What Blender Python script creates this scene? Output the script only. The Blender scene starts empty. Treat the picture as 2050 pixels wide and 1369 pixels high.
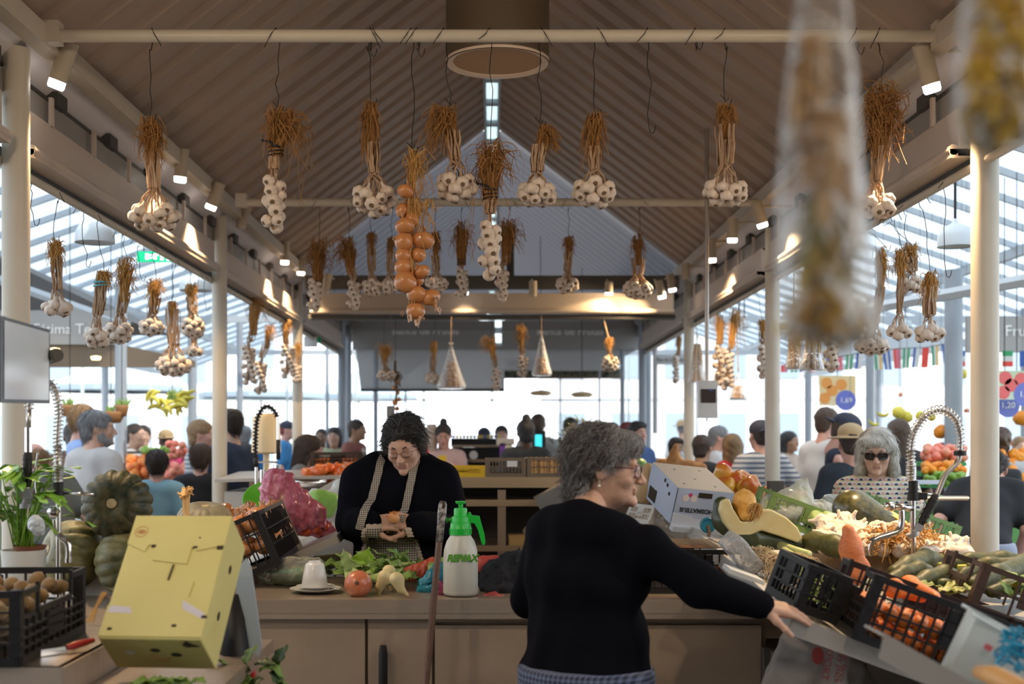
import bpy, math, random
import numpy as np
from mathutils import Matrix, Vector, Euler, Quaternion
PI = math.pi
rnd = random.Random(7)
SC = bpy.context.scene
COL = SC.collection
# ------------------------------------------------------------------ camera, sky, exposure
F = 2460.0                       # focal length in pixels of a 2050 px wide frame
CZ = 1.55                        # eye height
HX, HY = 985.0, 880.0            # vanishing point of the stall in the frame
cam_d = bpy.data.cameras.new('camera'); cam = bpy.data.objects.new('camera', cam_d); COL.objects.link(cam)
cam.location = (0, 0, CZ); cam.rotation_euler = (PI / 2, 0, 0)
cam_d.sensor_width = 36; cam_d.lens = 36 * F / 2050
cam_d.shift_x = (1025 - HX) / 2050; cam_d.shift_y = (HY - 684.5) / 2050
cam_d.dof.use_dof = True; cam_d.dof.focus_distance = 5.0; cam_d.dof.aperture_fstop = 2.5
cam_d.clip_start = 0.05; cam_d.clip_end = 300
SC.camera = cam
W = bpy.data.worlds.new('sky'); SC.world = W; W.use_nodes = True
wn = W.node_tree.nodes['Background']; wn.inputs[0].default_value = (0.90, 0.95, 1.0, 1); wn.inputs[1].default_value = 3.3
sun_d = bpy.data.lights.new('sun', 'SUN'); sun_d.energy = 3.0; sun_d.color = (1, .93, .8); sun_d.angle = .02
sun = bpy.data.objects.new('sun', sun_d); COL.objects.link(sun); sun.rotation_euler = (math.radians(28), math.radians(38), 0)
SC.view_settings.view_transform = 'Standard'; SC.view_settings.look = 'None'
SC.view_settings.exposure = 0.0; SC.view_settings.gamma = 1.0; SC.view_settings.use_curve_mapping = False
cy = SC.cycles
cy.max_bounces = 7; cy.diffuse_bounces = 4; cy.glossy_bounces = 3; cy.transmission_bounces = 5; cy.transparent_max_bounces = 12
cy.caustics_reflective = False; cy.caustics_refractive = False; cy.sample_clamp_indirect = 6
try: cy.use_denoising = True
except Exception: pass

def at(px, py, Y):
    """the point of the place that lies at depth Y on the sight line of a frame pixel"""
    return Vector(((px - HX) * Y / F, Y, CZ + (HY - py) * Y / F))
def mpp(Y): return Y / F

# ------------------------------------------------------------------ materials
MATS = {}
def mat(name, col, rough=.6, metal=0., col2=None, scale=8., var=.5, bump=0., bscale=60., emit=None, estr=0., trans=0., alpha=1., sss=0., spec=.5, stretch=None, sheen=0., detail=3., coat=0.):
    if name in MATS: return MATS[name]
    m = bpy.data.materials.new(name); m.use_nodes = True; nt = m.node_tree; N = nt.nodes; L = nt.links
    b = N['Principled BSDF']
    c4 = lambda c: (c[0], c[1], c[2], 1)
    b.inputs['Base Color'].default_value = c4(col); b.inputs['Roughness'].default_value = rough; b.inputs['Metallic'].default_value = metal
    b.inputs['Specular IOR Level'].default_value = spec
    if sss: b.inputs['Subsurface Weight'].default_value = sss; b.inputs['Subsurface Radius'].default_value = (.012, .005, .003); b.inputs['Subsurface Scale'].default_value = 1
    if trans: b.inputs['Transmission Weight'].default_value = trans
    if alpha < 1: b.inputs['Alpha'].default_value = alpha
    if sheen: b.inputs['Sheen Weight'].default_value = sheen
    if coat: b.inputs['Coat Weight'].default_value = coat
    if emit: b.inputs['Emission Color'].default_value = c4(emit); b.inputs['Emission Strength'].default_value = estr
    tc = mp = None
    if col2 or bump:
        tc = N.new('ShaderNodeTexCoord'); mp = N.new('ShaderNodeMapping'); L.new(tc.outputs['Object'], mp.inputs['Vector'])
        if stretch: mp.inputs['Scale'].default_value = stretch
    if col2:
        n = N.new('ShaderNodeTexNoise'); n.inputs['Scale'].default_value = scale; n.inputs['Detail'].default_value = detail; L.new(mp.outputs[0], n.inputs['Vector'])
        r = N.new('ShaderNodeValToRGB'); r.color_ramp.elements[0].position = .5 - var * .5; r.color_ramp.elements[1].position = .5 + var * .5
        r.color_ramp.elements[0].color = c4(col); r.color_ramp.elements[1].color = c4(col2)
        L.new(n.outputs[0], r.inputs[0]); L.new(r.outputs[0], b.inputs['Base Color'])
    if bump:
        n2 = N.new('ShaderNodeTexNoise'); n2.inputs['Scale'].default_value = bscale; n2.inputs['Detail'].default_value = 4; L.new(mp.outputs[0], n2.inputs['Vector'])
        bp = N.new('ShaderNodeBump'); bp.inputs['Strength'].default_value = bump; bp.inputs['Distance'].default_value = .01
        L.new(n2.outputs[0], bp.inputs['Height']); L.new(bp.outputs[0], b.inputs['Normal'])
    MATS[name] = m; return m
def film(name, col, opac=.25, rough=.12, gl=.35, fold=30.):
    """thin plastic film: lets most light straight through, with glossy folds"""
    if name in MATS: return MATS[name]
    m = bpy.data.materials.new(name); m.use_nodes = True; nt = m.node_tree; N = nt.nodes; L = nt.links
    out = N['Material Output']; N.remove(N['Principled BSDF'])
    tr = N.new('ShaderNodeBsdfTransparent'); di = N.new('ShaderNodeBsdfPrincipled')
    di.inputs['Base Color'].default_value = (*col, 1); di.inputs['Roughness'].default_value = rough
    tc = N.new('ShaderNodeTexCoord'); n = N.new('ShaderNodeTexNoise'); n.inputs['Scale'].default_value = fold; n.inputs['Detail'].default_value = 3
    L.new(tc.outputs['Object'], n.inputs['Vector']); bp = N.new('ShaderNodeBump'); bp.inputs['Strength'].default_value = .9; bp.inputs['Distance'].default_value = .02
    L.new(n.outputs[0], bp.inputs['Height']); L.new(bp.outputs[0], di.inputs['Normal'])
    fr = N.new('ShaderNodeFresnel'); fr.inputs[0].default_value = 1.5; L.new(bp.outputs[0], fr.inputs['Normal'])
    ma = N.new('ShaderNodeMath'); ma.operation = 'MULTIPLY_ADD'; ma.inputs[1].default_value = gl; ma.inputs[2].default_value = opac; ma.use_clamp = True
    L.new(fr.outputs[0], ma.inputs[0]); mx = N.new('ShaderNodeMixShader'); L.new(ma.outputs[0], mx.inputs[0]); L.new(tr.outputs[0], mx.inputs[1]); L.new(di.outputs[0], mx.inputs[2])
    L.new(mx.outputs[0], out.inputs[0]); MATS[name] = m; return m
def frost(name, col, opac=.6):
    """frosted translucent sheet: scatters daylight through"""
    if name in MATS: return MATS[name]
    m = bpy.data.materials.new(name); m.use_nodes = True; nt = m.node_tree; N = nt.nodes; L = nt.links
    out = N['Material Output']; N.remove(N['Principled BSDF'])
    t = N.new('ShaderNodeBsdfTranslucent'); t.inputs[0].default_value = (*col, 1)
    tr = N.new('ShaderNodeBsdfTransparent'); mx = N.new('ShaderNodeMixShader'); mx.inputs[0].default_value = opac
    d = N.new('ShaderNodeBsdfDiffuse'); d.inputs[0].default_value = (*col, 1); m2 = N.new('ShaderNodeMixShader'); m2.inputs[0].default_value = .35
    L.new(t.outputs[0], m2.inputs[1]); L.new(d.outputs[0], m2.inputs[2])
    L.new(tr.outputs[0], mx.inputs[1]); L.new(m2.outputs[0], mx.inputs[2]); L.new(mx.outputs[0], out.inputs[0]); MATS[name] = m; return m
def pattern(name, kind, c1, c2, scale, rough=.85, axis='XZ', c3=None, ratio=.5):
    """woven or printed cloth: 'check' (gingham grid), 'stripe', 'ogee'"""
    if name in MATS: return MATS[name]
    m = bpy.data.materials.new(name); m.use_nodes = True; nt = m.node_tree; N = nt.nodes; L = nt.links
    b = N['Principled BSDF']; b.inputs['Roughness'].default_value = rough
    tc = N.new('ShaderNodeTexCoord'); sp = N.new('ShaderNodeSeparateXYZ'); L.new(tc.outputs['Object'], sp.inputs[0])
    def math_(op, a, bb=None, cc=None):
        q = N.new('ShaderNodeMath'); q.operation = op
        for i, v in enumerate((a, bb, cc)):
            if v is None: continue
            if isinstance(v, (int, float)): q.inputs[i].default_value = v
            else: L.new(v, q.inputs[i])
        return q.outputs[0]
    ax = {'X': sp.outputs[0], 'Y': sp.outputs[1], 'Z': sp.outputs[2]}
    u = math_('MULTIPLY', ax[axis[0]], scale); v = math_('MULTIPLY', ax[axis[1]], scale)
    def mixc(f, a, bb):
        q = N.new('ShaderNodeMix'); q.data_type = 'RGBA'; L.new(f, q.inputs[0])
        for s, vv in ((6, a), (7, bb)):
            if isinstance(vv, tuple): q.inputs[s].default_value = (*vv, 1)
            else: L.new(vv, q.inputs[s])
        return q.outputs[2]
    if kind == 'check':
        fu = math_('GREATER_THAN', math_('FRACT', u), ratio); fv = math_('GREATER_THAN', math_('FRACT', v), ratio)
        f = math_('MULTIPLY', math_('ADD', fu, fv), .5); c = mixc(f, c1, c2)
    elif kind == 'stripe':
        f = math_('GREATER_THAN', math_('FRACT', v), ratio); c = mixc(f, c1, c2)
    else:                                                     # scallops in three colours
        row = math_('FLOOR', v); uu = math_('ADD', u, math_('MULTIPLY', row, .5))
        fx = math_('SUBTRACT', math_('FRACT', uu), .5); fy = math_('FRACT', v)
        d = math_('SQRT', math_('ADD', math_('MULTIPLY', fx, fx), math_('MULTIPLY', fy, math_('MULTIPLY', fy, .6))))
        k = math_('GREATER_THAN', math_('FRACT', math_('ADD', math_('MULTIPLY', math_('FLOOR', uu), .5), math_('MULTIPLY', row, .25))), .45)
        cc_ = mixc(k, c1, c3); f = math_('GREATER_THAN', d, .46); c = mixc(f, cc_, c2)
        f2 = math_('LESS_THAN', fy, .10); c = mixc(f2, c, (.62, .62, .2))
    L.new(c, b.inputs['Base Color']); MATS[name] = m; return m

# ------------------------------------------------------------------ mesh helpers
class MB:
    """collects shapes into one mesh"""
    def __init__(s): s.v = []; s.f = []; s.m = []; s.n = 0
    def add(s, V, Fs, mi=0):
        V = np.asarray(V, float).reshape(-1, 3); s.v.append(V); n = s.n
        s.f += [tuple(i + n for i in f) for f in Fs]; s.m += [mi] * len(Fs); s.n += len(V); return s
    def box(s, c, h, rot=None, mi=0, taper=1.):
        V = np.array([(x, y, z) for x in (-1, 1) for y in (-1, 1) for z in (-1, 1)], float) * np.array(h)
        if taper != 1.: V[V[:, 2] > 0, :2] *= taper
        if rot is not None: V = V @ np.array(Euler(rot).to_matrix()).T if not isinstance(rot, Matrix) else V @ np.array(rot.to_3x3()).T
        return s.add(V + np.array(c), [(0, 1, 3, 2), (4, 6, 7, 5), (0, 4, 5, 1), (2, 3, 7, 6), (0, 2, 6, 4), (1, 5, 7, 3)], mi)
    def lathe(s, prof, n=20, M=None, mi=0, lobes=0, lamp=0., cap=True):
        V = []
        for i, (r, z) in enumerate(prof):
            for j in range(n):
                a = 2 * PI * j / n; rr = r * (1 + lamp * (abs(math.cos(a * lobes / 2)) - .6)) if lobes else r
                V.append((rr * math.cos(a), rr * math.sin(a), z))
        Fs = [(i * n + j, i * n + (j + 1) % n, (i + 1) * n + (j + 1) % n, (i + 1) * n + j) for i in range(len(prof) - 1) for j in range(n)]
        if cap:
            if prof[0][0] > 1e-5: Fs.append(tuple(range(n - 1, -1, -1)))
            if prof[-1][0] > 1e-5: Fs.append(tuple((len(prof) - 1) * n + j for j in range(n)))
        V = np.array(V)
        if M is not None: V = V @ np.array(M.to_3x3()).T + np.array(M.translation)
        return s.add(V, Fs, mi)
    def tube(s, pts, r, n=8, mi=0, cap=True):
        P = np.array([tuple(p) for p in pts], float); m = len(P)
        R = np.full(m, r) if np.isscalar(r) else np.array(r, float)
        T = np.gradient(P, axis=0); T /= np.linalg.norm(T, axis=1)[:, None] + 1e-12
        ref = np.array([0, 0, 1.]) if abs(T[0][2]) < .9 else np.array([1., 0, 0])
        u = np.cross(T[0], ref); u /= np.linalg.norm(u); V = []
        for i in range(m):
            u = u - T[i] * (u @ T[i]); u /= np.linalg.norm(u) + 1e-12; w = np.cross(T[i], u)
            for j in range(n):
                a = 2 * PI * j / n; V.append(P[i] + R[i] * (u * math.cos(a) + w * math.sin(a)))
        Fs = [(i * n + j, i * n + (j + 1) % n, (i + 1) * n + (j + 1) % n, (i + 1) * n + j) for i in range(m - 1) for j in range(n)]
        if cap: Fs += [tuple(range(n - 1, -1, -1)), tuple((m - 1) * n + j for j in range(n))]
        return s.add(V, Fs, mi)
    def cyl(s, a, b, r, n=16, r2=None, mi=0): return s.tube([a, b], [r, r if r2 is None else r2], n, mi)
    def quad(s, a, b, c, d, mi=0): return s.add([a, b, c, d], [(0, 1, 2, 3)], mi)
    def slab(s, a, b, c, d, t, mi=0):
        """a thick sheet on the quad a b c d, thickness t against its normal"""
        A = np.array([tuple(q) for q in (a, b, c, d)], float); nn = np.cross(A[1] - A[0], A[3] - A[0]); nn /= np.linalg.norm(nn)
        return s.add(np.vstack([A, A - nn * t]), [(0, 1, 2, 3), (7, 6, 5, 4), (0, 4, 5, 1), (1, 5, 6, 2), (2, 6, 7, 3), (3, 7, 4, 0)], mi)
    def prism(s, poly, M, t, mi=0):
        """2-D outline in the local XZ plane, thickness t along local Y"""
        n = len(poly); V = [(x, -t / 2, z) for x, z in poly] + [(x, t / 2, z) for x, z in poly]
        V = np.array(V) @ np.array(M.to_3x3()).T + np.array(M.translation)
        return s.add(V, [tuple(range(n)), tuple(range(2 * n - 1, n - 1, -1))] + [(i, i + n, (i + 1) % n + n, (i + 1) % n) for i in range(n)], mi)
    def strands(s, P, R, flat=1., sides=3, mi=0, seed=0):
        """P (n,m,3) polylines, R (n,m) or scalar radii: many thin ribbons at once"""
        P = np.asarray(P, float); n, m, _ = P.shape; R = np.broadcast_to(np.asarray(R, float), (n, m))
        T = np.gradient(P, axis=1); T /= np.linalg.norm(T, axis=2)[..., None] + 1e-12
        rg = np.random.default_rng(seed); ref = rg.normal(size=(n, 1, 3)); ref = np.broadcast_to(ref, P.shape)
        u = np.cross(T, ref); u /= np.linalg.norm(u, axis=2)[..., None] + 1e-9; w = np.cross(T, u)
        V = np.stack([P + R[..., None] * (u * math.cos(2 * PI * j / sides) + w * math.sin(2 * PI * j / sides) * flat) for j in range(sides)], 2)
        V = V.reshape(-1, 3); b = np.arange(n)[:, None] * m * sides; Fs = []
        for i in range(m - 1):
            for j in range(sides):
                j2 = (j + 1) % sides
                Fs.append(np.hstack([b + i * sides + j, b + i * sides + j2, b + (i + 1) * sides + j2, b + (i + 1) * sides + j]))
        return s.add(V, [tuple(x) for x in np.vstack(Fs).tolist()], mi)
    def mesh(s, name, mats, smooth=False, auto=None):
        me = bpy.data.meshes.new(name); me.from_pydata(np.vstack(s.v).tolist(), [], s.f)
        for m in (mats if isinstance(mats, (list, tuple)) else [mats]): me.materials.append(m)
        if len(me.materials) > 1: me.polygons.foreach_set('material_index', s.m)
        if smooth: me.polygons.foreach_set('use_smooth', [True] * len(me.polygons))
        me.update()
        if auto: me.set_sharp_from_angle(angle=math.radians(auto))
        return me
    def build(s, name, mats, parent=None, smooth=False, loc=None, auto=None, **k):
        return link(name, s.mesh(name, mats, smooth or bool(auto), auto), parent, loc, **k)
def link(name, data, parent=None, loc=None, rot=None, label=None, cat=None, group=None, kind=None):
    o = bpy.data.objects.new(name, data); COL.objects.link(o)
    if parent is not None: o.parent = parent
    if loc is not None: o.location = loc
    if rot is not None: o.rotation_euler = rot
    tag(o, label, cat, group, kind); return o
def tag(o, label=None, cat=None, group=None, kind=None):
    if label: o['label'] = label
    if cat: o['category'] = cat
    if group: o['group'] = group
    if kind: o['kind'] = kind
    return o
def thing(name, label, cat, loc=(0, 0, 0), rot=(0, 0, 0), group=None, scale=None):
    o = link(name, None, None, loc, rot, label, cat, group); o.empty_display_size = .05
    if scale: o.scale = (scale,) * 3
    return o
def struct(name, mb, m, smooth=False, label=None, auto=None): return mb.build(name, m, None, smooth, kind='structure', label=label, auto=auto)
def fastmesh(name, V, Q, mats, smooth=True, mi=None):
    me = bpy.data.meshes.new(name); n = len(Q); k = Q.shape[1]
    me.vertices.add(len(V)); me.vertices.foreach_set('co', np.ascontiguousarray(V, np.float32).ravel())
    me.loops.add(n * k); me.loops.foreach_set('vertex_index', Q.astype(np.int32).ravel())
    me.polygons.add(n); me.polygons.foreach_set('loop_start', np.arange(0, n * k, k, dtype=np.int32))
    for m in (mats if isinstance(mats, (list, tuple)) else [mats]): me.materials.append(m)
    if mi is not None: me.polygons.foreach_set('material_index', np.asarray(mi, np.int32))
    me.update(calc_edges=True); me.validate()
    if smooth: me.polygons.foreach_set('use_smooth', [True] * len(me.polygons))
    return me

# ------------------------------------------------------------------ soft solids: smooth unions turned into one surface
def cap(a, b, ra, rb=None, k=.02, op=1): return ('c', np.array(a, float), np.array(b, float), ra, ra if rb is None else rb, k, op)
def ell(c, r, rot=None, k=.02, op=1):
    R = np.eye(3) if rot is None else np.array((Euler(rot).to_matrix() if not isinstance(rot, Matrix) else rot.to_3x3()))
    return ('e', np.array(c, float), np.array(r if hasattr(r, '__len__') else (r,) * 3, float), R, 0, k, op)
def rbox(c, h, rot=None, r=.01, k=.01, op=1):
    R = np.eye(3) if rot is None else np.array((Euler(rot).to_matrix() if not isinstance(rot, Matrix) else rot.to_3x3()))
    return ('b', np.array(c, float), np.array(h, float), R, r, k, op)
def xf(prims, M):
    """move a list of solids by a rigid transform with uniform scale"""
    R3 = np.array(M.to_3x3()); s = float(np.cbrt(np.linalg.det(R3))); R = R3 / s; t = np.array(M.translation); out = []
    for p in prims:
        if p[0] == 'c': out.append(('c', R3 @ p[1] + t, R3 @ p[2] + t, p[3] * s, p[4] * s, p[5] * s, p[6]))
        else: out.append((p[0], R3 @ p[1] + t, p[2] * s, R @ p[3], p[4] * s, p[5] * s, p[6]))
    return out
def soft(prims, h, noise=None, inflate=0., clip=None):
    """surface of the blended solids on a grid of step h -> (V, Quads)"""
    lo = np.full(3, 1e9); hi = -lo
    for p in prims:
        if p[6] < 0: continue
        if p[0] == 'c':
            for q, r in ((p[1], p[3]), (p[2], p[4])): lo = np.minimum(lo, q - r); hi = np.maximum(hi, q + r)
        else:
            e = np.abs(p[3]) @ p[2]; lo = np.minimum(lo, p[1] - e); hi = np.maximum(hi, p[1] + e)
    lo -= inflate + 4 * h; hi += inflate + 4 * h; n = np.ceil((hi - lo) / h).astype(int) + 1
    G = np.full(n, .5, np.float32); ax = [lo[i] + h * np.arange(n[i]) for i in range(3)]
    for p in prims:
        k = p[5]; op = p[6]
        if p[0] == 'c': a = np.minimum(p[1] - p[3], p[2] - p[4]); b = np.maximum(p[1] + p[3], p[2] + p[4])
        else: e = np.abs(p[3]) @ p[2]; a = p[1] - e; b = p[1] + e
        pad = k + 3 * h + inflate
        i0 = np.clip(((a - pad - lo) / h).astype(int), 0, n - 1); i1 = np.clip(np.ceil((b + pad - lo) / h).astype(int) + 1, 1, n)
        if (i1 <= i0).any(): continue
        sl = tuple(slice(i0[i], i1[i]) for i in range(3))
        X, Y, Z = np.meshgrid(*[ax[i][sl[i]] for i in range(3)], indexing='ij'); P = np.stack([X, Y, Z], -1)
        if p[0] == 'c':
            ab = p[2] - p[1]; L2 = ab @ ab + 1e-12; t = np.clip(((P - p[1]) @ ab) / L2, 0, 1)
            d = np.linalg.norm(P - p[1] - t[..., None] * ab, axis=-1) - (p[3] + (p[4] - p[3]) * t)
        elif p[0] == 'e':
            q = (P - p[1]) @ p[3]; r = p[2]; k0 = np.linalg.norm(q / r, axis=-1); k1 = np.linalg.norm(q / (r * r), axis=-1) + 1e-9
            d = k0 * (k0 - 1) / k1; d = np.where(k0 < .15, -r.min() * (1 - k0), d)
        else:
            q = np.abs((P - p[1]) @ p[3]) - (p[2] - p[4]); d = np.linalg.norm(np.maximum(q, 0), axis=-1) + np.minimum(q.max(-1), 0) - p[4]
        S = G[sl]
        if op < 0: hh = np.maximum(k - np.abs(-S - d), 0) / max(k, 1e-6); G[sl] = -(np.minimum(-S, d) - hh * hh * k / 4)
        else: hh = np.maximum(k - np.abs(S - d), 0) / max(k, 1e-6); G[sl] = np.minimum(S, d) - hh * hh * k / 4
    G -= inflate
    if noise is not None or clip is not None:
        X, Y, Z = np.meshgrid(*ax, indexing='ij')
        if noise is not None: G += noise(X, Y, Z).astype(np.float32)
        if clip is not None: G = np.maximum(G, clip(X, Y, Z).astype(np.float32))
    return nets(G, lo, h)
def nets(G, lo, h):
    I = G < 0; c = [(i, j, k) for i in (0, 1) for j in (0, 1) for k in (0, 1)]
    n = np.array(G.shape); cs = [I[i:n[0] - 1 + i, j:n[1] - 1 + j, k:n[2] - 1 + k] for i, j, k in c]
    al = np.logical_and.reduce(cs); an = np.logical_or.reduce(cs); act = an & ~al; idx = np.argwhere(act)
    S = np.zeros((len(idx), 3)); C = np.zeros(len(idx))
    for a in range(8):
        for b in range(a + 1, 8):
            d = np.array(c[b]) - np.array(c[a])
            if np.abs(d).sum() != 1: continue
            pa = idx + c[a]; pb = idx + c[b]; va = G[tuple(pa.T)]; vb = G[tuple(pb.T)]; m = (va < 0) != (vb < 0)
            t = np.where(m, va / np.where(va == vb, 1, va - vb), 0)
            S[m] += pa[m] + t[m][:, None] * d; C[m] += 1
    V = lo + h * S / C[:, None]; vid = -np.ones(n - 1, int); vid[tuple(idx.T)] = np.arange(len(idx)); Q = []
    for axn in range(3):
        o1, o2 = [(1, 2), (2, 0), (0, 1)][axn]
        A = np.take(I, range(0, n[axn] - 1), axn); B = np.take(I, range(1, n[axn]), axn); e = np.argwhere(A != B)
        e = e[(e[:, o1] > 0) & (e[:, o2] > 0) & (e[:, o1] < n[o1] - 1) & (e[:, o2] < n[o2] - 1)]
        s = A[tuple(e.T)]; d1 = np.zeros(3, int); d1[o1] = 1; d2 = np.zeros(3, int); d2[o2] = 1
        q = np.stack([vid[tuple((e - d1 - d2).T)], vid[tuple((e - d2).T)], vid[tuple(e.T)], vid[tuple((e - d1).T)]], 1)
        q[~s] = q[~s][:, ::-1]; Q.append(q)
    Q = np.vstack(Q); Q = Q[(Q >= 0).all(1)]; return V, Q
def smoothV(V, Q, it=1, f=.5):
    for _ in range(it):
        A = np.zeros_like(V); C = np.zeros(len(V))
        for a in range(4):
            np.add.at(A, Q[:, a], V[Q[:, (a + 1) % 4]] + V[Q[:, (a - 1) % 4]]); np.add.at(C, Q[:, a], 2)
        V = V * (1 - f) + f * A / np.maximum(C, 1)[:, None]
    return V
def solid(name, prims, h, m, parent=None, noise=None, inflate=0., sm=1, loc=None, clip=None, **k):
    V, Q = soft(prims, h, noise, inflate, clip)
    if sm: V = smoothV(V, Q, sm)
    return link(name, fastmesh(name, V, Q, m), parent, loc, **k)
def wav(a, f, seed=0, n=4):
    """folds: a few sine waves of amplitude a and wave number about f"""
    r = random.Random(seed); K = [([r.gauss(0, f) for _ in range(3)], r.uniform(0, 6.3)) for _ in range(n)]
    return lambda X, Y, Z: a / n * sum(np.sin(k[0] * X + k[1] * Y + k[2] * Z + p) for k, p in K)
def wrinkle(a, f, seed=0, n=5):
    r = random.Random(seed); K = [([r.gauss(0, f) for _ in range(3)], r.uniform(0, 6.3), [r.gauss(0, f * .4) for _ in range(3)]) for _ in range(n)]
    return lambda X, Y, Z: a * (sum(np.abs(np.sin(k[0] * X + k[1] * Y + k[2] * Z + p + 1.3 * np.sin(q[0] * X + q[1] * Y + q[2] * Z))) for k, p, q in K) / n * 2 - 1.2)
def text(name, body, size, loc, rot, m, parent=None, ext=.001, shear=0., off=0., align='CENTER', sx=1.):
    c = bpy.data.curves.new(name, 'FONT'); c.body = body; c.size = size; c.extrude = ext; c.shear = shear; c.offset = off; c.align_x = align; c.align_y = 'CENTER'; c.resolution_u = 3
    tmp = bpy.data.objects.new('tmp', c); me = bpy.data.meshes.new_from_object(tmp); bpy.data.objects.remove(tmp); me.name = name; me.materials.clear(); me.materials.append(m)
    o = link(name, me, parent, loc, rot); o.scale = (sx, 1, 1); return o
def copy_tree(o, parent=None, loc=None, rot=None, label=None):
    c = o.copy(); COL.objects.link(c); c.parent = parent
    if loc is not None: c.location = loc
    if rot is not None: c.rotation_euler = rot
    if label: c['label'] = label
    for ch in [q for q in o.children]: copy_tree(ch, c)
    return c
# ================================================================== the market hall and the stall's frame
M_CREAM = mat('cream_paint', (.62, .56, .47), .45, col2=(.56, .5, .41), scale=5)
M_ROOF = mat('ribbed_white_panel', (.39, .30, .245), .55, col2=(.355, .27, .22), scale=2)
M_GREYP = mat('grey_paint', (.30, .28, .26), .5)
M_DARKP = mat('dark_grey_paint', (.06, .055, .05), .55)
M_BLACK = mat('black_plastic', (.011, .010, .012), .5, spec=.35)
M_DUCT = mat('brown_duct', (.11, .078, .05), .5)
M_STEEL = mat('brushed_steel', (.62, .50, .40), .32, .7, col2=(.52, .42, .33), scale=3, bump=.06, bscale=40, stretch=(1, 14, 1))
M_STEELD = mat('dull_steel', (.42, .32, .24), .5, .35, col2=(.34, .255, .185), scale=4, bump=.05, bscale=90)
M_CHROME = mat('chrome', (.75, .72, .70), .16, 1.)
M_WIRE = mat('dark_wire', (.02, .018, .018), .5, .4)
M_FLOOR = mat('concrete_floor', (.20, .18, .165), .7, col2=(.15, .14, .13), scale=1.5)
M_WHITE = mat('white_enamel', (.72, .72, .72), .35)
M_FASC = mat('grey_fascia', (.40, .39, .38), .6)
M_BLUEG = mat('blue_grey_post', (.33, .37, .42), .45)
mb = MB(); mb.box((0, 12, -.05), (30, 30, .05)); struct('floor', mb, M_FLOOR)
mb = MB(); mb.box((0, -2.6, 2.2), (7, .08, 2.25)); struct('fill_blocking_wall', mb, mat('fill_blocker_dark', (.16, .14, .125), .8))  # unseen wall added behind the camera to cut the fill light
# --- gabled ribbed roof with ridge slot
SL = .76; EX = 1.78; EZ = 3.13; RZ = EZ + SL * (EX - .06)
def hz(x): return RZ - SL * (max(abs(x), .06) - .06) if abs(x) < 1.9 else 4.42 - .345 * (abs(x) - 2.25)
def roof_side(sx, y, y1):
    ys = []; per = .27
    while y < y1:
        ys += [(y, 0), (y + .15, 0), (y + .175, .028), (y + .245, .028)]; y += per
    V = []; n = len(ys)
    nz = 1 / math.hypot(1, SL); nx = SL / math.hypot(1, SL)
    for (x, z) in ((.06, RZ), (EX + .15, EZ - SL * .15)):
        for yy, d in ys: V.append((sx * (x + nx * d), yy, z + nz * d))
    for (x, z) in ((.06, RZ), (EX + .15, EZ - SL * .15)):
        for yy, d in ys: V.append((sx * (x + nx * (d + .05)), yy, z + nz * (d + .05)))
    Fs = [(i, i + 1, n + i + 1, n + i) for i in range(n - 1)] + [(2 * n + i, 3 * n + i, 3 * n + i + 1, 2 * n + i + 1) for i in range(n - 1)]
    Fs += [(i, 2 * n + i, 2 * n + i + 1, i + 1) for i in range(n - 1)] + [(n + i, n + i + 1, 3 * n + i + 1, 3 * n + i) for i in range(n - 1)]
    Fs += [(0, n, 3 * n, 2 * n), (n - 1, 3 * n - 1, 4 * n - 1, 2 * n - 1)]
    return V, Fs
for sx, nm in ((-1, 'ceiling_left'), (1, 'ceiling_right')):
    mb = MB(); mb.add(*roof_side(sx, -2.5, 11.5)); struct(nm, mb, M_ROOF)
    mb = MB(); mb.add(*roof_side(sx, 11.6, 28)); struct(nm + '_far', mb, frost('daylit_look_roof', (.34, .34, .36), 1.0))  # far half made translucent so it looks daylit and brightens the stall below
mb = MB(); mb.box((0, 13.8, RZ + .05), (.07, 16.2, .006)); struct('skylight_window', mb, frost('frosted_skylight', (.62, .72, .72), .85))
mb = MB()
for i in range(46): mb.box((0, -2 + i * .7, RZ + .02), (.07, .045, .02))
for sx in (-1, 1): mb.box((sx * .062, 13.8, RZ + .02), (.012, 16.2, .04))
struct('skylight_frame', mb, M_BLUEG)
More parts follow.
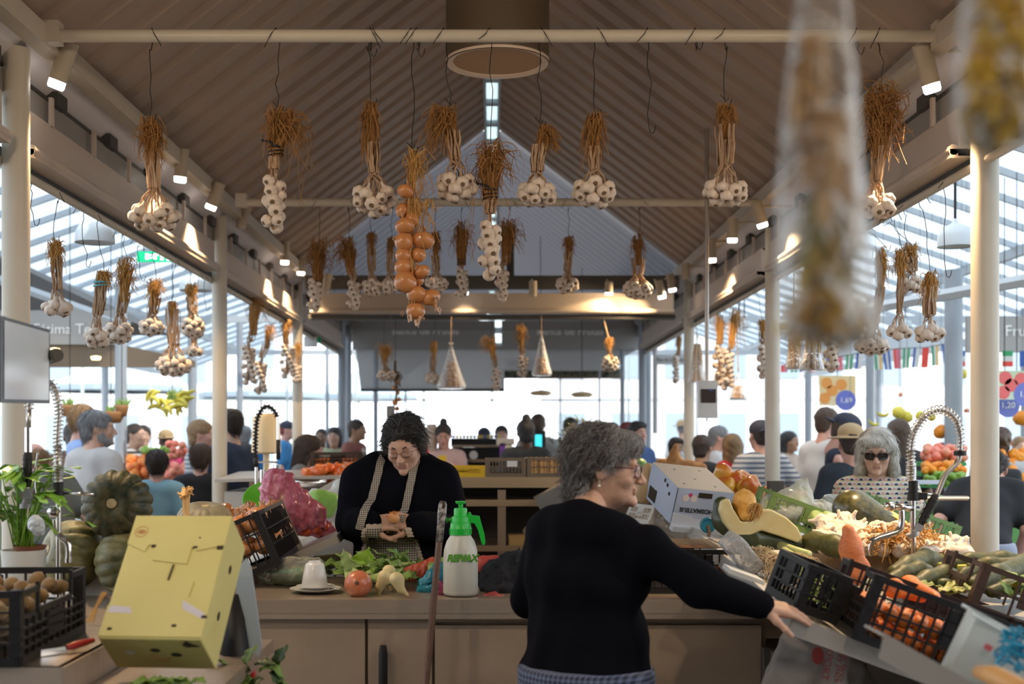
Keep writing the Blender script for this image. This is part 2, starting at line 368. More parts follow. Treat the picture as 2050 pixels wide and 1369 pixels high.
# --- eave beams, overhang soffit, grey beam, blind boxes, hanging rails
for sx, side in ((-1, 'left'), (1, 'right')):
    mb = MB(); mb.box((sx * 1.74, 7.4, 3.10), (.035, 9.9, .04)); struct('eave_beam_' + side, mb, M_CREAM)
    mb = MB(); mb.slab((sx * 1.775, -2.4, 3.115), (sx * 1.92, -2.4, 3.005), (sx * 1.92, 17, 3.005), (sx * 1.775, 17, 3.115), .012 * sx); struct('soffit_trim_' + side, mb, mat('soffit_skylit', (.74, .70, .72), .5))  # overhang underside gets a lighter colour for the sky light on it
    mb = MB(); mb.box((sx * 1.90, 7.2, 2.93), (.025, 9.6, .045)); struct('track_beam_' + side, mb, M_GREYP)
    mb = MB(); mb.box((sx * 1.90, 7.2, 2.99), (.02, 9.6, .010))
    for i in range(26): mb.box((sx * 1.88, -1.2 + i * .72, 3.0), (.035, .06, .03))
    mb.build('track_clamps', M_DARKP, None, label='row of black clamps on the %s roof track' % ('monitor-side' if sx < 0 else 'herb-bag-side'), kind='structure')
    cols = (4.75, 8.3, 11.75 if sx < 0 else 11.6, 15.2); xx = {4.75: 1.84 if sx < 0 else 1.905, 8.3: 1.84 if sx < 0 else 1.895}
    for k, Y in enumerate(cols):
        x = sx * xx.get(Y, 1.86); r = .052 if k == 0 else .05
        mb = MB(); mb.cyl((x, Y, 0), (x, Y, 3.06), r, 28); mb.cyl((x, Y, 0), (x, Y, .02), r + .05, 20)
        struct('column', mb, M_CREAM if k < 3 else M_BLUEG, auto=40)
    prev = .8
    for k, Y in enumerate(cols):
        y0, y1 = prev + .12, Y - .12; prev = Y
        mb = MB(); mb.box((sx * 1.875, (y0 + y1) / 2, 2.77), (.028, (y1 - y0) / 2, .095)); mb.box((sx * 1.86, (y0 + y1) / 2, 2.685), (.045, (y1 - y0) / 2, .018)); mb.cyl((sx * 1.83, y0, 2.70), (sx * 1.83, y1, 2.70), .022, 10); mb.cyl((sx * 1.87, y0, 2.86), (sx * 1.87, y1, 2.86), .014, 8)
        for q in range(6): yy = y0 + (y1 - y0) * (q + .5) / 6; mb.box((sx * 1.845, yy, 2.92), (.008, .012, .06))
        b = mb.build('roller_blind', mat('blind_vinyl', (.56, .47, .40), .55), None, kind='structure', auto=40)
    mb = MB(); mb.cyl((sx * 1.90, .6, 2.625), (sx * 1.90, 15.2, 2.625), .018, 10); struct('hanging_rail_beam_' + side, mb, M_CREAM, auto=40)
    mb = MB(); mb.box((sx * 1.93, 8, 2.665), (.012, 7.3, .03)); struct('rail_trim_' + side, mb, M_DARKP)
# cross pipes
def cross_pipe(Y, pyc, x0, x1, r, nm, lab):
    z = at(0, pyc, Y).z
    mb = MB(); mb.cyl((x0, Y, z), (x1, Y, z), r, 24)
    for x in (x0, x1): mb.box((x + (.03 if x > 0 else -.03), Y, z + .01), (.035, .03, .042)); mb.cyl((x - .006, Y, z), (x + .006, Y, z), r + .006, 24)
    return tag(mb.build(nm, M_CREAM, None, auto=40), kind='structure', label=lab)
cross_pipe(4.72, 72, -1.66, 1.70, .024, 'crossbar_beam', 'cream round bar carrying the first row of garlic')
cross_pipe(7.90, 405, -1.58, 1.72, .026, 'crossbar_beam', 'cream round bar carrying the second row of garlic')
# far cross beam with its blind box and king post
mb = MB(); mb.box((0, 11.35, 3.0), (1.72, .05, .06)); struct('far_beam', mb, M_DARKP)
mb = MB(); mb.box((0, 11.28, 2.80), (1.66, .05, .09)); mb.cyl((-1.66, 11.21, 2.72), (1.66, 11.21, 2.72), .025, 10); struct('far_blind_beam', mb, mat('blind_vinyl_far', (.50, .42, .35), .55), auto=40)
mb = MB(); mb.box((0, 11.30, 2.675), (1.68, .06, .02)); struct('far_blind_trim', mb, M_DARKP)
mb = MB(); mb.box((.17, 11.4, 3.28), (.035, .03, .24)); struct('king_post_beam', mb, M_DARKP)
mb = MB(); mb.box((0, 15.6, 3.0), (1.8, .04, .06)); struct('rear_beam', mb, M_GREYP)
# --- glazed aisle roofs on both sides: frosted panes with pale ribs
M_RIBB = mat('pale_rib', (.52, .57, .62), .5)
M_PANE = frost('aisle_pane', (.72, .80, .86), .86)
for sx, side in ((-1, 'left'), (1, 'right')):
    x0, z0, x1, z1 = 2.25, 4.5, 6.6, 3.0
    mb = MB(); mb.slab((sx * x0, -2, z0), (sx * x1, -2, z1), (sx * x1, 26, z1), (sx * x0, 26, z0), .01); struct('aisle_window_' + side, mb, M_PANE)
    mb = MB(); ang = math.atan2(z0 - z1, x1 - x0) * sx
    L_ = math.hypot(x1 - x0, z0 - z1) / 2
    for i in range(44): mb.box((sx * (x0 + x1) / 2, -2 + i * .64, (z0 + z1) / 2 - .05), (L_, .016, .03), (0, ang, 0))
    for t in (0, .34, .67, 1): mb.box((sx * (x0 + (x1 - x0) * t), 12, z0 + (z1 - z0) * t - .1), (.03, 14, .05))
    struct('aisle_roof_ribs_' + side, mb, M_RIBB)
    for i, Y in enumerate((9.5, 14.5, 20)):
        mb = MB(); mb.cyl((sx * 6.3, Y, 0), (sx * 6.3, Y, 3.1), .06, 16); struct('aisle_column', mb, M_BLUEG, auto=40)
        if i: mb = MB(); mb.box((sx * 4.2, Y, 2.97), (2.1, .03, .04)); struct('aisle_beam', mb, M_RIBB)
# --- the round duct
dz = at(0, 122, 5.6).z; dx = at(996, 0, 5.6).x
d = thing('ventilation_duct', 'wide brown round duct hanging down behind the first garlic bar', 'duct', (dx, 5.6, dz))
mb = MB(); mb.lathe([(.236, 0), (.236, 1.6)], 48, cap=False); mb.lathe([(.228, .0), (.228, 1.6)], 48, cap=False); mb.lathe([(.228, 0), (.236, 0)], 48, cap=False); mb.build('duct_shell', M_DUCT, d, auto=40)
mb = MB(); mb.lathe([(.236, -.012), (.236, .004), (.205, .010), (.203, -.006), (.232, -.014)], 48, cap=False); mb.build('rim', mat('duct_rim', (.78, .62, .50), .5), d, auto=40)
mb = MB(); mb.lathe([(0, -.002), (.205, -.002), (.205, .012), (0, .012)], 40, cap=False); mb.build('diffuser', mat('duct_disc', (.46, .28, .16), .6), d)
# --- cylinder spotlights on arms
M_LAMPB = mat('lamp_cream', (.50, .43, .33), .5)
M_LED = mat('lit_lens', (1, 1, 1), .3, emit=(1, .92, .84), estr=9)
M_LEDW = mat('lit_lens_warm', (1, 1, 1), .3, emit=(1, .75, .42), estr=5)
def spot(p_top, p_bot, beam_x, lab, lit=True, energy=26, aim=None, warm=(1., .70, .38), r=.036, blend=.6, size=74):
    a, b = Vector(p_top), Vector(p_bot); dv = (b - a); L_ = dv.length; q = dv.to_track_quat('-Z', 'Y')
    t = thing('spotlight', lab, 'lamp', a, q.to_euler(), 'cylinder spotlights under the roof')
    mb = MB(); mb.lathe([(0, .002), (r, 0), (r, -L_ * .82), (r * .93, -L_ * .82), (r * .93, -.01)], 28, cap=False); mb.build('lamp_housing', M_LAMPB, t, auto=35)
    mb = MB(); mb.lathe([(0, -L_), (r * .8, -L_ * .995), (r * .93, -L_ * .95), (r * .93, -L_ * .8), (0, -L_ * .8)], 24, cap=False); mb.build('lens', M_LED if lit else M_CREAM, t, auto=35)
    if beam_x is not None:
        mb = MB(); inv = q.to_matrix().inverted(); e = inv @ (Vector((beam_x, a.y - .02, a.z - .03)) - a); mb.tube([(0, 0, -.03), e], .007, 8); mb.build('mounting_arm', M_LAMPB, t, auto=35)
    else:
        mb = MB(); inv = q.to_matrix().inverted(); tgt = Vector((a.x, 11.33, 3.03)) if 10.5 < a.y < 11.5 else Vector((a.x, a.y, RZ - SL * abs(abs(a.x) - .06) + .02)); mb.tube([(0, 0, -.03), inv @ (tgt - a)], .008, 8); mb.build('mounting_arm', M_LAMPB, t, auto=35)
    if lit and energy:
        ld = bpy.data.lights.new('spot', 'SPOT'); ld.energy = energy; ld.color = warm; ld.spot_size = math.radians(size); ld.spot_blend = blend; ld.shadow_soft_size = .03
        lo = link('spot_light', ld, t, (0, 0, -L_ - .015))
        if aim is not None: lo.rotation_euler = (inv_q(q) @ (Vector(aim) - b).to_track_quat('-Z', 'Y')).to_euler()
    return t
def inv_q(q): return q.inverted()
def spot_px(tx, ty, bx, by, Y, side, lab, **k):
    return spot(at(tx, ty, Y), at(bx, by, Y + .02), side * 1.88 if side else None, lab, **k)
spot_px(140, 85, 110, 178, 4.86, -1, 'large cylinder spotlight beside the end of the first garlic bar, monitor side', energy=110, aim=(-1.30, 4.3, 1.3))
spot_px(366, 298, 360, 366, 6.75, -1, 'upright cylinder spotlight beside the garlic bunch over the pumpkins', energy=55, size=95, aim=(-2.0, 6.7, 1.9))
spot_px(440, 366, 420, 420, 7.5, -1, 'tilted cylinder spotlight just before the second garlic bar', energy=55, size=95, aim=(-2.0, 7.6, 1.9))
spot_px(495, 412, 480, 458, 8.4, -1, 'unlit tilted cylinder spotlight under the end of the second garlic bar', lit=False)
spot_px(571, 484, 570, 530, 10.1, -1, 'small lit spotlight above the far garlic braids, first of two', energy=70, size=95, aim=(-2.0, 10.2, 1.9))
spot_px(604, 512, 602, 551, 10.9, -1, 'small lit spotlight close to the far corner, second of two', energy=60, size=95, aim=(-1.95, 11.4, 1.9))
spot_px(1844, 88, 1868, 186, 4.80, 1, 'large cylinder spotlight beside the hanging herb bag', energy=260, aim=(1.5, 4.5, 1.0))
spot_px(1513, 404, 1528, 456, 7.7, 1, 'tilted spotlight right behind the big blurred bag', energy=70, size=95, aim=(2.0, 7.2, 1.9))
spot_px(1467, 436, 1466, 486, 8.3, 1, 'upright spotlight between two others near the second bar', energy=300, aim=(.3, 7.6, 1.3))
spot_px(1423, 476, 1425, 526, 9.3, 1, 'spotlight beside the vertical pole of the scale', energy=75, size=95, aim=(2.0, 9.9, 1.9))
spot_px(1372, 526, 1374, 560, 10.4, 1, 'unlit little spotlight next to the far corner', lit=False)
spot_px(1340, 548, 1347, 584, 11.0, 0, 'small lit spotlight in the corner above the end of the far blind', energy=90, size=80, aim=(.2, 11.15, 2.2))
spot_px(1318, 562, 1326, 598, 11.0, 0, 'small lit spotlight, lower one of the corner pair', energy=60, size=80, aim=(-.5, 11.15, 2.2))
spot_px(1067, 562, 1067, 594, 11.0, 0, 'short unlit spotlight above the far blind, middle', lit=False)
spot_px(1219, 564, 1219, 590, 11.10, 0, 'short spotlight throwing a fan of light on the far blind', energy=14, aim=(.95, 11.22, 2.6), size=110, blend=.1)
spot_px(658, 548, 650, 590, 10.9, 0, 'slanting unlit spotlight beside the far garlic braid', lit=False)
spot(at(930, 560, 11.05), at(930, 590, 11.05), None, 'short spotlight throwing a faint glow on the far blind behind the onions', energy=8, aim=(-.25, 11.24, 2.6))
spot(at(307, 110, 6.0), at(307, 172, 6.0), None, 'dark unlit cylinder fitting hanging from the ribbed ceiling', lit=False, r=.022)
# ================================================================== garlic, onions and bags on hooks
M_GARL = mat('garlic_skin', (.80, .69, .57), .55, col2=(.60, .47, .40), scale=22, var=.6, bump=.25, bscale=160, stretch=(3, 3, .6))
M_ROOT = mat('garlic_root', (.20, .13, .08), .9)
M_STALK = mat('garlic_stalk', (.55, .40, .27), .75, col2=(.36, .21, .12), scale=30, var=.7)
M_LEAF = mat('dry_leaf', (.40, .20, .055), .8, col2=(.24, .105, .03), scale=26, var=.7)
M_LEAFG = mat('dry_leaf_golden', (.62, .36, .11), .8, col2=(.40, .19, .05), scale=26, var=.7)
M_TIE = mat('black_tie', (.012, .012, .016), .5)
M_ONION = mat('onion_skin', (.58, .27, .09), .32, col2=(.45, .15, .05), scale=12, var=.8, stretch=(4, 4, .7), coat=.3)
M_SKIN = mat('papery_skin', (.70, .52, .38), .7, col2=(.5, .28, .18), scale=30)
def bulb_mesh(seed):
    r = random.Random(seed); s = 1; pr = [(.0085, -.0185), (.0165, -.0185), (.0235, -.0115), (.0265, -.001), (.0245, .0085), (.0175, .0175), (.0095, .0245), (.0055, .033), (.0042, .046)]
    pr = [(a * r.uniform(.96, 1.04), b) for a, b in pr]; mb = MB(); mb.lathe(pr, 28, lobes=r.choice((7, 8, 9)), lamp=.12)
    mb.lathe([(0, -.0195), (.0075, -.0205), (.0092, -.018), (.0085, -.014)], 10, mi=1, cap=False)
    P = []
    for i in range(10):
        a = r.uniform(0, 6.3); q = r.uniform(0, .007); P.append([(q * math.cos(a), q * math.sin(a), -.019), ((q + .003) * math.cos(a), (q + .003) * math.sin(a), -.0225), ((q + .005) * math.cos(a + .4), (q + .005) * math.sin(a + .4), -.025)])
    mb.strands(P, .0006, mi=1, seed=seed); return mb.mesh('bulb', [M_GARL, M_ROOT], True)
BULBS = [bulb_mesh(i) for i in range(4)]
def onion_mesh(seed, sq=1.):
    r = random.Random(seed); pr = [(0, -.034), (.010, -.0345), (.022, -.030), (.034, -.017), (.039, 0), (.036, .014), (.026, .026), (.012, .034), (.006, .042), (.004, .056)]
    mb = MB(); mb.lathe([(a, b * sq) for a, b in pr], 26, lobes=11, lamp=.02, cap=False); P = []
    for i in range(9): a = r.uniform(0, 6.3); P.append([(.003 * math.cos(a), .003 * math.sin(a), .05 * sq), (.006 * math.cos(a), .006 * math.sin(a), .058 * sq), (.010 * math.cos(a), .010 * math.sin(a), .064 * sq)])
    mb.strands(P, .0016, mi=1, seed=seed); P = []
    for i in range(16): a = r.uniform(0, 6.3); q = r.uniform(.002, .008); P.append([(q * math.cos(a), q * math.sin(a), -.033 * sq), (q * 1.3 * math.cos(a), q * 1.3 * math.sin(a), -.038 * sq)])
    mb.strands(P, .0007, mi=2, seed=seed); return mb.mesh('onion', [M_ONION, M_SKIN, M_ROOT], True)
ONIONS = [onion_mesh(i, s) for i, s in enumerate((1., .85, 1.08))]
def curls(n, base, h, w, lean, drop, seed, m=10, curl=.25, up=.6):
    """ribbons that rise from base, fan out and fall over"""
    g = np.random.default_rng(seed); t = np.linspace(0, 1, m)[None, :, None]; a = g.uniform(0, 2 * PI, (n, 1)); q = g.uniform(.15, 1, (n, 1)) ** .7
    D = np.stack([np.cos(a) * q, np.sin(a) * q * .8, np.zeros_like(a)], -1) * w
    hh = g.uniform(.55, 1.05, (n, 1, 1)) * h; tt = t[..., 0]
    z = hh[..., 0] * np.sin(np.clip(tt / up, 0, 1) * PI / 2) - (np.clip((tt - up) / (1 - up), 0, 1) ** 1.3) * g.uniform(.1, 1, (n, 1)) * drop
    P = D * (.26 + .74 * t ** 1.4) + np.array(lean) * (t ** 1.2); P[..., 2] += z
    fr = g.uniform(4, 11, (n, 1, 3)); ph = g.uniform(0, 6.3, (n, 1, 3)); P = P + np.sin(fr * t + ph) * t * w * curl
    return P + np.array(base)
def stalks(n, top, bot, rt, rb, seed, m=8, wob=.004):
    g = np.random.default_rng(seed); t = np.linspace(0, 1, m)[None, :, None]; a = g.uniform(0, 2 * PI, (n, 1, 1)); q = np.sqrt(g.uniform(0, 1, (n, 1, 1)))
    d = np.concatenate([np.cos(a), np.sin(a), 0 * a], -1) * q; a2 = a + g.normal(0, .3, a.shape); d2 = np.concatenate([np.cos(a2), np.sin(a2), 0 * a], -1) * q
    P = np.array(top) * (1 - t) + np.array(bot) * t + d * rt * (1 - t) + d2 * rb * t; fr = g.uniform(3, 8, (n, 1, 3)); ph = g.uniform(0, 6.3, (n, 1, 3))
    return P + np.sin(fr * t + ph) * wob * np.sin(PI * t)
HOOKN = [0]
def hook(p_top, p_bot, over, short, tag_lab, tangle=0):
    """wire bent over a bar at p_top and hooked at its foot"""
    r = random.Random(HOOKN[0]); HOOKN[0] += 1
    a = Vector(p_top); b = Vector(p_bot); mb = MB(); s = -1 if r.random() < .5 else 1; q = over
    P = [a + Vector((s * q * 1.9, -q * .9, -q * r.uniform(.6, 2.2))), a + Vector((s * q * .9, -q * 1.15, -q * .1)), a + Vector((s * q * .3, -q * .3, q * 1.12)), a + Vector((0, q * 1.1, q * .55)), a + Vector((0, q * 1.15, -q * .8)), a + Vector((0, q * .4, -q * 2))]
    for i in range(1, 7): t = i / 6; P.append(a.lerp(b, t) + Vector((r.uniform(-1, 1), r.uniform(-1, 1), 0)) * .006 * (1 - (t == 1)) * 1.4)
    P += [b + Vector((.004, 0, -.014)), b + Vector((.013, 0, -.018)), b + Vector((.02, 0, -.008)), b + Vector((.024, 0, .012))]
    o = link('wire_hook', None); mb2 = MB(); mb2.tube(P, .0017, 5)
    if tangle: mb2.tube([b + Vector((-.018, 0, .028)), b + Vector((-.004, -.004, .012)), b + Vector((.006, 0, .004)), b + Vector((.012, 0, .02))], .0016, 5)
    bpy.data.objects.remove(o); return mb2.build('wire_hook', M_WIRE, None, True, label=tag_lab, cat='hook', group='wire hooks on the bars and rails')
def bunch(desc, Y, xt, yt, wt, ys, ws, xb, yb, ye, wb, style='c', dx=0, drop=.6, gold=False, tie=None, n_t=150, hookfrom=None, wisps=0, curl=.25, seed=0, spread=1., n_b=None, grp='garlic bunches', fine=1.):
    k = mpp(Y); top = at(xt, yt, Y); T = thing('garlic_braid' if style == 'b' else 'garlic_bunch', desc, 'garlic', top, group=grp)
    L_ = lambda px, py: Vector(((px - xt) * k, 0, (yt - py) * k)); S = L_(xt + dx * .0 + (xb - xt) * .35, ys); B = L_(xb, yb + 3); C = L_(xb, (yb + ye) / 2)
    rw, rh = wb * k / 2, (ye - yb) * k / 2; R = .0268; g = random.Random(seed * 7 + int(xt))
    lm = M_LEAFG if gold else M_LEAF
    mb = MB(); hT = -S.z; mb.strands(curls(int(n_t * fine), S + Vector((0, 0, -.035)), hT + .03, wt * k / 2, (dx * k, 0, 0), hT * drop, seed, curl=curl), np.linspace(.0042, .0014, 10)[None, :] * g.uniform(.9, 1.1), flat=.35, seed=seed)
    if wisps: mb.strands(curls(wisps, S + Vector((0, 0, -.01)), hT * .75, wt * k * .75, (dx * k * 1.5, 0, 0), hT * 1.9, seed + 9, curl=.3), .0011, flat=.5, seed=seed)
    mb.build('dry_leaves', lm, T)
    mb = MB(); rs = ws * k / 2; mid = S.lerp(B, .75)
    mb.strands(stalks(int(34 * fine), S + Vector((0, 0, .012)), mid, rs, rs * .8, seed), .0042, flat=.5, sides=4, seed=seed)
    items = []
    if style == 'c':
        c2 = C + Vector((0, 0, 0)); a_, h_ = max(rw - R, .02), max(rh - R, .012); n = n_b or int(min(24, max(7, 4 * PI * ((a_ * a_ + 2 * a_ * h_) / 3) / (R * R * 2.5))))
        for i in range(int(n * 1.18)):
            z = 1 - 2 * (i + .5) / (n * 1.18); ph = i * 2.39996 + g.uniform(-.12, .12)
            if z > .72: continue
            q = math.sqrt(max(0, 1 - z * z)); p = c2 + Vector((a_ * q * math.cos(ph), a_ * q * math.sin(ph), h_ * z + g.uniform(-.003, .003)))
            src = B + Vector((0, 0, .035)); nd = (src - p).normalized(); nd = (nd + Vector((0, g.choice((-.3, .9, 1.2)) if math.sin(ph) < 0 else .2, .1))).normalized()
            items.append((p, nd))
            e = p + nd * .036; mb.tube([mid + Vector((g.uniform(-1, 1), g.uniform(-1, 1), 0)) * rs * .7, (mid + e) * .5 + Vector((p.x - C.x, p.y, 0)) * .25, e], (.0034, .003, .0042), 5)
    else:
        rows = max(3, int(2 * rh / (R * 1.42)));
        for i in range(rows):
            for j in range(3):
                z = C.z + rh - R - (i + (j % 2) * .5) * (2 * rh - 2 * R) / (rows - .5); ph = j * 2.1 + i * .35 - 2.2
                off = max(rw - R, .012); p = Vector((C.x + off * math.cos(ph), off * math.sin(ph), z))
                if j == 2 and i % 2: continue
                nd = Vector((-math.cos(ph) * .8, -math.sin(ph) * .8 + .3, .55)).normalized(); items.append((p, nd))
        mb.strands(stalks(12, mid, L_(xb, ye - 8), rs * .5, rs * .3, seed + 1), .004, flat=.6, seed=seed)
    mb.build('stalks', M_STALK, T)
    for p, nd in items:
        o = link('bulb', BULBS[g.randrange(4)], T, p, nd.to_track_quat('Z', 'Y').to_euler()); o.scale = (g.uniform(.86, 1.1) * spread,) * 3
    if tie:
        mb = MB(); tz = S.z + (0.004)
        for q in range(3 if tie != 'blue' else 2):
            zz = tz - q * .017; cx = S.x; mb.tube([(cx + (rs + .004) * math.cos(a), (rs + .004) * math.sin(a), zz + .004 * math.sin(a + q)) for a in np.linspace(0, 2 * PI, 14)], .0022 if tie != 'blue' else .004, 5)
        if tie == 'knot': mb.tube([(S.x - .05, -.02, tz + .02), (S.x - .02, -rs - .006, tz + .012), (S.x, -rs - .01, tz), (S.x + .02, -rs, tz - .006)], .005, 6)
        mb.build('tie', M_TIE if tie != 'blue' else mat('blue_tie', (.10, .45, .60), .6), T)
    return T, top
def hang(T, top, bar, desc, over=.026, tangle=0):
    r = random.Random(int(top.x * 999)); hook((top.x + r.uniform(-.015, .015), bar[0], bar[1]), top + Vector((0, 0, .0)), over, '', 'thin dark wire hook holding ' + desc, tangle)
Z1 = at(0, 72, 4.72).z; Z2 = at(0, 405, 7.9).z
R1 = [  # first bar
 ('fan-shaped garlic bunch at the monitor end of the first bar', 'the fan-shaped bunch at the monitor end', 300, 235, 66, 312, 30, 310, 396, 467, 108, dict(dx=0, drop=.9, n_b=17)),
 ('garlic braid with a black tie and a wide wispy dry top', 'the braid with the widest wispy top', 555, 218, 100, 296, 26, 548, 350, 467, 54, dict(style='b', dx=26, tie='knot', wisps=26, drop=.8)),
 ('garlic bunch with pale twisted stalks beside the onion rope', 'the bunch beside the onion rope', 742, 203, 46, 292, 30, 750, 362, 438, 100, dict(dx=-4, drop=1.0, n_b=17)),
 ('garlic bunch with a tangled top bent over to one side above its bulbs', 'the bunch whose bent top leans away', 900, 212, 70, 268, 30, 914, 335, 410, 92, dict(dx=-30, drop=1.5, wisps=10, n_b=18)),
 ('garlic braid with black ties and bushy top under the round duct', 'the bushy braid under the duct', 982, 285, 104, 382, 26, 980, 440, 563, 52, dict(style='b', dx=4, tie='knot', wisps=18, drop=.7, n_t=150)),
 ('garlic bunch with a ball-shaped top bent sideways, next to the duct', 'the bunch with a ball-shaped top', 1080, 250, 44, 296, 32, 1075, 356, 420, 88, dict(dx=26, drop=.8, n_b=15)),
 ('garlic bunch with a loose upright leaf tip, beside the empty long hook', 'the bunch beside the empty long hook', 1190, 226, 56, 300, 28, 1190, 348, 422, 96, dict(dx=0, drop=1.1, n_b=15)),
 ('garlic bunch with long brown stalks hanging alone beside the blurred bag', 'the lone bunch next to the blurred bag', 1452, 205, 50, 258, 44, 1453, 350, 420, 96, dict(dx=2, drop=.7, n_b=16)),
 ('curly brown garlic top partly hidden behind the big blurred bag', 'the curly bunch behind the blurred bag', 1765, 176, 96, 300, 30, 1752, 380, 445, 86, dict(dx=10, drop=.8, curl=.55)),
]
for i, (d, sh, xt, yt, wt, ys, ws, xb, yb, ye, wb, kw) in enumerate(R1):
    T, top = bunch(d, 4.72, xt, yt, wt, ys, ws, xb, yb, ye, wb, seed=i + 1, grp='garlic on the first bar', **kw); hang(T, top, (4.72, Z1), sh, tangle=i % 2)
for x, ye, lab in ((1300, 258, 'long empty wire hook dangling from the first bar'), (742, 104, 'short empty wire bent over the first bar beside the twisted bunch'), (838, 104, 'short empty wire bent over the first bar above the onion rope'), (1395, 90, 'tiny bent wire end on the first bar near the lone bunch'), (1718, 100, 'short bent wire close to the herb bag end of the first bar')):
    p = at(x, ye, 4.72); hook((p.x, 4.72, Z1), p, .026, '', lab)
R2 = [
 ('dark-topped garlic braid on the second bar, beside the corner spotlight', 640, 480, 74, 552, 16, 629, 556, 626, 32, dict(style='b', drop=.8, dx=0)),
 ('garlic braid with a swept top, second one along the second bar', 700, 474, 58, 540, 18, 708, 560, 622, 32, dict(style='b', dx=-16)),
 ('slim garlic bunch with straight stalks, third one along the second bar', 743, 464, 24, 500, 22, 745, 553, 596, 44, dict(dx=0)),
 ('garlic bunch half hidden behind the upper onions of the rope', 784, 474, 24, 510, 20, 780, 552, 592, 40, dict()),
 ('garlic bunch just behind the lower onions of the rope', 871, 464, 28, 515, 20, 874, 550, 586, 52, dict()),
 ('garlic braid with a spiky top between the onion rope and the big braid', 924, 445, 62, 520, 16, 924, 534, 602, 30, dict(style='b', tie='black')),
 ('dark garlic braid right behind the big bushy braid', 1018, 440, 66, 515, 18, 1004, 535, 604, 32, dict(style='b', dx=10)),
 ('small garlic bunch hanging alone in front of the bluish roof', 1140, 473, 28, 510, 18, 1136, 550, 592, 50, dict()),
 ('garlic bunch with a folded pale leaf at the far end of the second bar', 1278, 468, 38, 520, 28, 1276, 556, 602, 64, dict(wisps=3)),
]
for i, (d, xt, yt, wt, ys, ws, xb, yb, ye, wb, kw) in enumerate(R2):
    T, top = bunch(d, 7.9, xt, yt, wt, ys, ws, xb, yb, ye, wb, seed=i + 21, fine=.7, grp='garlic on the second bar', **kw); hang(T, top, (7.9, Z2), 'the ' + ' '.join(d.replace('hanging ', '').split()[:9]).rstrip(','))
R3 = [
 ('golden garlic bunch above the shallot string, far blind', 768, 690, 38, 722, 14, 774, 738, 764, 44, dict(curl=.5)),
 ('slender golden garlic bunch beside the cone-shaped bag', 870, 682, 22, 715, 16, 866, 743, 772, 34, dict()),
 ('leaning garlic braid crossing the strip of bright squares', 984, 672, 34, 712, 12, 993, 735, 784, 22, dict(style='b', dx=-12)),
 ('glowing garlic braid between the strip and the narrow bag', 1042, 648, 32, 694, 14, 1046, 710, 758, 26, dict(style='b')),
 ('bright garlic bunch on a slanting rope at the far blind end', 1218, 676, 26, 700, 14, 1222, 708, 748, 38, dict()),
]
for i, (d, xt, yt, wt, ys, ws, xb, yb, ye, wb, kw) in enumerate(R3):
    T, top = bunch(d, 11.2, xt, yt, wt, ys, ws, xb, yb, ye, wb, seed=i + 41, fine=.5, gold=True, grp='garlic under the far blind', **kw)
    mb = MB(); mb.cyl(top, (top.x - (.04 if i == 4 else 0), 11.28, 2.68), .006 if i == 4 else .002, 6); mb.build('hanging_twine', M_STALK if i == 4 else M_WIRE, None, label='cord from the far blind holding the ' + ' '.join(d.split()[:6]).rstrip(','), cat='cord')
RL = [  # left rail
 (5.37, 'small garlic bunch closest to the monitor on the side rail', 108, 478, 44, 520, 24, 115, 596, 638, 66, dict(drop=1.2)),
 (5.90, 'garlic bunch tied with blue string on the side rail', 208, 540, 38, 566, 26, 193, 648, 702, 52, dict(tie='blue', dx=8, drop=1.2)),
 (6.30, 'garlic bunch with the fattest leaning top, beside the blue tied one', 254, 515, 56, 590, 26, 238, 636, 692, 62, dict(dx=6, curl=.3)),
 (6.87, 'garlic bunch with a ragged golden top under the exit sign', 312, 558, 48, 600, 26, 304, 634, 678, 56, dict(dx=4)),
 (7.36, 'largest low garlic bunch with wide straight stalks before the street sign', 344, 603, 24, 622, 30, 348, 706, 757, 78, dict()),
 (7.75, 'double garlic bunch nearest the middle column, bulbs half way up', 382, 567, 34, 598, 24, 386, 628, 682, 52, dict()),
 (7.95, 'little reddish garlic cluster under the double bunch', 386, 668, 18, 678, 14, 389, 690, 716, 42, dict()),
 (9.7, 'tall garlic braid with a feathery top beyond the middle column', 512, 588, 56, 662, 18, 497, 690, 772, 32, dict(style='b', dx=12)),
 (10.2, 'garlic braid with its stalks slanting, lowest on the far rail', 542, 650, 30, 690, 18, 520, 722, 791, 32, dict(style='b', dx=10)),
 (11.0, 'sunlit garlic braid with a round top beside the third column', 570, 640, 34, 680, 20, 575, 688, 758, 34, dict(style='b')),
 (11.6, 'last thin garlic braid touching the third column', 597, 685, 18, 710, 12, 595, 728, 770, 22, dict(style='b')),
]
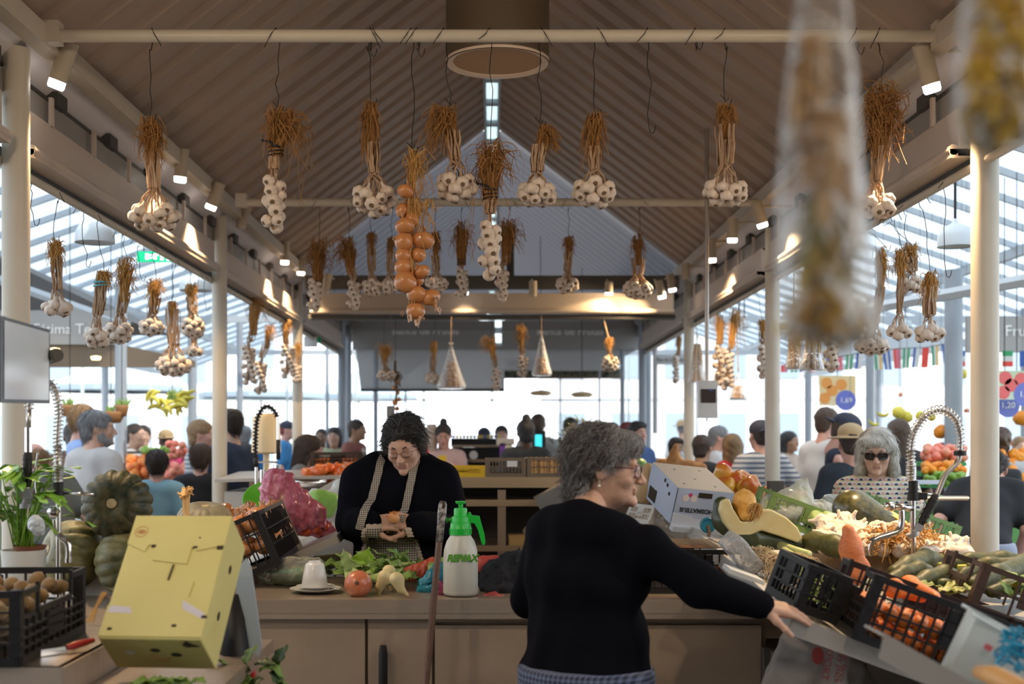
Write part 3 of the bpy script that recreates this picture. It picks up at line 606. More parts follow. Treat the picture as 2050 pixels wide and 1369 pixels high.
RR = [
 (5.45, 'garlic bunch with long loose golden stalks nearest the thick post', 1862, 542, 40, 580, 34, 1860, 644, 692, 66, dict(wisps=4, drop=1.2)),
 (5.83, 'garlic bunch on bare pale stalks between two others', 1806, 496, 38, 560, 16, 1800, 642, 684, 56, dict()),
 (5.95, 'garlic bunch hung high with its bulbs above the others', 1824, 488, 44, 520, 26, 1826, 548, 592, 60, dict()),
 (6.25, 'garlic bunch half covered by the edge of the big blurred bag', 1774, 495, 36, 580, 20, 1746, 672, 714, 74, dict()),
 (7.0, 'dark garlic braid showing just below the blurred bag', 1664, 630, 26, 660, 20, 1664, 676, 746, 34, dict(style='b')),
 (8.8, 'narrow garlic bundle beside the second post on the herb side', 1527, 640, 24, 668, 16, 1527, 690, 760, 26, dict(style='b')),
 (10.2, 'garlic braid with a ragged upright top near the scale pole', 1442, 630, 40, 680, 20, 1440, 690, 778, 30, dict(style='b')),
 (10.0, 'garlic braid with its top forked outwards like a horn', 1468, 616, 40, 690, 22, 1457, 700, 782, 30, dict(style='b', dx=16)),
 (12.8, 'thin leaning garlic braid beyond the scale', 1362, 668, 20, 705, 10, 1353, 712, 768, 15, dict(style='b')),
]
for sx, rows, seed0 in ((-1, RL, 61), (1, RR, 81)):
    for i, (Y, d, xt, yt, wt, ys, ws, xb, yb, ye, wb, kw) in enumerate(rows):
        T, top = bunch(d, Y, xt, yt, wt, ys, ws, xb, yb, ye, wb, seed=i + seed0, fine=.75 if Y < 9 else .5, gold=True, grp='garlic on the monitor side rail' if sx < 0 else 'garlic on the herb side rail', **kw)
        hook((sx * 1.90, Y, 2.625), top, .02, '', 'thin dark wire hook holding the ' + ' '.join(d.split()[:10]).rstrip(','))
for sx, Y, zz, lab in ((-1, 5.05, 2.45, 'short empty hook on the rail above the monitor'), (-1, 5.7, 2.37, 'forked empty hook between the first two bunches of the monitor rail'), (-1, 6.6, 2.42, 'empty hook on the rail near the green exit sign'), (-1, 8.1, 2.42, 'empty hook on the rail just before the middle column'), (1, 5.15, 2.25, 'long slanting empty hook beside the thick post'), (1, 6.6, 2.3, 'empty hook on the rail next to the blurred bag'), (1, 6.9, 2.42, 'short empty hook behind the blurred bag edge'), (1, 5.65, 2.38, 'short empty hook over the high hung garlic')):
    hook((sx * 1.90, Y, 2.625), (sx * 1.90 + .01, Y + .02, zz), .02, '', lab)
# --- the onion rope
Y = 4.62; k = mpp(Y); top = at(824, 300, Y); T = thing('onion_rope', 'rope of golden onions hanging in the middle of the first bar', 'onions', top)
mb = MB(); mb.strands(stalks(22, (0, 0, 0), (.01, 0, -.62), .008, .022, 5, m=14, wob=.012), .0022, flat=.6, seed=3)
mb.strands(curls(36, (0, 0, -.12), .12, .07, (.02, 0, 0), .22, 77, curl=.4), .0013, seed=4); mb.strands(curls(26, (.02, 0, -.25), .06, .06, (.04, 0, 0), .22, 78, curl=.4), .0016, seed=5)
mb.build('twine', M_LEAFG, T)
g = random.Random(3)
for (x, y, s) in ((812, 385, .8), (806, 420, .72), (812, 455, .95), (810, 485, .92), (848, 482, 1.05), (808, 512, .8), (838, 510, .72), (808, 535, .85), (812, 566, 1.1), (846, 545, .75), (835, 590, 1.0), (862, 595, .95), (832, 622, .9), (836, 560, .6), (826, 440, .7)):
    p = Vector(((x - 824) * k, g.uniform(-.03, .02), (300 - y) * k)); nd = Vector((-(x - 830) * .01, .25, .75)) + Vector((g.uniform(-.4, .4), 0, 0))
    if x > 860: nd = Vector((.5, 0, -1))
    o = link('onion', ONIONS[g.randrange(3)], T, p, nd.normalized().to_track_quat('Z', 'Y').to_euler()); o.scale = (s * 1.04,) * 3
mb = MB()
for (x, y) in ((808, 628), (822, 634), (832, 645), (790, 480), (872, 600), (880, 620), (868, 560), (845, 640)):
    c = np.array([(x - 824) * k, -.03, (300 - y) * k]); P = curls(4, c, .005, .014, (0, 0, 0), .03, x, m=5); mb.strands(P, .006, flat=.12, seed=x)
mb.build('loose_skin', M_SKIN, T)
hook((top.x, 4.72, Z1), top + Vector((0, .0, .0)), .026, '', 'twisted wire hook holding the rope of golden onions', 1)
# shallot string with a blank price tag under the far blind
Y = 11.2; k = mpp(Y); top = at(791, 722, Y); T = thing('shallot_string', 'dark string of shallots ending in two onions beside the price tag', 'onions', top)
mb = MB(); mb.strands(stalks(10, (0, 0, 0), (.01, 0, -.40), .012, .012, 9, m=8, wob=.01), .003, seed=3); mb.strands(curls(18, (0, 0, -.2), .1, .06, (0, 0, 0), .1, 79), .004, seed=4); mb.build('stalks', mat('shallot_stalk', (.16, .10, .05), .8), T)
for (x, y, s) in ((790, 752, .5), (796, 764, .5), (788, 776, .45), (797, 786, .45), (791, 806, .72), (799, 800, .6), (795, 818, .6)): o = link('onion', ONIONS[x % 3], T, ((x - 791) * k, 0, (722 - y) * k)); o.scale = (s,) * 3
mb = MB(); mb.cyl(top, (top.x, 11.28, 2.68), .003, 5); mb.build('hanging_twine', M_WIRE, None, label='cord from the far blind holding the dark shallot string', cat='cord')
mb = MB(); c = at(782, 824, 11.1); mb.box(c, (.038, .004, .055)); mb.cyl(c + Vector((0, 0, .05)), (c.x, 11.15, 2.68), .0015, 5); mb.build('price_tag', mat('tag_grey', (.30, .28, .26), .6), None, label='small grey tag hanging beside the shallot string', cat='tag')
# --- clear bags filled with dried produce
M_FILM = film('clear_film', (.85, .85, .86), .10, .08, .9, 40)
M_HERB = mat('dried_herb', (.80, .50, .06), .8, col2=(.30, .20, .03), scale=22, var=.55)
def cone_bag(desc, Y, xc, yt, yb, w, stuff, fill=.55, cords=None):
    k = mpp(Y); top = at(xc, yt, Y); h = (yb - yt) * k; r = w * k / 2; T = thing('hanging_bag', desc, 'bag', top)
    mb = MB(); n = 20; prof = [(r * .10, 0), (r * .16, -h * .08), (r * .45, -h * .40), (r * .8, -h * .75), (r, -h * .93), (r * .9, -h), (0, -h)]
    mb.lathe(prof, n, lobes=7, lamp=.10, cap=False); mb.lathe([(r * .10, 0), (r * .05, .012), (r * .2, .04)], 10, cap=False); mb.build('plastic_film', M_FILM, T, True)
    mb = MB(); mb.strands(stalks(46, (0, 0, -h * (1 - fill)), (0, 0, -h * .97), r * .35, r * .78, int(xc), m=5, wob=.006), .009, flat=.7, sides=4, seed=2); mb.build('dried_contents', stuff, T)
    mb = MB(); mb.cyl(top, (top.x, Y + .08 if Y > 8 else Y, cords), .004, 6); mb.build('hanging_twine', M_STALK, None, label='cord holding the ' + ' '.join(desc.split()[:8]), cat='cord')
M_PUFF = mat('dried_orange_puffs', (.62, .38, .20), .8, col2=(.45, .25, .12), scale=20)
cone_bag('cone-shaped clear bag of dried husks under the far blind', 11.15, 903, 694, 778, 58, M_PUFF, .62, 2.68)
cone_bag('narrow clear bag of dried husks beside the glowing braid', 11.15, 1084, 672, 752, 40, M_PUFF, .45, 2.68)
cone_bag('clear bag of pale straw beside the scale pole', 11.3, 1396, 680, 766, 34, mat('pale_straw', (.62, .45, .30), .8), .9, 2.64)
cone_bag('long clear sleeve of brown garlic stalks below the blurred bag', 7.9, 1590, 630, 740, 34, M_STALK, .95, 2.62)
cone_bag('wide clear sleeve of straight garlic stalks below the blurred bag', 7.5, 1626, 640, 742, 48, mat('sleeve_straw', (.60, .42, .24), .7, col2=(.4, .24, .11), scale=30), .95, 2.62)
cone_bag('wrinkled clear bag at the foot of the forked braids', 10.0, 1478, 745, 800, 34, M_PUFF, .5, 2.62)
# --- two herb bags close to the lens
def near_bag(desc, Y, xc, xtop, yt, yb, wt, wb, stuff_list, seed, knot=True):
    k = mpp(Y); top = at(xtop, yt, Y); bot = at(xc, yb, Y); T = thing('herb_bag', desc, 'bag', top); g = random.Random(seed)
    h = top.z - bot.z; dxx = bot.x - top.x; n = 26; V = []; rows = 14
    for i in range(rows):
        t = i / (rows - 1); w = (wt + (wb - wt) * t ** .8) * k / 2 * (1 if t < .97 else .85)
        for j in range(n): a = 2 * PI * j / n; q = w * (1 + .10 * math.sin(3 * a + 5 * t + seed) + .05 * math.sin(7 * a + 11 * t)); V.append((dxx * t + q * math.cos(a), q * .55 * math.sin(a), -h * t))
    Fs = [(i * n + j, i * n + (j + 1) % n, (i + 1) * n + (j + 1) % n, (i + 1) * n + j) for i in range(rows - 1) for j in range(n)] + [tuple((rows - 1) * n + j for j in range(n))]
    mb = MB(); mb.add(V, Fs); mb.build('plastic_film', M_FILM2, T, True)
    mb = MB()
    for (x, y, w, l, mi) in stuff_list:
        c = np.array([(x - xtop) * k, 0, (yt - y) * k]); P = curls(64, c, l * k * .5, w * k * .55, (0, 0, 0), l * k * .9, g.randrange(999), m=6, curl=.35); mb.strands(P, .0055 * Y, flat=.5, mi=mi, seed=seed)
    mb.build('dried_herbs', [M_HERB, mat('herb_green', (.42, .34, .10), .8, col2=(.20, .16, .05), scale=30), mat('herb_yellow', (.90, .60, .06), .75, col2=(.62, .34, .03), scale=30), mat('straw_pale', (.80, .52, .26), .8, col2=(.50, .28, .12), scale=25)], T)
    mb = MB(); mb.cyl(top, top + Vector((0, 0, .35)), .0016, 6); mb.build('hanging_twine', M_WIRE, None, label='cord holding the ' + ' '.join(desc.split()[:8]), cat='cord'); return T
M_FILM2 = film('herb_bag_film', (.90, .86, .82), .07, .12, .8, 40)
near_bag('tall blurred clear bag of dried herbs hanging close to the lens', 1.05, 1655, 1645, -20, 690, 95, 205, [(1670, 620, 80, 130, 2), (1620, 640, 80, 90, 2), (1650, 560, 90, 160, 0), (1700, 640, 60, 90, 0), (1640, 480, 60, 160, 1), (1650, 340, 70, 240, 3), (1620, 200, 60, 240, 3), (1680, 560, 60, 200, 1), (1690, 420, 50, 200, 3)], 3)
near_bag('fat blurred clear bag of golden herbs cut by the frame corner', .98, 2005, 2000, -120, 290, 120, 180, [(2000, 230, 110, 110, 2), (1980, 150, 80, 140, 2), (2030, 160, 90, 160, 0), (2010, 60, 100, 160, 2), (1990, 250, 110, 60, 0), (2000, 200, 70, 110, 1)], 8)
# ================================================================== counters, trays and everything lying on them
M_EDGE = mat('steel_edge', (.46, .43, .40), .45, .5, bump=.03, bscale=30)
M_CARD = mat('yellow_cardboard', (.60, .52, .20), .75, col2=(.55, .47, .17), scale=6, bump=.05, bscale=120)
M_PRINT = mat('red_print', (.50, .16, .05), .8)
M_SLOT = mat('dark_slot', (.03, .02, .012), .9)
M_ZUC = mat('zucchini_skin', (.062, .064, .020), .48, col2=(.11, .105, .038), scale=60, var=.3, bump=.08, bscale=50, spec=.35)
M_CARROT = mat('carrot_skin', (.78, .22, .035), .45, col2=(.68, .16, .02), scale=30, stretch=(1, 1, 6), bump=.2, bscale=50)
M_GREEN = mat('leaf_green', (.13, .24, .04), .5, col2=(.26, .38, .09), scale=18, bump=.3, bscale=50)
M_LGREEN = mat('pale_leaf', (.50, .58, .20), .5, col2=(.30, .42, .10), scale=12, bump=.3, bscale=40, sss=.05)
M_CREAMV = mat('pale_flesh', (.74, .64, .36), .5, col2=(.66, .52, .24), scale=20)
M_WGREY = mat('dull_white', (.60, .60, .58), .5)
def Mx(loc, rot=(0, 0, 0)): return Matrix.Translation(loc) @ Euler(rot).to_matrix().to_4x4()
# --- main counter
c = MB(); c.box((.04, 4.99, .925), (1.03, .39, .025)); c.box((.04, 4.615, .915), (1.03, .012, .037))
tag(c.build('steel_countertop', M_STEEL, None, auto=30), 'long brushed steel worktop between the two women', 'counter')
t = thing('counter_cabinet', 'steel cupboard under the worktop between the women', 'cabinet', (.32, 4.64, 0))
mb = MB(); mb.box((-.28, .36, .44), (1.0, .33, .44)); mb.build('body', M_STEELD, t, auto=30)
def panel(px0, px1, py0, py1, nm, handle=False):
    a = at(px0, py0, 4.64); b = at(px1, py1, 4.64); mb = MB(); z0 = max(b.z, .08); mb.box(((a.x + b.x) / 2 - .32, .018, (a.z + z0) / 2), ((b.x - a.x) / 2 - .003, .014, (a.z - z0) / 2 - .002)); return mb.build(nm, M_STEELD, t, auto=30)
panel(512, 732, 1222, 1900, 'door'); panel(735, 866, 1222, 1900, 'door'); panel(869, 1490, 1222, 1246, 'drawer'); d3 = panel(869, 1526, 1251, 1900, 'door')
h = thing('long_handled_scraper', 'black handle standing upright against the cupboard door', 'handle', at(767, 1420, 4.60))
mb = MB(); zt = at(767, 1293, 4.6).z - h.location.z; mb.tube([(0, 0, -.62), (0, 0, zt - .02), (0, 0, zt)], [.012, .012, .008], 12); mb.build('shaft', M_BLACK, h, auto=40)
mb = MB(); mb.tube([(0, 0, zt - .17), (0, 0, zt - .16), (0, 0, zt - .03), (0, 0, zt + .002)], [.014, .017, .017, .012], 12); mb.build('grip', M_BLACK, h, auto=40)
# --- the sloping display trays
P0 = Vector((.835, 3.4, 1.06)); UR = Vector((.940, 0, -.342)); VR = Vector((.085, 1.8, .057)).normalized(); NR = UR.cross(VR).normalized()
PL = Vector((-.68, 5.35, 1.133)); UL = Vector((-.92, 0, -.39)).normalized(); VL = Vector((0, 1, .03)).normalized(); NL = VL.cross(UL).normalized()
def onplane(px, py, P, N_, h=0.):
    d = at(px, py, 1.) - Vector((0, 0, CZ)); o = Vector((0, 0, CZ)); P2 = P + N_ * h; return o + d * ((P2 - o).dot(N_) / d.dot(N_))
def TR(px, py, h=0.):
    q = onplane(px, py, P0, NR, h); ym = 3.75 + (1200 - py) * .0075       # beyond the carrot crate the produce is heaped on a flatter second tier
    return q if 0 < q.y < ym or py > 1255 else at(px, py, ym)
TL = lambda px, py, h=0.: onplane(px, py, PL, NL, h)
RM = Matrix((UR, VR, NR)).transposed()            # local x downhill to the customers, y away, z up off the tray
LM = Matrix((-UL, VL, NL)).transposed()
def tray(name, P, U, V, N_, lu, lv, lab, lip=.028):
    mb = MB(); a, b, c_, d_ = P, P + U * lu, P + U * lu + V * lv, P + V * lv
    q = (a, b, c_, d_) if (b - a).cross(d_ - a).dot(N_) > 0 else (a, d_, c_, b); mb.slab(*q, .006)
    mb2 = MB()
    for s0, s1 in ((a, b), (a, d_), (b, c_)):
        e = (s1 - s0).normalized(); o_ = e.cross(N_).normalized() * .004; mb.slab(s0 - o_, s1 - o_, s1 - o_ - N_ * lip, s0 - o_ - N_ * lip, .008)
    mb.cyl(P + U * lu * .7 + V * lv * .3, (P + U * lu * .7 + V * lv * .3).xy.to_3d(), .03, 12) if P.x < 0 else None
    return tag(mb.build(name, M_EDGE, None, auto=30), lab, 'display tray')
tray('display_tray', P0, UR, VR, NR, 1.0, 2.5, 'steel sloping tray under the carrot crate where the old woman rests her hand', .05)
tray('display_tray', PL, UL, VL, NL, 1.2, 2.2, 'steel sloping tray under the onion crate', .036)
mb = MB(); mb.slab((1.14, 3.9, .97), (1.86, 3.9, .97), (1.86, 5.05, 1.10), (1.14, 5.05, 1.10), .03)
for x, y in ((1.2, 4.0), (1.8, 4.0), (1.2, 4.95), (1.8, 4.95)): mb.cyl((x, y, .5), (x, y, 1.0), .02, 8)
tag(mb.build('display_tray', M_EDGE, None, auto=30), 'raised steel tray beneath the zucchini and the loose garlic', 'display tray')
# second tray nearer the lens with its tub
P2 = at(1770, 1268, 2.55); P2 = Vector(P2); U2 = Vector((.86, -.16, -.48)).normalized(); V2 = Vector((.0, 1, .03)).normalized(); N2 = U2.cross(V2).normalized()
mb = MB(); a = P2; b = P2 + U2 * .75; mb.slab(a, b, b + Vector((0, .13, 0)), a + Vector((0, .13, 0)), .006); mb.slab(a + Vector((0, -.004, 0)), a + Vector((-.012, -.004, -.052)), b + Vector((-.012, -.004, -.052)), b + Vector((0, -.004, 0)), .008)
mb.cyl(P2 + U2 * .6 + Vector((0, .08, 0)), (P2 + U2 * .6 + Vector((0, .08, 0))).xy.to_3d(), .03, 10)
tag(mb.build('display_tray', M_EDGE, None, auto=30), 'slanting steel tray edge under the white tub', 'display tray')
# --- left steel table
mb = MB(); mb.box((-1.40, 3.95, .978), (.36, .98, .022)); mb.box((-1.40, 2.978, .955), (.36, .01, .045)); mb.box((-1.045, 3.95, .955), (.01, .98, .045))
for x, y in ((-1.12, 3.1), (-1.7, 3.1), (-1.12, 4.8)): mb.cyl((x, y, 0), (x, y, .96), .025, 10)
tag(mb.build('steel_table', M_STEEL, None, auto=30), 'flat steel table under the kiwi crate and the pumpkins', 'table')
mb = MB(); mb.box((-.86, 3.42, .90), (.17, .46, .02)); mb.cyl((-.86, 3.5, 0), (-.86, 3.5, .9), .03, 12); mb.box((-.86, 3.5, .015), (.2, .2, .015))
tag(mb.build('low_steel_shelf', M_STEEL, None, auto=30), 'low steel shelf carrying the yellow carton', 'shelf')
mb = MB(); mb.box((-1.28, 4.62, 1.045), (.20, .28, .045)); tag(mb.build('steel_tray_stand', M_EDGE, None, auto=30), 'shallow steel tray behind the carton beside the pumpkins', 'tray')

# --- plastic crates
def crate_mesh(w, d, h, cell=.03, notch=True, mt=None, seed=0, solidc=True, rows=3):
    mb = MB(); t = .004
    for sx in (-1, 1):
        for sy in (-1, 1): mb.box((sx * (w / 2 - .012), sy * (d / 2 - .012), h / 2), (.014, .014, h / 2))
    def wall(L_, M_):
        R3 = M_; 
        def bx(cx, cz, hx, hz): mb.box(tuple(R3 @ Vector((cx, 0, cz))), (hx, t, hz), R3)
        top = h * .98; low = top - (.05 if notch else 0)
        bx(0, .012, L_ / 2, .012)
        if notch and L_ < w - .01:
            bx(0, low - .012 - .0, L_ * .26, .008); 
            for s in (-1, 1): bx(s * L_ * .38, top - .006, L_ * .12, .008); bx(s * L_ * .26, (top + low) / 2, .007, (top - low) / 2 + .01)
            tp = low - .02
        else: bx(0, top - .006, L_ / 2, .009); tp = top - .012
        n = max(3, int(L_ / cell))
        for i in range(1, n):
            x = -L_ / 2 + L_ * i / n; mid = abs(x) < L_ * .14
            bx(x, (tp + .02) / 2, .0026, (tp - .02) / 2)
        for j in range(1, rows + 1): bx(0, .02 + (tp - .02) * j / (rows + 1), L_ / 2, .003)
        if solidc: bx(0, .02 + (tp - .02) * .62, L_ * .12, (tp - .02) * .34)
    for (L_, dx, dy, a) in ((w, 0, -d / 2, 0), (w, 0, d / 2, 0), (d, -w / 2, 0, PI / 2), (d, w / 2, 0, PI / 2)):
        M_ = Euler((0, 0, a)).to_matrix()
        n0 = len(mb.v); wall(L_ - .01, M_)
        for i in range(n0, len(mb.v)): mb.v[i] = mb.v[i] + np.array((dx, dy, 0))
    for i in range(9): mb.box((0, -d / 2 + d * (i + .5) / 9, .006), (w / 2, d / 30, .004))
    return mb
def crate(lab, M, w, d, h, m=None, name='plastic_crate', **k):
    mb = crate_mesh(w, d, h, **k); o = mb.build(name, m or M_BLACK); o.matrix_world = M; return tag(o, lab, 'crate')
def fr(P, R3): return Matrix.Translation(P) @ R3.to_4x4()
# kiwi crate on the table
kM = Matrix.Translation((-1.45, 3.22, 1.002)) @ Euler((0, 0, math.radians(3))).to_matrix().to_4x4()
crate('black crate of kiwis standing on the steel table', kM, .60, .56, .185, rows=3, cell=.05)
M_KIWI = mat('kiwi_fuzz', (.27, .155, .055), .9, col2=(.20, .11, .035), scale=40, bump=.3, bscale=300, sheen=.3)
mb = MB(); mb.lathe([(0, -.033), (.010, -.032), (.021, -.022), (.0255, 0), (.022, .020), (.012, .030), (.005, .0325), (.004, .036), (0, .036)], 20, cap=False); KW = mb.mesh('kiwi', M_KIWI, True)
g = random.Random(11)
for i in range(81):
    x = -1.69 + (i % 9) * .058 + g.uniform(-.01, .01); y = 2.985 + (i // 9) * .06 + g.uniform(-.012, .012); z = 1.10 + (.018 if i % 2 else 0) + (y - 2.98) * .07
    o = link('kiwi', KW, None, (x, y, z), (g.uniform(0, 3), g.uniform(0, 3), g.uniform(0, 3)), 'brown kiwi heaped in the black crate on the steel table', 'kiwi', 'kiwis in the black crate'); o.scale = (.84,) * 3
mb = MB(); mb.box((-1.45, 3.22, 1.045), (.27, .25, .030)); tag(mb.build('crate_liner', mat('liner', (.05, .035, .025), .9)), 'dark paper liner under the kiwis', 'liner')
# red knife
k0 = at(133, 1296, 3.16); k1 = at(188, 1281, 3.22); kn = thing('knife', 'small knife with a red handle lying on the steel table edge', 'knife', k0, group=None)
d_ = k1 - k0; mb = MB(); mb.tube([(0, 0, 0), tuple(d_ * .3), tuple(d_ * .7), tuple(d_)], [.007, .010, .009, .006], 10); mb.build('handle', mat('red_plastic', (.45, .02, .02), .35), kn, auto=50)
mb = MB(); mb.box(tuple(-d_ * .55), (d_.length * .6, .001, .008), (0, 0, math.atan2(d_.y, d_.x))); mb.build('blade', M_CHROME, kn)
mb = MB(); P = [[tuple(at(205 + i * 2, 1185, 3.35)), tuple(at(190 + i * 1, 1215, 3.32)), tuple(at(172 + i * 3, 1246, 3.28))] for i in range(6)]; mb.strands(P, .0015, seed=1); tag(mb.build('straw_wisp', M_LEAFG), 'few loose straws sticking out beside the carton', 'straw')

# --- the yellow carton (leaning back) and what is behind it
YM = Matrix.Translation((-.8423, 3.2699, 1.1474)) @ Euler((-.6968, -.0052, -.1192), 'XYZ').to_matrix().to_4x4()
w, d, h = .2695, .1483, .3826; t = thing('yellow_carton', 'big yellow cardboard carton leaning on its corner in front of the pumpkins', 'box', (0, 0, 0)); t.matrix_world = YM
mb = MB(); mb.box((0, 0, 0), (w / 2, d / 2, h / 2)); o = mb.build('carton_body', M_CARD, t); bv = o.modifiers.new('b', 'BEVEL'); bv.width = .004; bv.segments = 2
F_ = lambda u, v: (u * w / 2, v * h / 2)
mb = MB(); y = -d / 2 - .001
top = [F_(-1, 1), F_(1, 1), F_(1, .50), F_(.45, .40), F_(.35, .47), F_(.33, .18), F_(-.38, .24), F_(-.42, .50), F_(-.55, .50), F_(-.6, .38), F_(-1, .52)]
bot = [F_(-1, -.97), F_(-1, -.50), F_(-.35, -.33), F_(-.22, -.08), F_(.58, -.10), F_(.55, -.35), F_(1, -.62), F_(1, -.97)]
for q in (top, bot): mb.prism(q[::-1], Mx((0, y, 0)), .004)
o = mb.build('interlocking_flaps', M_CARD, t)
mb = MB(); mb.prism([F_(.06, .17), F_(.085, .17), F_(.06, -.09), F_(.035, -.09)][::-1], Mx((0, y - .001, 0)), .003)
for (u, v, r) in ((-.44, .48, .006), (.42, .46, .006), (.92, .46, .008), (.96, -.66, .007), (.42, -.80, .006), (-.82, -.86, .006), (.46, .62, .003)): mb.box((u * w / 2, y - .001, v * h / 2), (r, .002, r * .6))
for (v, hh) in ((.36, .012), (-.40, .012)): mb.lathe([(0, 0), (.009, 0)], 14, Mx((w / 2 + .0012, 0, v * h / 2), (0, PI / 2, 0)) @ Matrix.Scale(1.5, 4, (1, 0, 0)), cap=False)
mb.lathe([(0, 0), (.009, 0)], 14, Mx((-.0, -.02, -h / 2 - .0012), (PI, 0, 0)) @ Matrix.Scale(1.5, 4, (1, 0, 0)), cap=False)
mb.lathe([(0, 0), (.010, 0)], 14, Mx((.05, .0, -h / 2 - .0012), (PI, 0, 0)) @ Matrix.Scale(1.5, 4, (1, 0, 0)), cap=False); mb.prism([(.07, .04), (.105, .045), (.085, .055), (.075, .07), (.06, .05)], Mx((.02, .0, -h / 2 - .002), (PI / 2, 0, 0)), .002)
mb.build('vent_hole', M_SLOT, t)
mb = MB(); mb.lathe([(0, 0), (.009, 0)], 14, Mx((-.07, -.01, -h / 2 - .002), (PI, 0, 0)) @ Matrix.Scale(1.5, 4, (1, 0, 0)), cap=False); mb.build('pale_plug', M_WGREY, t)
mb = MB()
for (u, v) in ((-.98, -.60), (.45, -.62)): mb.prism([F_(u, v), F_(u + .05, v + .10), F_(u + .45, v + .08), F_(u + .50, v - .02)][::-1] if u < 0 else [F_(u, v + .22), F_(u + .5, v + .02), F_(u + .5, v - .08), F_(u + .05, v + .08)][::-1], Mx((0, y - .0008, 0)), .003)
mb.build('label_print', mat('label_lilac', (.55, .50, .55), .7), t)
mb = MB(); mb.lathe([(.0165, 0), (.018, 0)], 24, Mx((-.78 * w / 2, y - .0032, .72 * h / 2), (PI / 2, 0, 0)), cap=False)
for a, s in ((-.006, .006), (.0, .007), (.006, .006), (-.003, .005), (.004, .005)): mb.lathe([(s - .0012, 0), (s, 0)], 16, Mx((-.78 * w / 2 + a, y - .0032, .72 * h / 2 + s * .4 - .003), (PI / 2, 0, 0)), cap=False)
mb.lathe([(.010, 0), (.0108, 0)], 24, Mx((w / 2 + .0018, -.01, -.60 * h / 2), (0, PI / 2, 0)), cap=False)
mb.tube([(-.03, .012, -h / 2 - .002), (-.015, .004, -h / 2 - .002), (0, .014, -h / 2 - .002), (.02, .02, -h / 2 - .002), (.035, .012, -h / 2 - .002), (.02, .03, -h / 2 - .002), (-.01, .028, -h / 2 - .002)], .0008, 4)
mb.build('stamp_print', M_PRINT, t)
# plastic board, red stick and greens behind the carton
mb = MB(); pts = [(482, 1130), (492, 1118), (502, 1135), (514, 1220), (523, 1290), (518, 1316), (500, 1318), (478, 1230), (470, 1160)]; Vq = [at(x, y, 3.62) for x, y in pts]; n = len(Vq)
mb.add(Vq + [v + Vector((0, .012, 0)) for v in Vq], [tuple(range(n)), tuple(range(2 * n - 1, n - 1, -1))] + [(i, (i + 1) % n, (i + 1) % n + n, i + n) for i in range(n)]); tag(mb.build('cutting_board', mat('grey_board', (.36, .42, .47), .5)), 'grey plastic board standing behind the yellow carton', 'board')
mb = MB(); mb.tube([at(496, 1312, 3.6), at(522, 1420, 3.5)], .011, 10); tag(mb.build('red_stick', mat('red_pole', (.5, .02, .03), .35), auto=40), 'red plastic stick beside the yellow carton', 'stick')
mb = MB(); mb.tube([at(466, 1190, 3.64), at(470, 1300, 3.62), at(490, 1400, 3.55)], [.03, .045, .04], 10); tag(mb.build('dark_sack', M_BLACK, None, True), 'dark sack squeezed between the carton and the grey board', 'sack')
def leaf(mb, base, dirv, up, L_, Wd, curl=.3, seed=0, mi=0, wave=.12, nu=9, nv=7):
    r = random.Random(seed); D = Vector(dirv).normalized(); U = Vector(up); S = D.cross(U).normalized(); U = S.cross(D).normalized(); V = []; p1, p2 = r.uniform(0, 6), r.uniform(4, 8)
    for i in range(nu):
        t = i / (nu - 1); w_ = Wd * (math.sin(PI * min(1, t * .92 + .06)) ** .7) * .5
        for j in range(nv):
            s = (j / (nv - 1)) * 2 - 1; q = D * (L_ * t * (1 - .15 * abs(s))) + S * (w_ * s) + U * (-curl * L_ * t * t + abs(s) * w_ * .35 + wave * Wd * math.sin(p2 * t * 2 + p1 + 3 * s) * abs(s))
            V.append(Vector(base) + q)
    mb.add(V, [(i * nv + j, i * nv + j + 1, (i + 1) * nv + j + 1, (i + 1) * nv + j) for i in range(nu - 1) for j in range(nv - 1)], mi)
def leaves(name, lab, cat, items, mats, thick=.0015):
    """items: (base, dir, length, width, curl, mat index)"""
    mb = MB()
    for i, (b, dv, L_, Wd, cu, mi) in enumerate(items): leaf(mb, b, dv, (0, -.2, 1), L_, Wd, cu, i * 3 + len(items), mi)
    o = mb.build(name, mats, None, True); s = o.modifiers.new('s', 'SOLIDIFY'); s.thickness = thick; return tag(o, lab, cat)
its = [(at(450 + i * 7, 1330 + (i % 3) * 14, 3.45), (rnd.uniform(-1, 1), rnd.uniform(-.5, .5), rnd.uniform(-.6, 1)), .06, .045, .4, i % 2) for i in range(16)] + [(at(300 + i * 9, 1368, 3.1), (rnd.uniform(-1, 1), -.3, .3), .06, .04, .4, 0) for i in range(10)]
leaves('leaf_trimmings', 'dark green vegetable trimmings under the yellow carton', 'leaves', its, [M_GREEN, mat('dark_leaf', (.05, .10, .03), .5)])
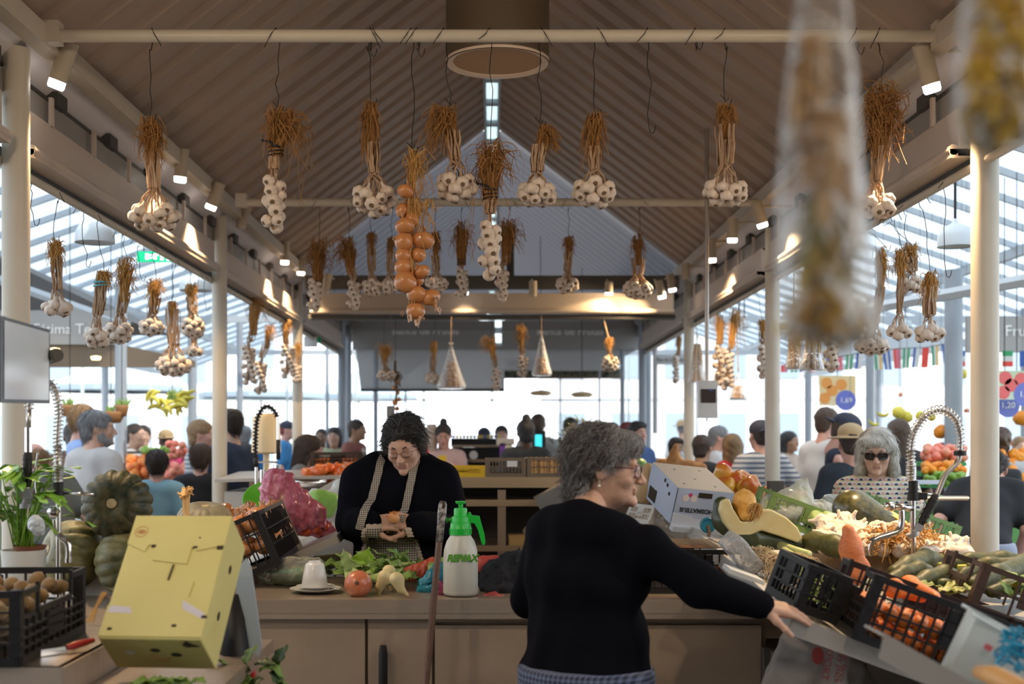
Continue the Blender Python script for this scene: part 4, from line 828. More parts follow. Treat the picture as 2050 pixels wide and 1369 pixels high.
# --- pumpkins
M_PUMP = mat('pumpkin_rind', (.014, .024, .011), .5, col2=(.11, .09, .04), scale=26, var=.35, bump=.3, bscale=70, spec=.35)
M_PUMP2 = mat('pumpkin_rind_pale', (.05, .06, .022), .45, col2=(.26, .22, .09), scale=9, var=.3, bump=.25, bscale=70)
M_CORK = mat('corky_stem', (.55, .42, .24), .8, col2=(.40, .28, .13), scale=60)
def pumpkin(lab, P, r, face, m, sq=.86, nl=16):
    n = 104; rows = 26; V = []; T = thing('pumpkin', lab, 'pumpkin', P, Vector(face).to_track_quat('Z', 'Y').to_euler())
    for i in range(rows + 1):
        ph = PI * i / rows
        for j in range(n):
            a = 2 * PI * j / n; q = (abs(math.sin(a * nl / 2)) ** .6 - .6) * .10; rr = math.sin(ph) ** .85 if math.sin(ph) > 0 else 0; rr *= r * (1 + q * math.sin(ph))
            z = r * sq * math.cos(ph) * (1 - .28 * math.exp(-(rr / r) ** 2 * 9)); V.append((rr * math.cos(a), rr * math.sin(a), z))
    Fs = [(i * n + j, (i + 1) * n + j, (i + 1) * n + (j + 1) % n, i * n + (j + 1) % n) for i in range(rows) for j in range(n)]
    mb = MB(); mb.add(V, Fs); mb.build('rind', m, T, True)
    mb = MB(); mb.lathe([(r * .16, r * sq * .66), (r * .15, r * sq * .80), (r * .13, r * sq * .83), (0, r * sq * .82)], 14, lobes=5, lamp=.1); mb.build('stem_scar', M_CORK, T, auto=40); return T
pumpkin('dark green ribbed pumpkin perched on top of two others', at(235, 1010, 4.25), .118, (.05, -1, .1), M_PUMP)
pumpkin('mottled pumpkin at the bottom behind the faucet pole', at(143, 1112, 4.3), .122, (-.7, -.5, .25), M_PUMP2)
pumpkin('mottled pumpkin at the bottom half hidden by the yellow carton', at(256, 1124, 4.25), .115, (.8, -.45, .2), M_PUMP2)
pumpkin('flattened grey pumpkin peeping over the top of the carton', at(410, 1038, 5.1), .11, (.1, -.2, 1), mat('grey_rind', (.16, .15, .11), .5, col2=(.28, .24, .16), scale=20), .62)
mb = MB(); mb.box((-1.3, 5.08, .5), (.32, .24, .5)); mb.box((-1.3, 5.08, 1.1), (.14, .14, .10)); tag(mb.build('steel_plinth', M_STEELD, None, auto=30), 'steel stand carrying the flattened pumpkin', 'stand')
mb = MB(); P = curls(26, at(373, 1028, 4.95), .10, .03, (0, 0, 0), -.0, 5, m=6, curl=.35); mb.strands(P, .006, flat=.4, seed=1); mb.tube([at(374, 1153, 4.95), at(374, 1000, 4.95), at(372, 978, 4.95)], [.012, .010, .018], 8)
tag(mb.build('dry_flower_stalk', mat('stalk_gold', (.85, .50, .20), .7, sss=.1), None, True), 'golden dry flared stalk rising above the yellow carton', 'stalk')
# --- potted plant
t = thing('potted_plant', 'leafy green plant in a white pot behind the kiwi crate', 'plant', at(48, 1100, 3.9)); T0 = t.location.copy()
mb = MB(); mb.lathe([(.048, -.195), (.052, -.19), (.068, -.02), (.070, 0), (.066, 0), (.063, -.015), (0, -.018)], 32, cap=False); mb.build('pot', mat('pot_white', (.62, .60, .56), .4), t, auto=40)
mb = MB(); mb.lathe([(.036, .0), (.050, .024), (.052, .024), (.046, .010), (0, .008)], 24, Mx((.018, 0, -.01)), cap=False); mb.build('inner_pot', mat('brown_pot', (.20, .07, .03), .6), t, auto=40)
M_PL = mat('plant_leaf', (.12, .32, .03), .32, col2=(.30, .50, .05), scale=9, bump=.2, bscale=40, sss=.05); g = random.Random(2); mb = MB()
for i in range(58):
    a = g.uniform(0, 6.3); el = g.uniform(.1, 1.0); s = Vector((g.gauss(0, .014), g.gauss(0, .014), .0)); hgt = g.uniform(.10, .27); tip = s + Vector((math.cos(a) * .10 * el, math.sin(a) * .08 * el, hgt))
    mb.tube([s, (s + tip) / 2 + Vector((0, 0, .02)), tip], .0022, 5); leaf(mb, tip, (math.cos(a), math.sin(a), g.uniform(-.3, .9)), (0, 0, 1), g.uniform(.07, .12), g.uniform(.03, .05), .35, i, 0, .05)
mb.build('foliage', M_PL, t, True)
mb = MB(); mb.add(*[(lambda V, Q: (V, Q.tolist()))(*soft([ell((0, 0, 0), (.03, .02, .02)), ell((.02, 0, -.012), (.018, .02, .02))], .004, wav(.006, 160, 4)))][0]) if False else None
o = solid('foil_scrap', [ell((0, 0, 0), (.024, .02, .022)), ell((.01, 0, -.02), (.018, .018, .018))], .004, film('foil_film', (.8, .85, .9), .5, .1, 1.2, 80), noise=wav(.008, 120, 4), loc=at(71, 1046, 3.7)); tag(o, 'crumpled clear plastic in front of the plant beside the faucet', 'plastic')
# --- faucets
def coil(mb, path, R, pitch, r=.0022, n=4, mi=0):
    P = [Vector(p) for p in path]; seg = [0]
    for a, b in zip(P, P[1:]): seg.append(seg[-1] + (b - a).length)
    L_ = seg[-1]; N_ = int(L_ / pitch * 12); out = []; u = None
    for i in range(N_ + 1):
        s = L_ * i / N_; k = max(0, min(len(seg) - 2, next((q - 1 for q in range(1, len(seg)) if seg[q] >= s), len(seg) - 2))); t = (s - seg[k]) / max(1e-9, seg[k + 1] - seg[k])
        p = P[k].lerp(P[k + 1], t); d = (P[min(k + 2, len(P) - 1)] - P[max(k - 1, 0)]).normalized(); ref = Vector((0, 1, 0)); a_ = d.cross(ref).normalized(); b_ = d.cross(a_).normalized(); an = 2 * PI * s / pitch
        out.append(p + (a_ * math.cos(an) + b_ * math.sin(an)) * R)
    mb.tube(out, r, n, mi)
def arc(pts, n=6):
    """smooth curve through points"""
    P = [Vector(p) for p in pts]; out = []
    for i in range(len(P) - 1):
        p0, p1, p2, p3 = P[max(i - 1, 0)], P[i], P[i + 1], P[min(i + 2, len(P) - 1)]
        for k in range(n):
            t = k / n; out.append(.5 * ((2 * p1) + (p2 - p0) * t + (2 * p0 - 5 * p1 + 4 * p2 - p3) * t * t + (3 * p1 - p0 - 3 * p2 + p3) * t ** 3))
    return out + [P[-1]]
M_HOSE = mat('grey_hose', (.20, .19, .19), .45)
Y = 4.45; q = lambda px, py, yy=Y: at(px, py, yy) 
B = q(1828, 1120); t = thing('spray_faucet', 'tall spring spray faucet standing in front of the thick post on the garlic side', 'faucet', B); L_ = lambda px, py, dy=0: q(px, py, Y + dy) - B
mb = MB(); mb.tube([L_(1828, 1120), L_(1828, 935)], .0105, 16); mb.tube([L_(1828, 1100), L_(1828, 1085)], .0125, 16); mb.build('riser_pipe', M_CHROME, t, auto=40)
mb = MB(); mb.tube([L_(1828, 1002), L_(1828, 985), L_(1828, 984), L_(1828, 962)], [.020, .020, .016, .017], 16); mb.box(L_(1846, 993), (.016, .010, .012)); mb.tube([L_(1922, 912), L_(1922, 903)], .022, 16); mb.build('collar', M_BLACK, t, auto=40)
pa = arc([L_(1824, 962), L_(1824, 900), L_(1832, 862), L_(1856, 830), L_(1886, 820), L_(1912, 838), L_(1922, 868), L_(1922, 905)])
mb = MB(); mb.tube(pa, .0085, 10); mb.tube([L_(1824, 962), L_(1824, 900)], .013, 12); mb.tube(arc([L_(1922, 905), L_(1917, 925), L_(1893, 950), L_(1880, 980), L_(1876, 990)]), .0095, 10); mb.build('hose', mat('braided_hose', (.5, .47, .45), .3, .8), t, True)
mb = MB(); coil(mb, pa, .0165, .0135); coil(mb, [L_(1824, 962), L_(1824, 925)], .017, .006); mb.build('spring', M_CHROME, t, True)
mb = MB(); mb.tube([L_(1874, 990), L_(1866, 1005), L_(1852, 1032), L_(1843, 1050)], [.011, .016, .0145, .012], 14)
for i in range(5): mb.tube([L_(1868 - i * 5, 1001 + i * 10), L_(1866.5 - i * 5, 1004 + i * 10)], .0172, 12)
mb.build('grip', M_BLACK, t, auto=50)
mb = MB(); mb.box(L_(1838, 1055), (.014, .012, .012), (0, .5, 0)); mb.tube([L_(1826, 1066), L_(1829, 1074)], [.024, .021], 20); mb.tube([L_(1833, 1060), L_(1828, 1066)], .014, 14); mb.build('spray_head', mat('head_grey', (.35, .35, .36), .35, .4), t, auto=40)
mb = MB(); mb.tube(arc([L_(1852, 1000), L_(1846, 1020), L_(1829, 1045), L_(1824, 1060)]), .0035, 8); mb.tube([L_(1840, 988), L_(1872, 990)], .005, 10); mb.build('lever', M_CHROME, t, True)
mb = MB(); mb.tube([L_(1840, 997), at(1937, 997, 4.62) - B], .0085, 12); mb.build('wall_bracket', mat('warm_chrome', (.75, .58, .40), .25, 1), t, auto=40)
mb = MB(); mb.tube([L_(1828, 1017), L_(1790, 1014)], [.013, .012], 14); mb.tube([L_(1790, 1014), L_(1786, 1014), L_(1772, 1012)], [.014, .018, .014], 12)
mb.tube(arc([L_(1805, 1020), L_(1805, 1048), L_(1796, 1064), L_(1760, 1076), L_(1746, 1084), L_(1742, 1100), L_(1742, 1112)]), .0115, 14); mb.build('side_spout', M_CHROME, t, True)
mb = MB(); mb.cyl((B.x, B.y, 0), (B.x, B.y, B.z + .01), .014, 12); tag(mb.build('water_standpipe', M_CHROME, None, auto=40), 'chrome pipe under the garlic side spray faucet', 'pipe')
Y2 = 3.88; B = at(117, 1142, Y2); t = thing('spray_faucet', 'spring spray faucet by the monitor in front of the pumpkins', 'faucet', B); L_ = lambda px, py, dy=0: at(px, py, Y2 + dy) - B
mb = MB(); mb.tube([L_(117, 1142), L_(117, 985)], .009, 16); mb.build('riser_pipe', M_CHROME, t, auto=40)
mb = MB(); mb.tube([L_(117, 1000), L_(117, 984), L_(117, 983), L_(117, 964)], [.018, .018, .0145, .0155], 16); mb.build('collar', M_BLACK, t, auto=40)
pa = arc([L_(116, 965), L_(115, 900), L_(116, 860), L_(118, 820), L_(112, 785), L_(98, 764), L_(78, 765), L_(62, 790), L_(58, 820)])
mb = MB(); mb.tube(pa, .0075, 10); mb.tube([L_(116, 965), L_(115, 890)], .012, 12); mb.tube([L_(58, 820), L_(57, 858)], .008, 10); mb.build('hose', mat('braided_hose'  , (.5, .47, .45), .3, .8), t, True)
mb = MB(); coil(mb, pa, .0145, .0125); coil(mb, [L_(116, 965), L_(116, 935)], .0155, .0055); mb.build('spring', M_CHROME, t, True)
mb = MB(); mb.tube([L_(57, 856), L_(57, 905)], .0115, 14); mb.build('swivel', M_CHROME, t, auto=40)
mb = MB(); mb.tube([L_(56, 904), L_(55, 912), L_(55, 975)], [.010, .0145, .013], 14)
for i in range(6): mb.tube([L_(55, 918 + i * 9), L_(55, 922 + i * 9)], .0155, 12)
mb.build('grip', M_BLACK, t, auto=50)
mb = MB(); mb.box(L_(55, 988), (.022, .014, .016)); mb.tube([L_(52, 994), L_(52, 1008)], [.014, .016], 14); mb.tube([L_(52, 1008), L_(52, 1017)], .024, 20); mb.build('spray_head', mat('head_grey', (.35, .35, .36), .35, .4), t, auto=40)
mb = MB(); mb.tube(arc([L_(76, 906), L_(72, 930), L_(69, 965), L_(72, 990)]), .0038, 8); mb.tube([L_(125, 987), L_(188, 989)], .0045, 8); mb.build('lever', M_CHROME, t, True)
mb = MB(); mb.tube([L_(70, 994), L_(110, 994)], .007, 10); mb.build('holder', mat('brass_bar', (.35, .32, .12), .4, .5), t, auto=40)
mb = MB(); mb.lathe([(0, -.013), (.012, -.013), (.019, -.008), (.019, .008), (.012, .013), (0, .013)], 6, Mx(L_(107, 1024, -.02), (PI / 2, 0, 0))); mb.tube([L_(107, 1024), L_(117, 1030)], .013, 12)
mb.tube(arc([L_(110, 1040), L_(112, 1060), L_(122, 1076), L_(134, 1086), L_(137, 1100), L_(137, 1118)]), .0105, 14); mb.tube([L_(137, 1116), L_(137, 1126)], .0125, 12); mb.build('side_spout', M_CHROME, t, auto=50)
mb = MB(); mb.cyl((B.x, B.y, 1.0), (B.x, B.y, B.z), .011, 12); mb.cyl((B.x, B.y, 1.0), (B.x, B.y, 1.015), .03, 16); tag(mb.build('water_standpipe', M_CHROME, None, auto=40), 'chrome pipe under the faucet by the pumpkins', 'pipe')
Y3 = 7.6; B = at(513, 1060, Y3); t = thing('spray_faucet', 'distant spray faucet with black hose beside the middle column', 'faucet', B); L_ = lambda px, py, dy=0: at(px, py, Y3 + dy) - B
pa = arc([L_(511, 915), L_(512, 870), L_(516, 835), L_(530, 814), L_(545, 818), L_(556, 834)])
mb = MB(); mb.tube([L_(513, 1060), L_(513, 930)], .010, 12); mb.tube([L_(525, 940), L_(525, 1000)], .016, 12); mb.tube([L_(556, 834), L_(556, 880)], .008, 8); mb.tube([L_(515, 925), L_(556, 925)], .006, 8); mb.tube(arc([L_(520, 945), L_(530, 945), L_(528, 965), L_(534, 975)]), .008, 8); mb.build('riser_pipe', M_CHROME, t, auto=40)
mb = MB(); mb.tube(pa, .009, 8); coil(mb, pa, .016, .022, .0035); mb.tube([L_(513, 935), L_(512, 915)], .017, 12); mb.tube([L_(557, 880), L_(557, 920)], .013, 12); mb.build('hose', M_BLACK, t, True)
mb = MB(); mb.tube([at(556, 930, Y3), at(553, 978, Y3)], .028, 14); mb.box(at(550, 975, 7.6), (.05, .02, .06)); tag(mb.build('soap_dispenser', mat('chrome_pot', (.6, .6, .62), .2, .9), None, auto=40), 'small metal container next to the distant faucet', 'container')
mb = MB(); mb.cyl((B.x, B.y, 0), (B.x, B.y, B.z), .012, 12); tag(mb.build('water_standpipe', M_CHROME, None, auto=40), 'chrome pipe under the distant faucet', 'pipe')
mb = MB(); c = at(533, 868, 7.9); mb.tube([c + Vector((0, 0, -.13)), c + Vector((0, 0, -.12)), c + Vector((0, 0, .10)), c + Vector((0, 0, .13))], [.05, .095, .085, .06], 20); mb.cyl(c + Vector((0, 0, -.7)), c + Vector((0, 0, -.13)), .02, 10)
tag(mb.build('paper_roll_holder', mat('cream_bag', (.72, .58, .36), .5), None, auto=50), 'cream domed holder behind the distant faucet', 'dispenser')
# --- monitor by the thick post
t = thing('display_monitor', 'flat screen seen from the side hanging on the thick post', 'monitor', at(50, 810, 3.3)); T0 = t.location.copy(); tl = at(2, 632, 3.3); tr_ = at(100, 660, 3.55); br = at(100, 808, 3.55); bl = at(2, 806, 3.3)
q_ = [v - T0 for v in (tl, tr_, br, bl)]; mb = MB(); dn = Vector((.03, .05, 0)); dv = Vector((-.10, .06, 0))
mb.slab(q_[3], q_[2], q_[1], q_[0], .02); mb.slab(q_[3] + Vector((-.07, .02, .01)), q_[3], q_[0], q_[0] + Vector((-.07, .02, 0)), .02); mb.build('casing', mat('monitor_frame', (.07, .075, .09), .3), t)
ctr = sum(q_, Vector()) / 4; nn = (q_[2] - q_[3]).cross(q_[0] - q_[3]).normalized(); f = lambda v, s: ctr + (v - ctr) * s + nn * .003
mb = MB(); mb.quad(*[f(v, .91) for v in (q_[3], q_[2], q_[1], q_[0])]); mb.build('screen', mat('screen_pale', (.50, .55, .60), .08, col2=(.62, .64, .66), scale=5, spec=.9), t)
mb = MB(); mb.tube([(.0, .24, .15), (-.58, 1.40, .18)], .02, 10); mb.build('mount', M_DARKP, t, auto=40)
# breaker box on the same post
t = thing('socket_box', 'white electrical box high on the thick post above the monitor', 'box', (-1.93, 4.3, 2.85)); mb = MB(); mb.box((0, 0, 0), (.06, .05, .12)); mb.box((0, .2, 0), (.02, .2, .02)); mb.build('housing', M_CREAM, t); mb = MB(); mb.box((.02, -.052, -.03), (.01, .003, .004)); mb.build('label_plate', M_DARKP, t)
# --- onion crate and bags on the onion side tray
oP = TL(560, 1130); oM = fr(oP - UL * (-.0) + (-(-UL)) * .20 + VL * .30 + NL * .0, LM)
crate('black crate heaped with onions on the sloping tray', oM, .40, .60, .235, cell=.036, rows=2, solidc=False, notch=False)
g = random.Random(4); k = 0
inv = oM
for i in range(5):
    for j in range(6):
        for z in (.10, .175):
            if z < .15 and 0 < i < 4 and 0 < j < 5: continue
            p = inv @ Vector((-.160 + i * .080 + g.uniform(-.006, .006), -.250 + j * .100 + g.uniform(-.01, .01), z + (.028 if z > .15 else 0) + g.uniform(-.006, .012)))
            o = link('onion', ONIONS[g.randrange(3)], None, p, (g.uniform(-1, 1), g.uniform(-1, 1), g.uniform(0, 6)), 'golden onion heaped in the black crate on the tray', 'onion', 'onions in the black crate'); o.scale = (g.uniform(.98, 1.2),) * 3
mb = MB(); P = np.concatenate([curls(7, inv @ Vector((g.uniform(-.15, .15), g.uniform(-.25, .2), .19)), .03, .07, (0, 0, 0), .05, i, m=6, curl=.3) for i in range(14)]); mb.strands(P, .004, flat=.3, seed=2)
tag(mb.build('loose_onion_skins', M_LEAFG, None, kind='stuff'), 'loose golden onion skins on the crate of onions', 'onion skins')
for i, (px, py, s) in enumerate(((452, 1018, 1.), (440, 1028, .8), (465, 1030, .9), (478, 1024, .85), (430, 1022, .7), (490, 1018, .8), (502, 1012, .8))):
    o = link('onion', ONIONS[i % 3], None, at(px, py + 4, 5.95), (1.2 + i, .4, i), 'golden onion in the heap behind the crate of onions', 'onion', 'onions heaped behind the crate'); o.scale = (s,) * 3
mb = MB(); a = at(424, 1040, 5.9); mb.box((-1.24, 6.1, a.z - .05), (.22, .3, .02)); mb.cyl((-1.24, 6.1, .9), (-1.24, 6.1, a.z - .05), .03, 10); tag(mb.build('onion_shelf', M_EDGE), 'little steel shelf under the loose onions behind the crate', 'shelf')
t = thing('green_bowl', 'bright green plastic bowl tipped on the onions', 'bowl', at(530, 1006, 6.15), (.85, .1, 0)); mb = MB(); mb.lathe([(0, 0), (.05, .003), (.095, .035), (.105, .045), (.108, .044), (.10, .036), (.052, -.002), (0, -.004)], 32, cap=False); mb.build('bowl', mat('lime_plastic', (.12, .48, .03), .35), t, True); t.scale = (1, 1, .7)
M_PINK = film('pink_film', (.62, .16, .24), .72, .15, .6, 24)
p = lambda px, py, Yd=5.75: np.array(at(px, py, Yd))
t = thing('pink_bag', 'large pink plastic bag slumped beside the onion crate', 'bag', at(600, 1080, 5.75)); B0 = t.location.copy(); pr = [cap(p(560, 985), p(575, 1030), .09, .10, .05), cap(p(575, 1000), p(620, 1030), .08, .07, .05), cap(p(625, 1035), p(650, 1065), .055, .035, .04), cap(p(610, 1050), p(665, 1062), .05, .02, .03), ell(p(548, 960), (.05, .05, .05), k=.05)]
V, Q = soft(pr, .010, wrinkle(.026, 36, 3)); V = smoothV(V, Q, 1) - np.array(B0); link('bag_film', fastmesh('bag_film', V, Q, M_PINK), t)
pr = [cap(p(590, 1050), p(640, 1062), .045, .03, .03), ell(p(600, 1035), (.06, .05, .05)), ell(p(640, 1058), (.045, .04, .03))]; V, Q = soft(pr, .012, wav(.02, 60, 5)); link('red_contents', fastmesh('red_contents', V - np.array(B0), Q, mat('red_contents', (.50, .05, .02), .5, col2=(.6, .12, .04), scale=20)), t)
t = thing('green_bag', 'lime green plastic bag beside the seller elbow', 'bag', at(650, 1030, 6.3)); B0 = np.array(t.location); pr = [cap(p(640, 1000, 6.3), p(655, 1022, 6.3), .055, .04, .04), cap(p(630, 1005, 6.3), p(668, 1003, 6.3), .05, .04, .04)]; V, Q = soft(pr, .012, wrinkle(.010, 40, 6)); link('bag_film', fastmesh('bag_film', V - B0, Q, mat('lime_film', (.25, .50, .08), .35, col2=(.35, .6, .15), scale=14)), t)
mb = MB(); a, b, c_, d_ = at(605, 998, 6.9), at(705, 940, 6.9), at(730, 950, 7.6), at(620, 1000, 7.6)
mb.slab(a, b, b + Vector((.03, 0, -.10)), a + Vector((.03, 0, -.10)), .02); mb.slab(a, b, d_ + Vector((.1, 0, .06)), d_, .01); tag(mb.build('display_tray', M_EDGE), 'steel tray edge further back beneath the tomatoes', 'display tray')
o = solid('crumpled_sheet', [cap(p(690, 960, 6.7), p(665, 1000, 6.7), .035, .05, .04), cap(p(665, 1000, 6.7), p(630, 990, 6.7), .04, .03, .04)], .012, film('white_film', (.75, .75, .76), .55, .2, .8, 30), noise=wav(.02, 60, 8)); tag(o, 'crumpled white plastic sheet beside the lime bag', 'plastic')

# --- things on the main counter (top z = .95)
ZC = .95
def on_counter(px, py): y = (CZ - ZC) * F / (py - HY); return Vector(((px - HX) * y / F, y, ZC))
b = on_counter(586, 1172); t = thing('vegetable_bag', 'clear plastic bag holding green vegetables on the worktop', 'bag', b); k = mpp(b.y)
e = lambda px, py, dy=0: ((px - 586) * k, dy, (1172 - py) * k)
V, Q = soft([ell(e(585, 1146), (.125, .09, .05)), ell(e(545, 1150), (.06, .07, .03)), ell(e(620, 1130), (.055, .05, .03)), ell(e(575, 1128), (.06, .05, .03), k=.03)], .007, wrinkle(.012, 45, 9)); V = smoothV(V, Q, 1); V[:, 2] = np.maximum(V[:, 2], .002); link('bag_film', fastmesh('bag_film', V, Q, film('veg_film', (.80, .79, .74), .16, .12, .9, 30)), t)
V, Q = soft([cap(e(552, 1160), e(610, 1156), .024, .026), cap(e(580, 1150), e(640, 1140), .022, .016), cap(e(560, 1146, .04), e(620, 1138, .03), .02, .02)], .008, wav(.003, 60, 3)); link('green_vegetables', fastmesh('green_vegetables', V, Q, mat('cuke', (.10, .20, .07), .4)), t)
mb = MB(); mb.slab(Vector(e(545, 1140, -.05)), Vector(e(605, 1134, -.07)), Vector(e(608, 1141, -.075)), Vector(e(545, 1147, -.055)), .004); mb.build('label_strip', mat('green_strip', (.02, .28, .12), .5), t)
b = on_counter(632, 1186); k = mpp(b.y); t = thing('saucer', 'large white saucer under the upturned cup', 'saucer', b); mb = MB(); mb.lathe([(0, .003), (.05, .001), (.060, .004), (.100, .017), (.102, .019), (.098, .019), (.058, .008), (0, .006)], 48, cap=False); mb.build('dish', mat('porcelain', (.66, .66, .66), .15), t, True)
t2 = thing('saucer', 'small white saucer stacked on the larger one', 'saucer', b + Vector((0, 0, .013))); mb = MB(); mb.lathe([(0, .003), (.035, .001), (.045, .004), (.074, .014), (.076, .016), (.072, .016), (.043, .008), (0, .006)], 48, cap=False); mb.build('dish', MATS['porcelain'], t2, True)
t3 = thing('cup', 'white coffee cup turned upside down on its saucers', 'cup', b + Vector((-.004, 0, .022))); mb = MB(); mb.lathe([(.050, .001), (.052, .003), (.046, .045), (.038, .085), (.034, .094), (.026, .096), (.025, .102), (.022, .102), (.021, .096), (0, .096)], 40, cap=False); mb.build('cup_body', MATS['porcelain'], t3, auto=60)
mb = MB(); mb.tube([(.06, -.04, .021), (.115, -.06, .021)], .003, 6); tag(mb.build('teaspoon', M_CHROME, None, True), 'spoon resting on the saucers beside the cup', 'spoon').location = b
b = on_counter(717, 1193); o = link('large_onion', None); bpy.data.objects.remove(o)
t = thing('large_onion', 'large pinkish orange onion at the worktop edge beside the saucers', 'onion', b + Vector((0, 0, .046))); r_ = .0535
mb = MB(); mb.lathe([(0, -r_ * .86), (.012, -r_ * .87), (.03, -r_ * .75), (.049, -r_ * .35), (r_, 0), (.050, r_ * .4), (.034, r_ * .72), (.014, r_ * .88), (0, r_ * .86)], 40, lobes=13, lamp=.015, cap=False); o = mb.build('bulb_skin', mat('onion_pink', (.58, .20, .09), .28, col2=(.50, .13, .07), scale=10, stretch=(5, 5, .5), coat=.4), t, True); o.rotation_euler = (1.35, 0, .1)
mb = MB(); mb.lathe([(0, 0), (.009, 0), (.007, .003), (0, .003)], 12, Mx((0, -r_ * .86, .008), (PI / 2, 0, 0))); mb.build('root_plate', mat('rootplate', (.12, .07, .04), .9), t)
g = random.Random(9); its = []
for i in range(46):
    px = g.uniform(690, 858); py = g.uniform(1150, 1188); b_ = on_counter(px, max(py, 1158)); its.append((b_ + Vector((0, 0, g.uniform(.015, .065))), (g.uniform(-1, 1), g.uniform(-.7, .2), g.uniform(.1, .8)), g.uniform(.08, .13), g.uniform(.07, .11), g.uniform(.0, .35), 0 if g.random() < .5 else 1))
leaves('cabbage_leaves', 'heap of loose green cabbage leaves on the worktop', 'leaves', its, [mat('cab_leaf', (.22, .34, .08), .5, col2=(.12, .22, .05), scale=14, bump=.3, bscale=50), mat('mid_leaf', (.40, .50, .20), .5, col2=(.24, .36, .10), scale=14)])
mb = MB(); bb = on_counter(742, 1163); leaf(mb, bb + Vector((-.03, -.06, .03)), (.25, .0, 1), (0, -1, .1), .125, .12, -.1, 3, 0, .1, 12, 9); leaf(mb, bb + Vector((-.01, -.08, .02)), (-.7, .0, .5), (0, -1, .3), .12, .10, .1, 4, 0, .1, 12, 9)
o = mb.build('lettuce_leaf', mat('bright_leaf', (.36, .58, .07), .4, col2=(.26, .46, .05), scale=15, bump=.3, bscale=40), None, True); o.modifiers.new('s', 'SOLIDIFY').thickness = .0015; tag(o, 'bright green upright leaf on the cabbage heap', 'leaf')
for i, (px, py, an) in enumerate(((776, 1172, .2), (808, 1186, -.9), (757, 1180, .9))):
    b_ = on_counter(px, py + 8); o = solid('cabbage_stalk', [cap((0, 0, .02), (0, 0, .065), .016, .024, .02), cap((0, 0, .02), (.012, 0, -.012), .013, .008, .01), ell((.008, 0, .055), (.022, .012, .02))], .005, M_CREAMV, loc=b_ + Vector((0, -.03, .015)), rot=(.1, an * .5, 0), label=('cut pale cabbage stalk in the middle of the leaf heap', 'cut pale stalk at the worktop edge below the leaves', 'small pale stalk next to the large onion')[i], cat='stalk', group='cut cabbage stalks')
its = [(on_counter(g.uniform(650, 760), g.uniform(1140, 1160)) + Vector((0, .1, g.uniform(0, .03))), (g.uniform(-1, 1), g.uniform(-.6, .3), g.uniform(0, .5)), .07, .05, .5, 0) for i in range(34)]
leaves('kale_pile', 'dark curly kale behind the cup on the worktop', 'kale', its, [mat('kale', (.065, .10, .055), .6, col2=(.13, .16, .10), scale=60, bump=.5, bscale=120)])
o = solid('leek_end', [cap((0, 0, 0), (.13, .02, .008), .016, .022), ell((.15, .02, .01), (.022, .02, .018))], .006, M_CREAMV, loc=on_counter(625, 1136) + Vector((0, .1, .03)), label='cut pale leek end behind the vegetable bag', cat='leek')
mb = MB(); mb.box((-.38, 5.30, .955), (.17, .09, .006)); tag(mb.build('chopping_board', mat('wood_board', (.42, .26, .13), .6, col2=(.30, .17, .08), scale=12, stretch=(1, 8, 8))), 'worn wooden board in front of the peeling woman', 'board')
def crumple(name, lab, cat, m, prims, seed, amp=.014, f=60, h=.008): o = solid(name, prims, h, m, noise=wrinkle(amp, f, seed)); return tag(o, lab, cat)
pc = lambda px, py, dy=0: np.array(on_counter(px, 1185)) * np.array([1, 1, 1]) + np.array([0, dy, (1185 - py) * mpp(4.85)])
crumple('red_film_bag', 'crumpled translucent red plastic bag behind the broom handle', 'bag', film('red_film', (.62, .12, .07), .65, .12, .9, 40), [cap(pc(812, 1160, .2), pc(862, 1150, .2), .03, .05, .03)], 3)
crumple('blue_film_bag', 'crumpled blue plastic bag against the broom handle', 'bag', film('blue_film', (.02, .25, .38), .8, .15, .6, 30), [cap(pc(850, 1172, .05), pc(880, 1150, .08), .03, .04, .03), cap(pc(840, 1182, 0), pc(870, 1180, 0), .014, .02, .02)], 4)
crumple('purple_film_bag', 'shiny dark plastic bag with pink print at the sprayer foot', 'bag', mat('purple_film', (.05, .02, .07), .15, col2=(.42, .08, .16), scale=26, var=.2), [cap(pc(885, 1172, -.07), pc(915, 1180, -.07), .03, .022, .03)], 6)
crumple('blue_scrap', 'bright blue torn plastic in front of the sprayer', 'plastic', mat('sky_film', (.02, .20, .30), .25), [cap(pc(922, 1165, -.085), pc(945, 1188, -.09), .008, .006, .01)], 8, .004)
crumple('red_tray_bag', 'red plastic wrapping behind the sprayer', 'bag', film('red_film2', (.62, .10, .08), .75, .12, .9, 40), [cap(pc(965, 1135, .15), pc(1010, 1135, .15), .035, .03, .03)], 9)
crumple('pink_scrap', 'crumpled pinkish red plastic on the worktop edge', 'plastic', mat('pinkred_film', (.38, .05, .05), .3, col2=(.5, .1, .09), scale=30), [cap(pc(955, 1190, -.1), pc(1005, 1188, -.1), .012, .014, .02), ell(pc(985, 1184, -.1), (.02, .014, .014))], 11, .007)
crumple('dark_cloth', 'crumpled dark navy cloth beside the sprayer', 'cloth', mat('navy_cloth', (.012, .014, .022), .9), [cap(pc(980, 1170, .05), pc(1050, 1165, .05), .05, .055, .04), cap(pc(985, 1145, .08), pc(1030, 1130, .1), .035, .05, .04), ell(pc(1005, 1180, .02), (.08, .07, .03))], 12, .02, 40, .01)
mb = MB(); mb.box((.30, 5.25, 1.02), (.34, .02, .02)); 
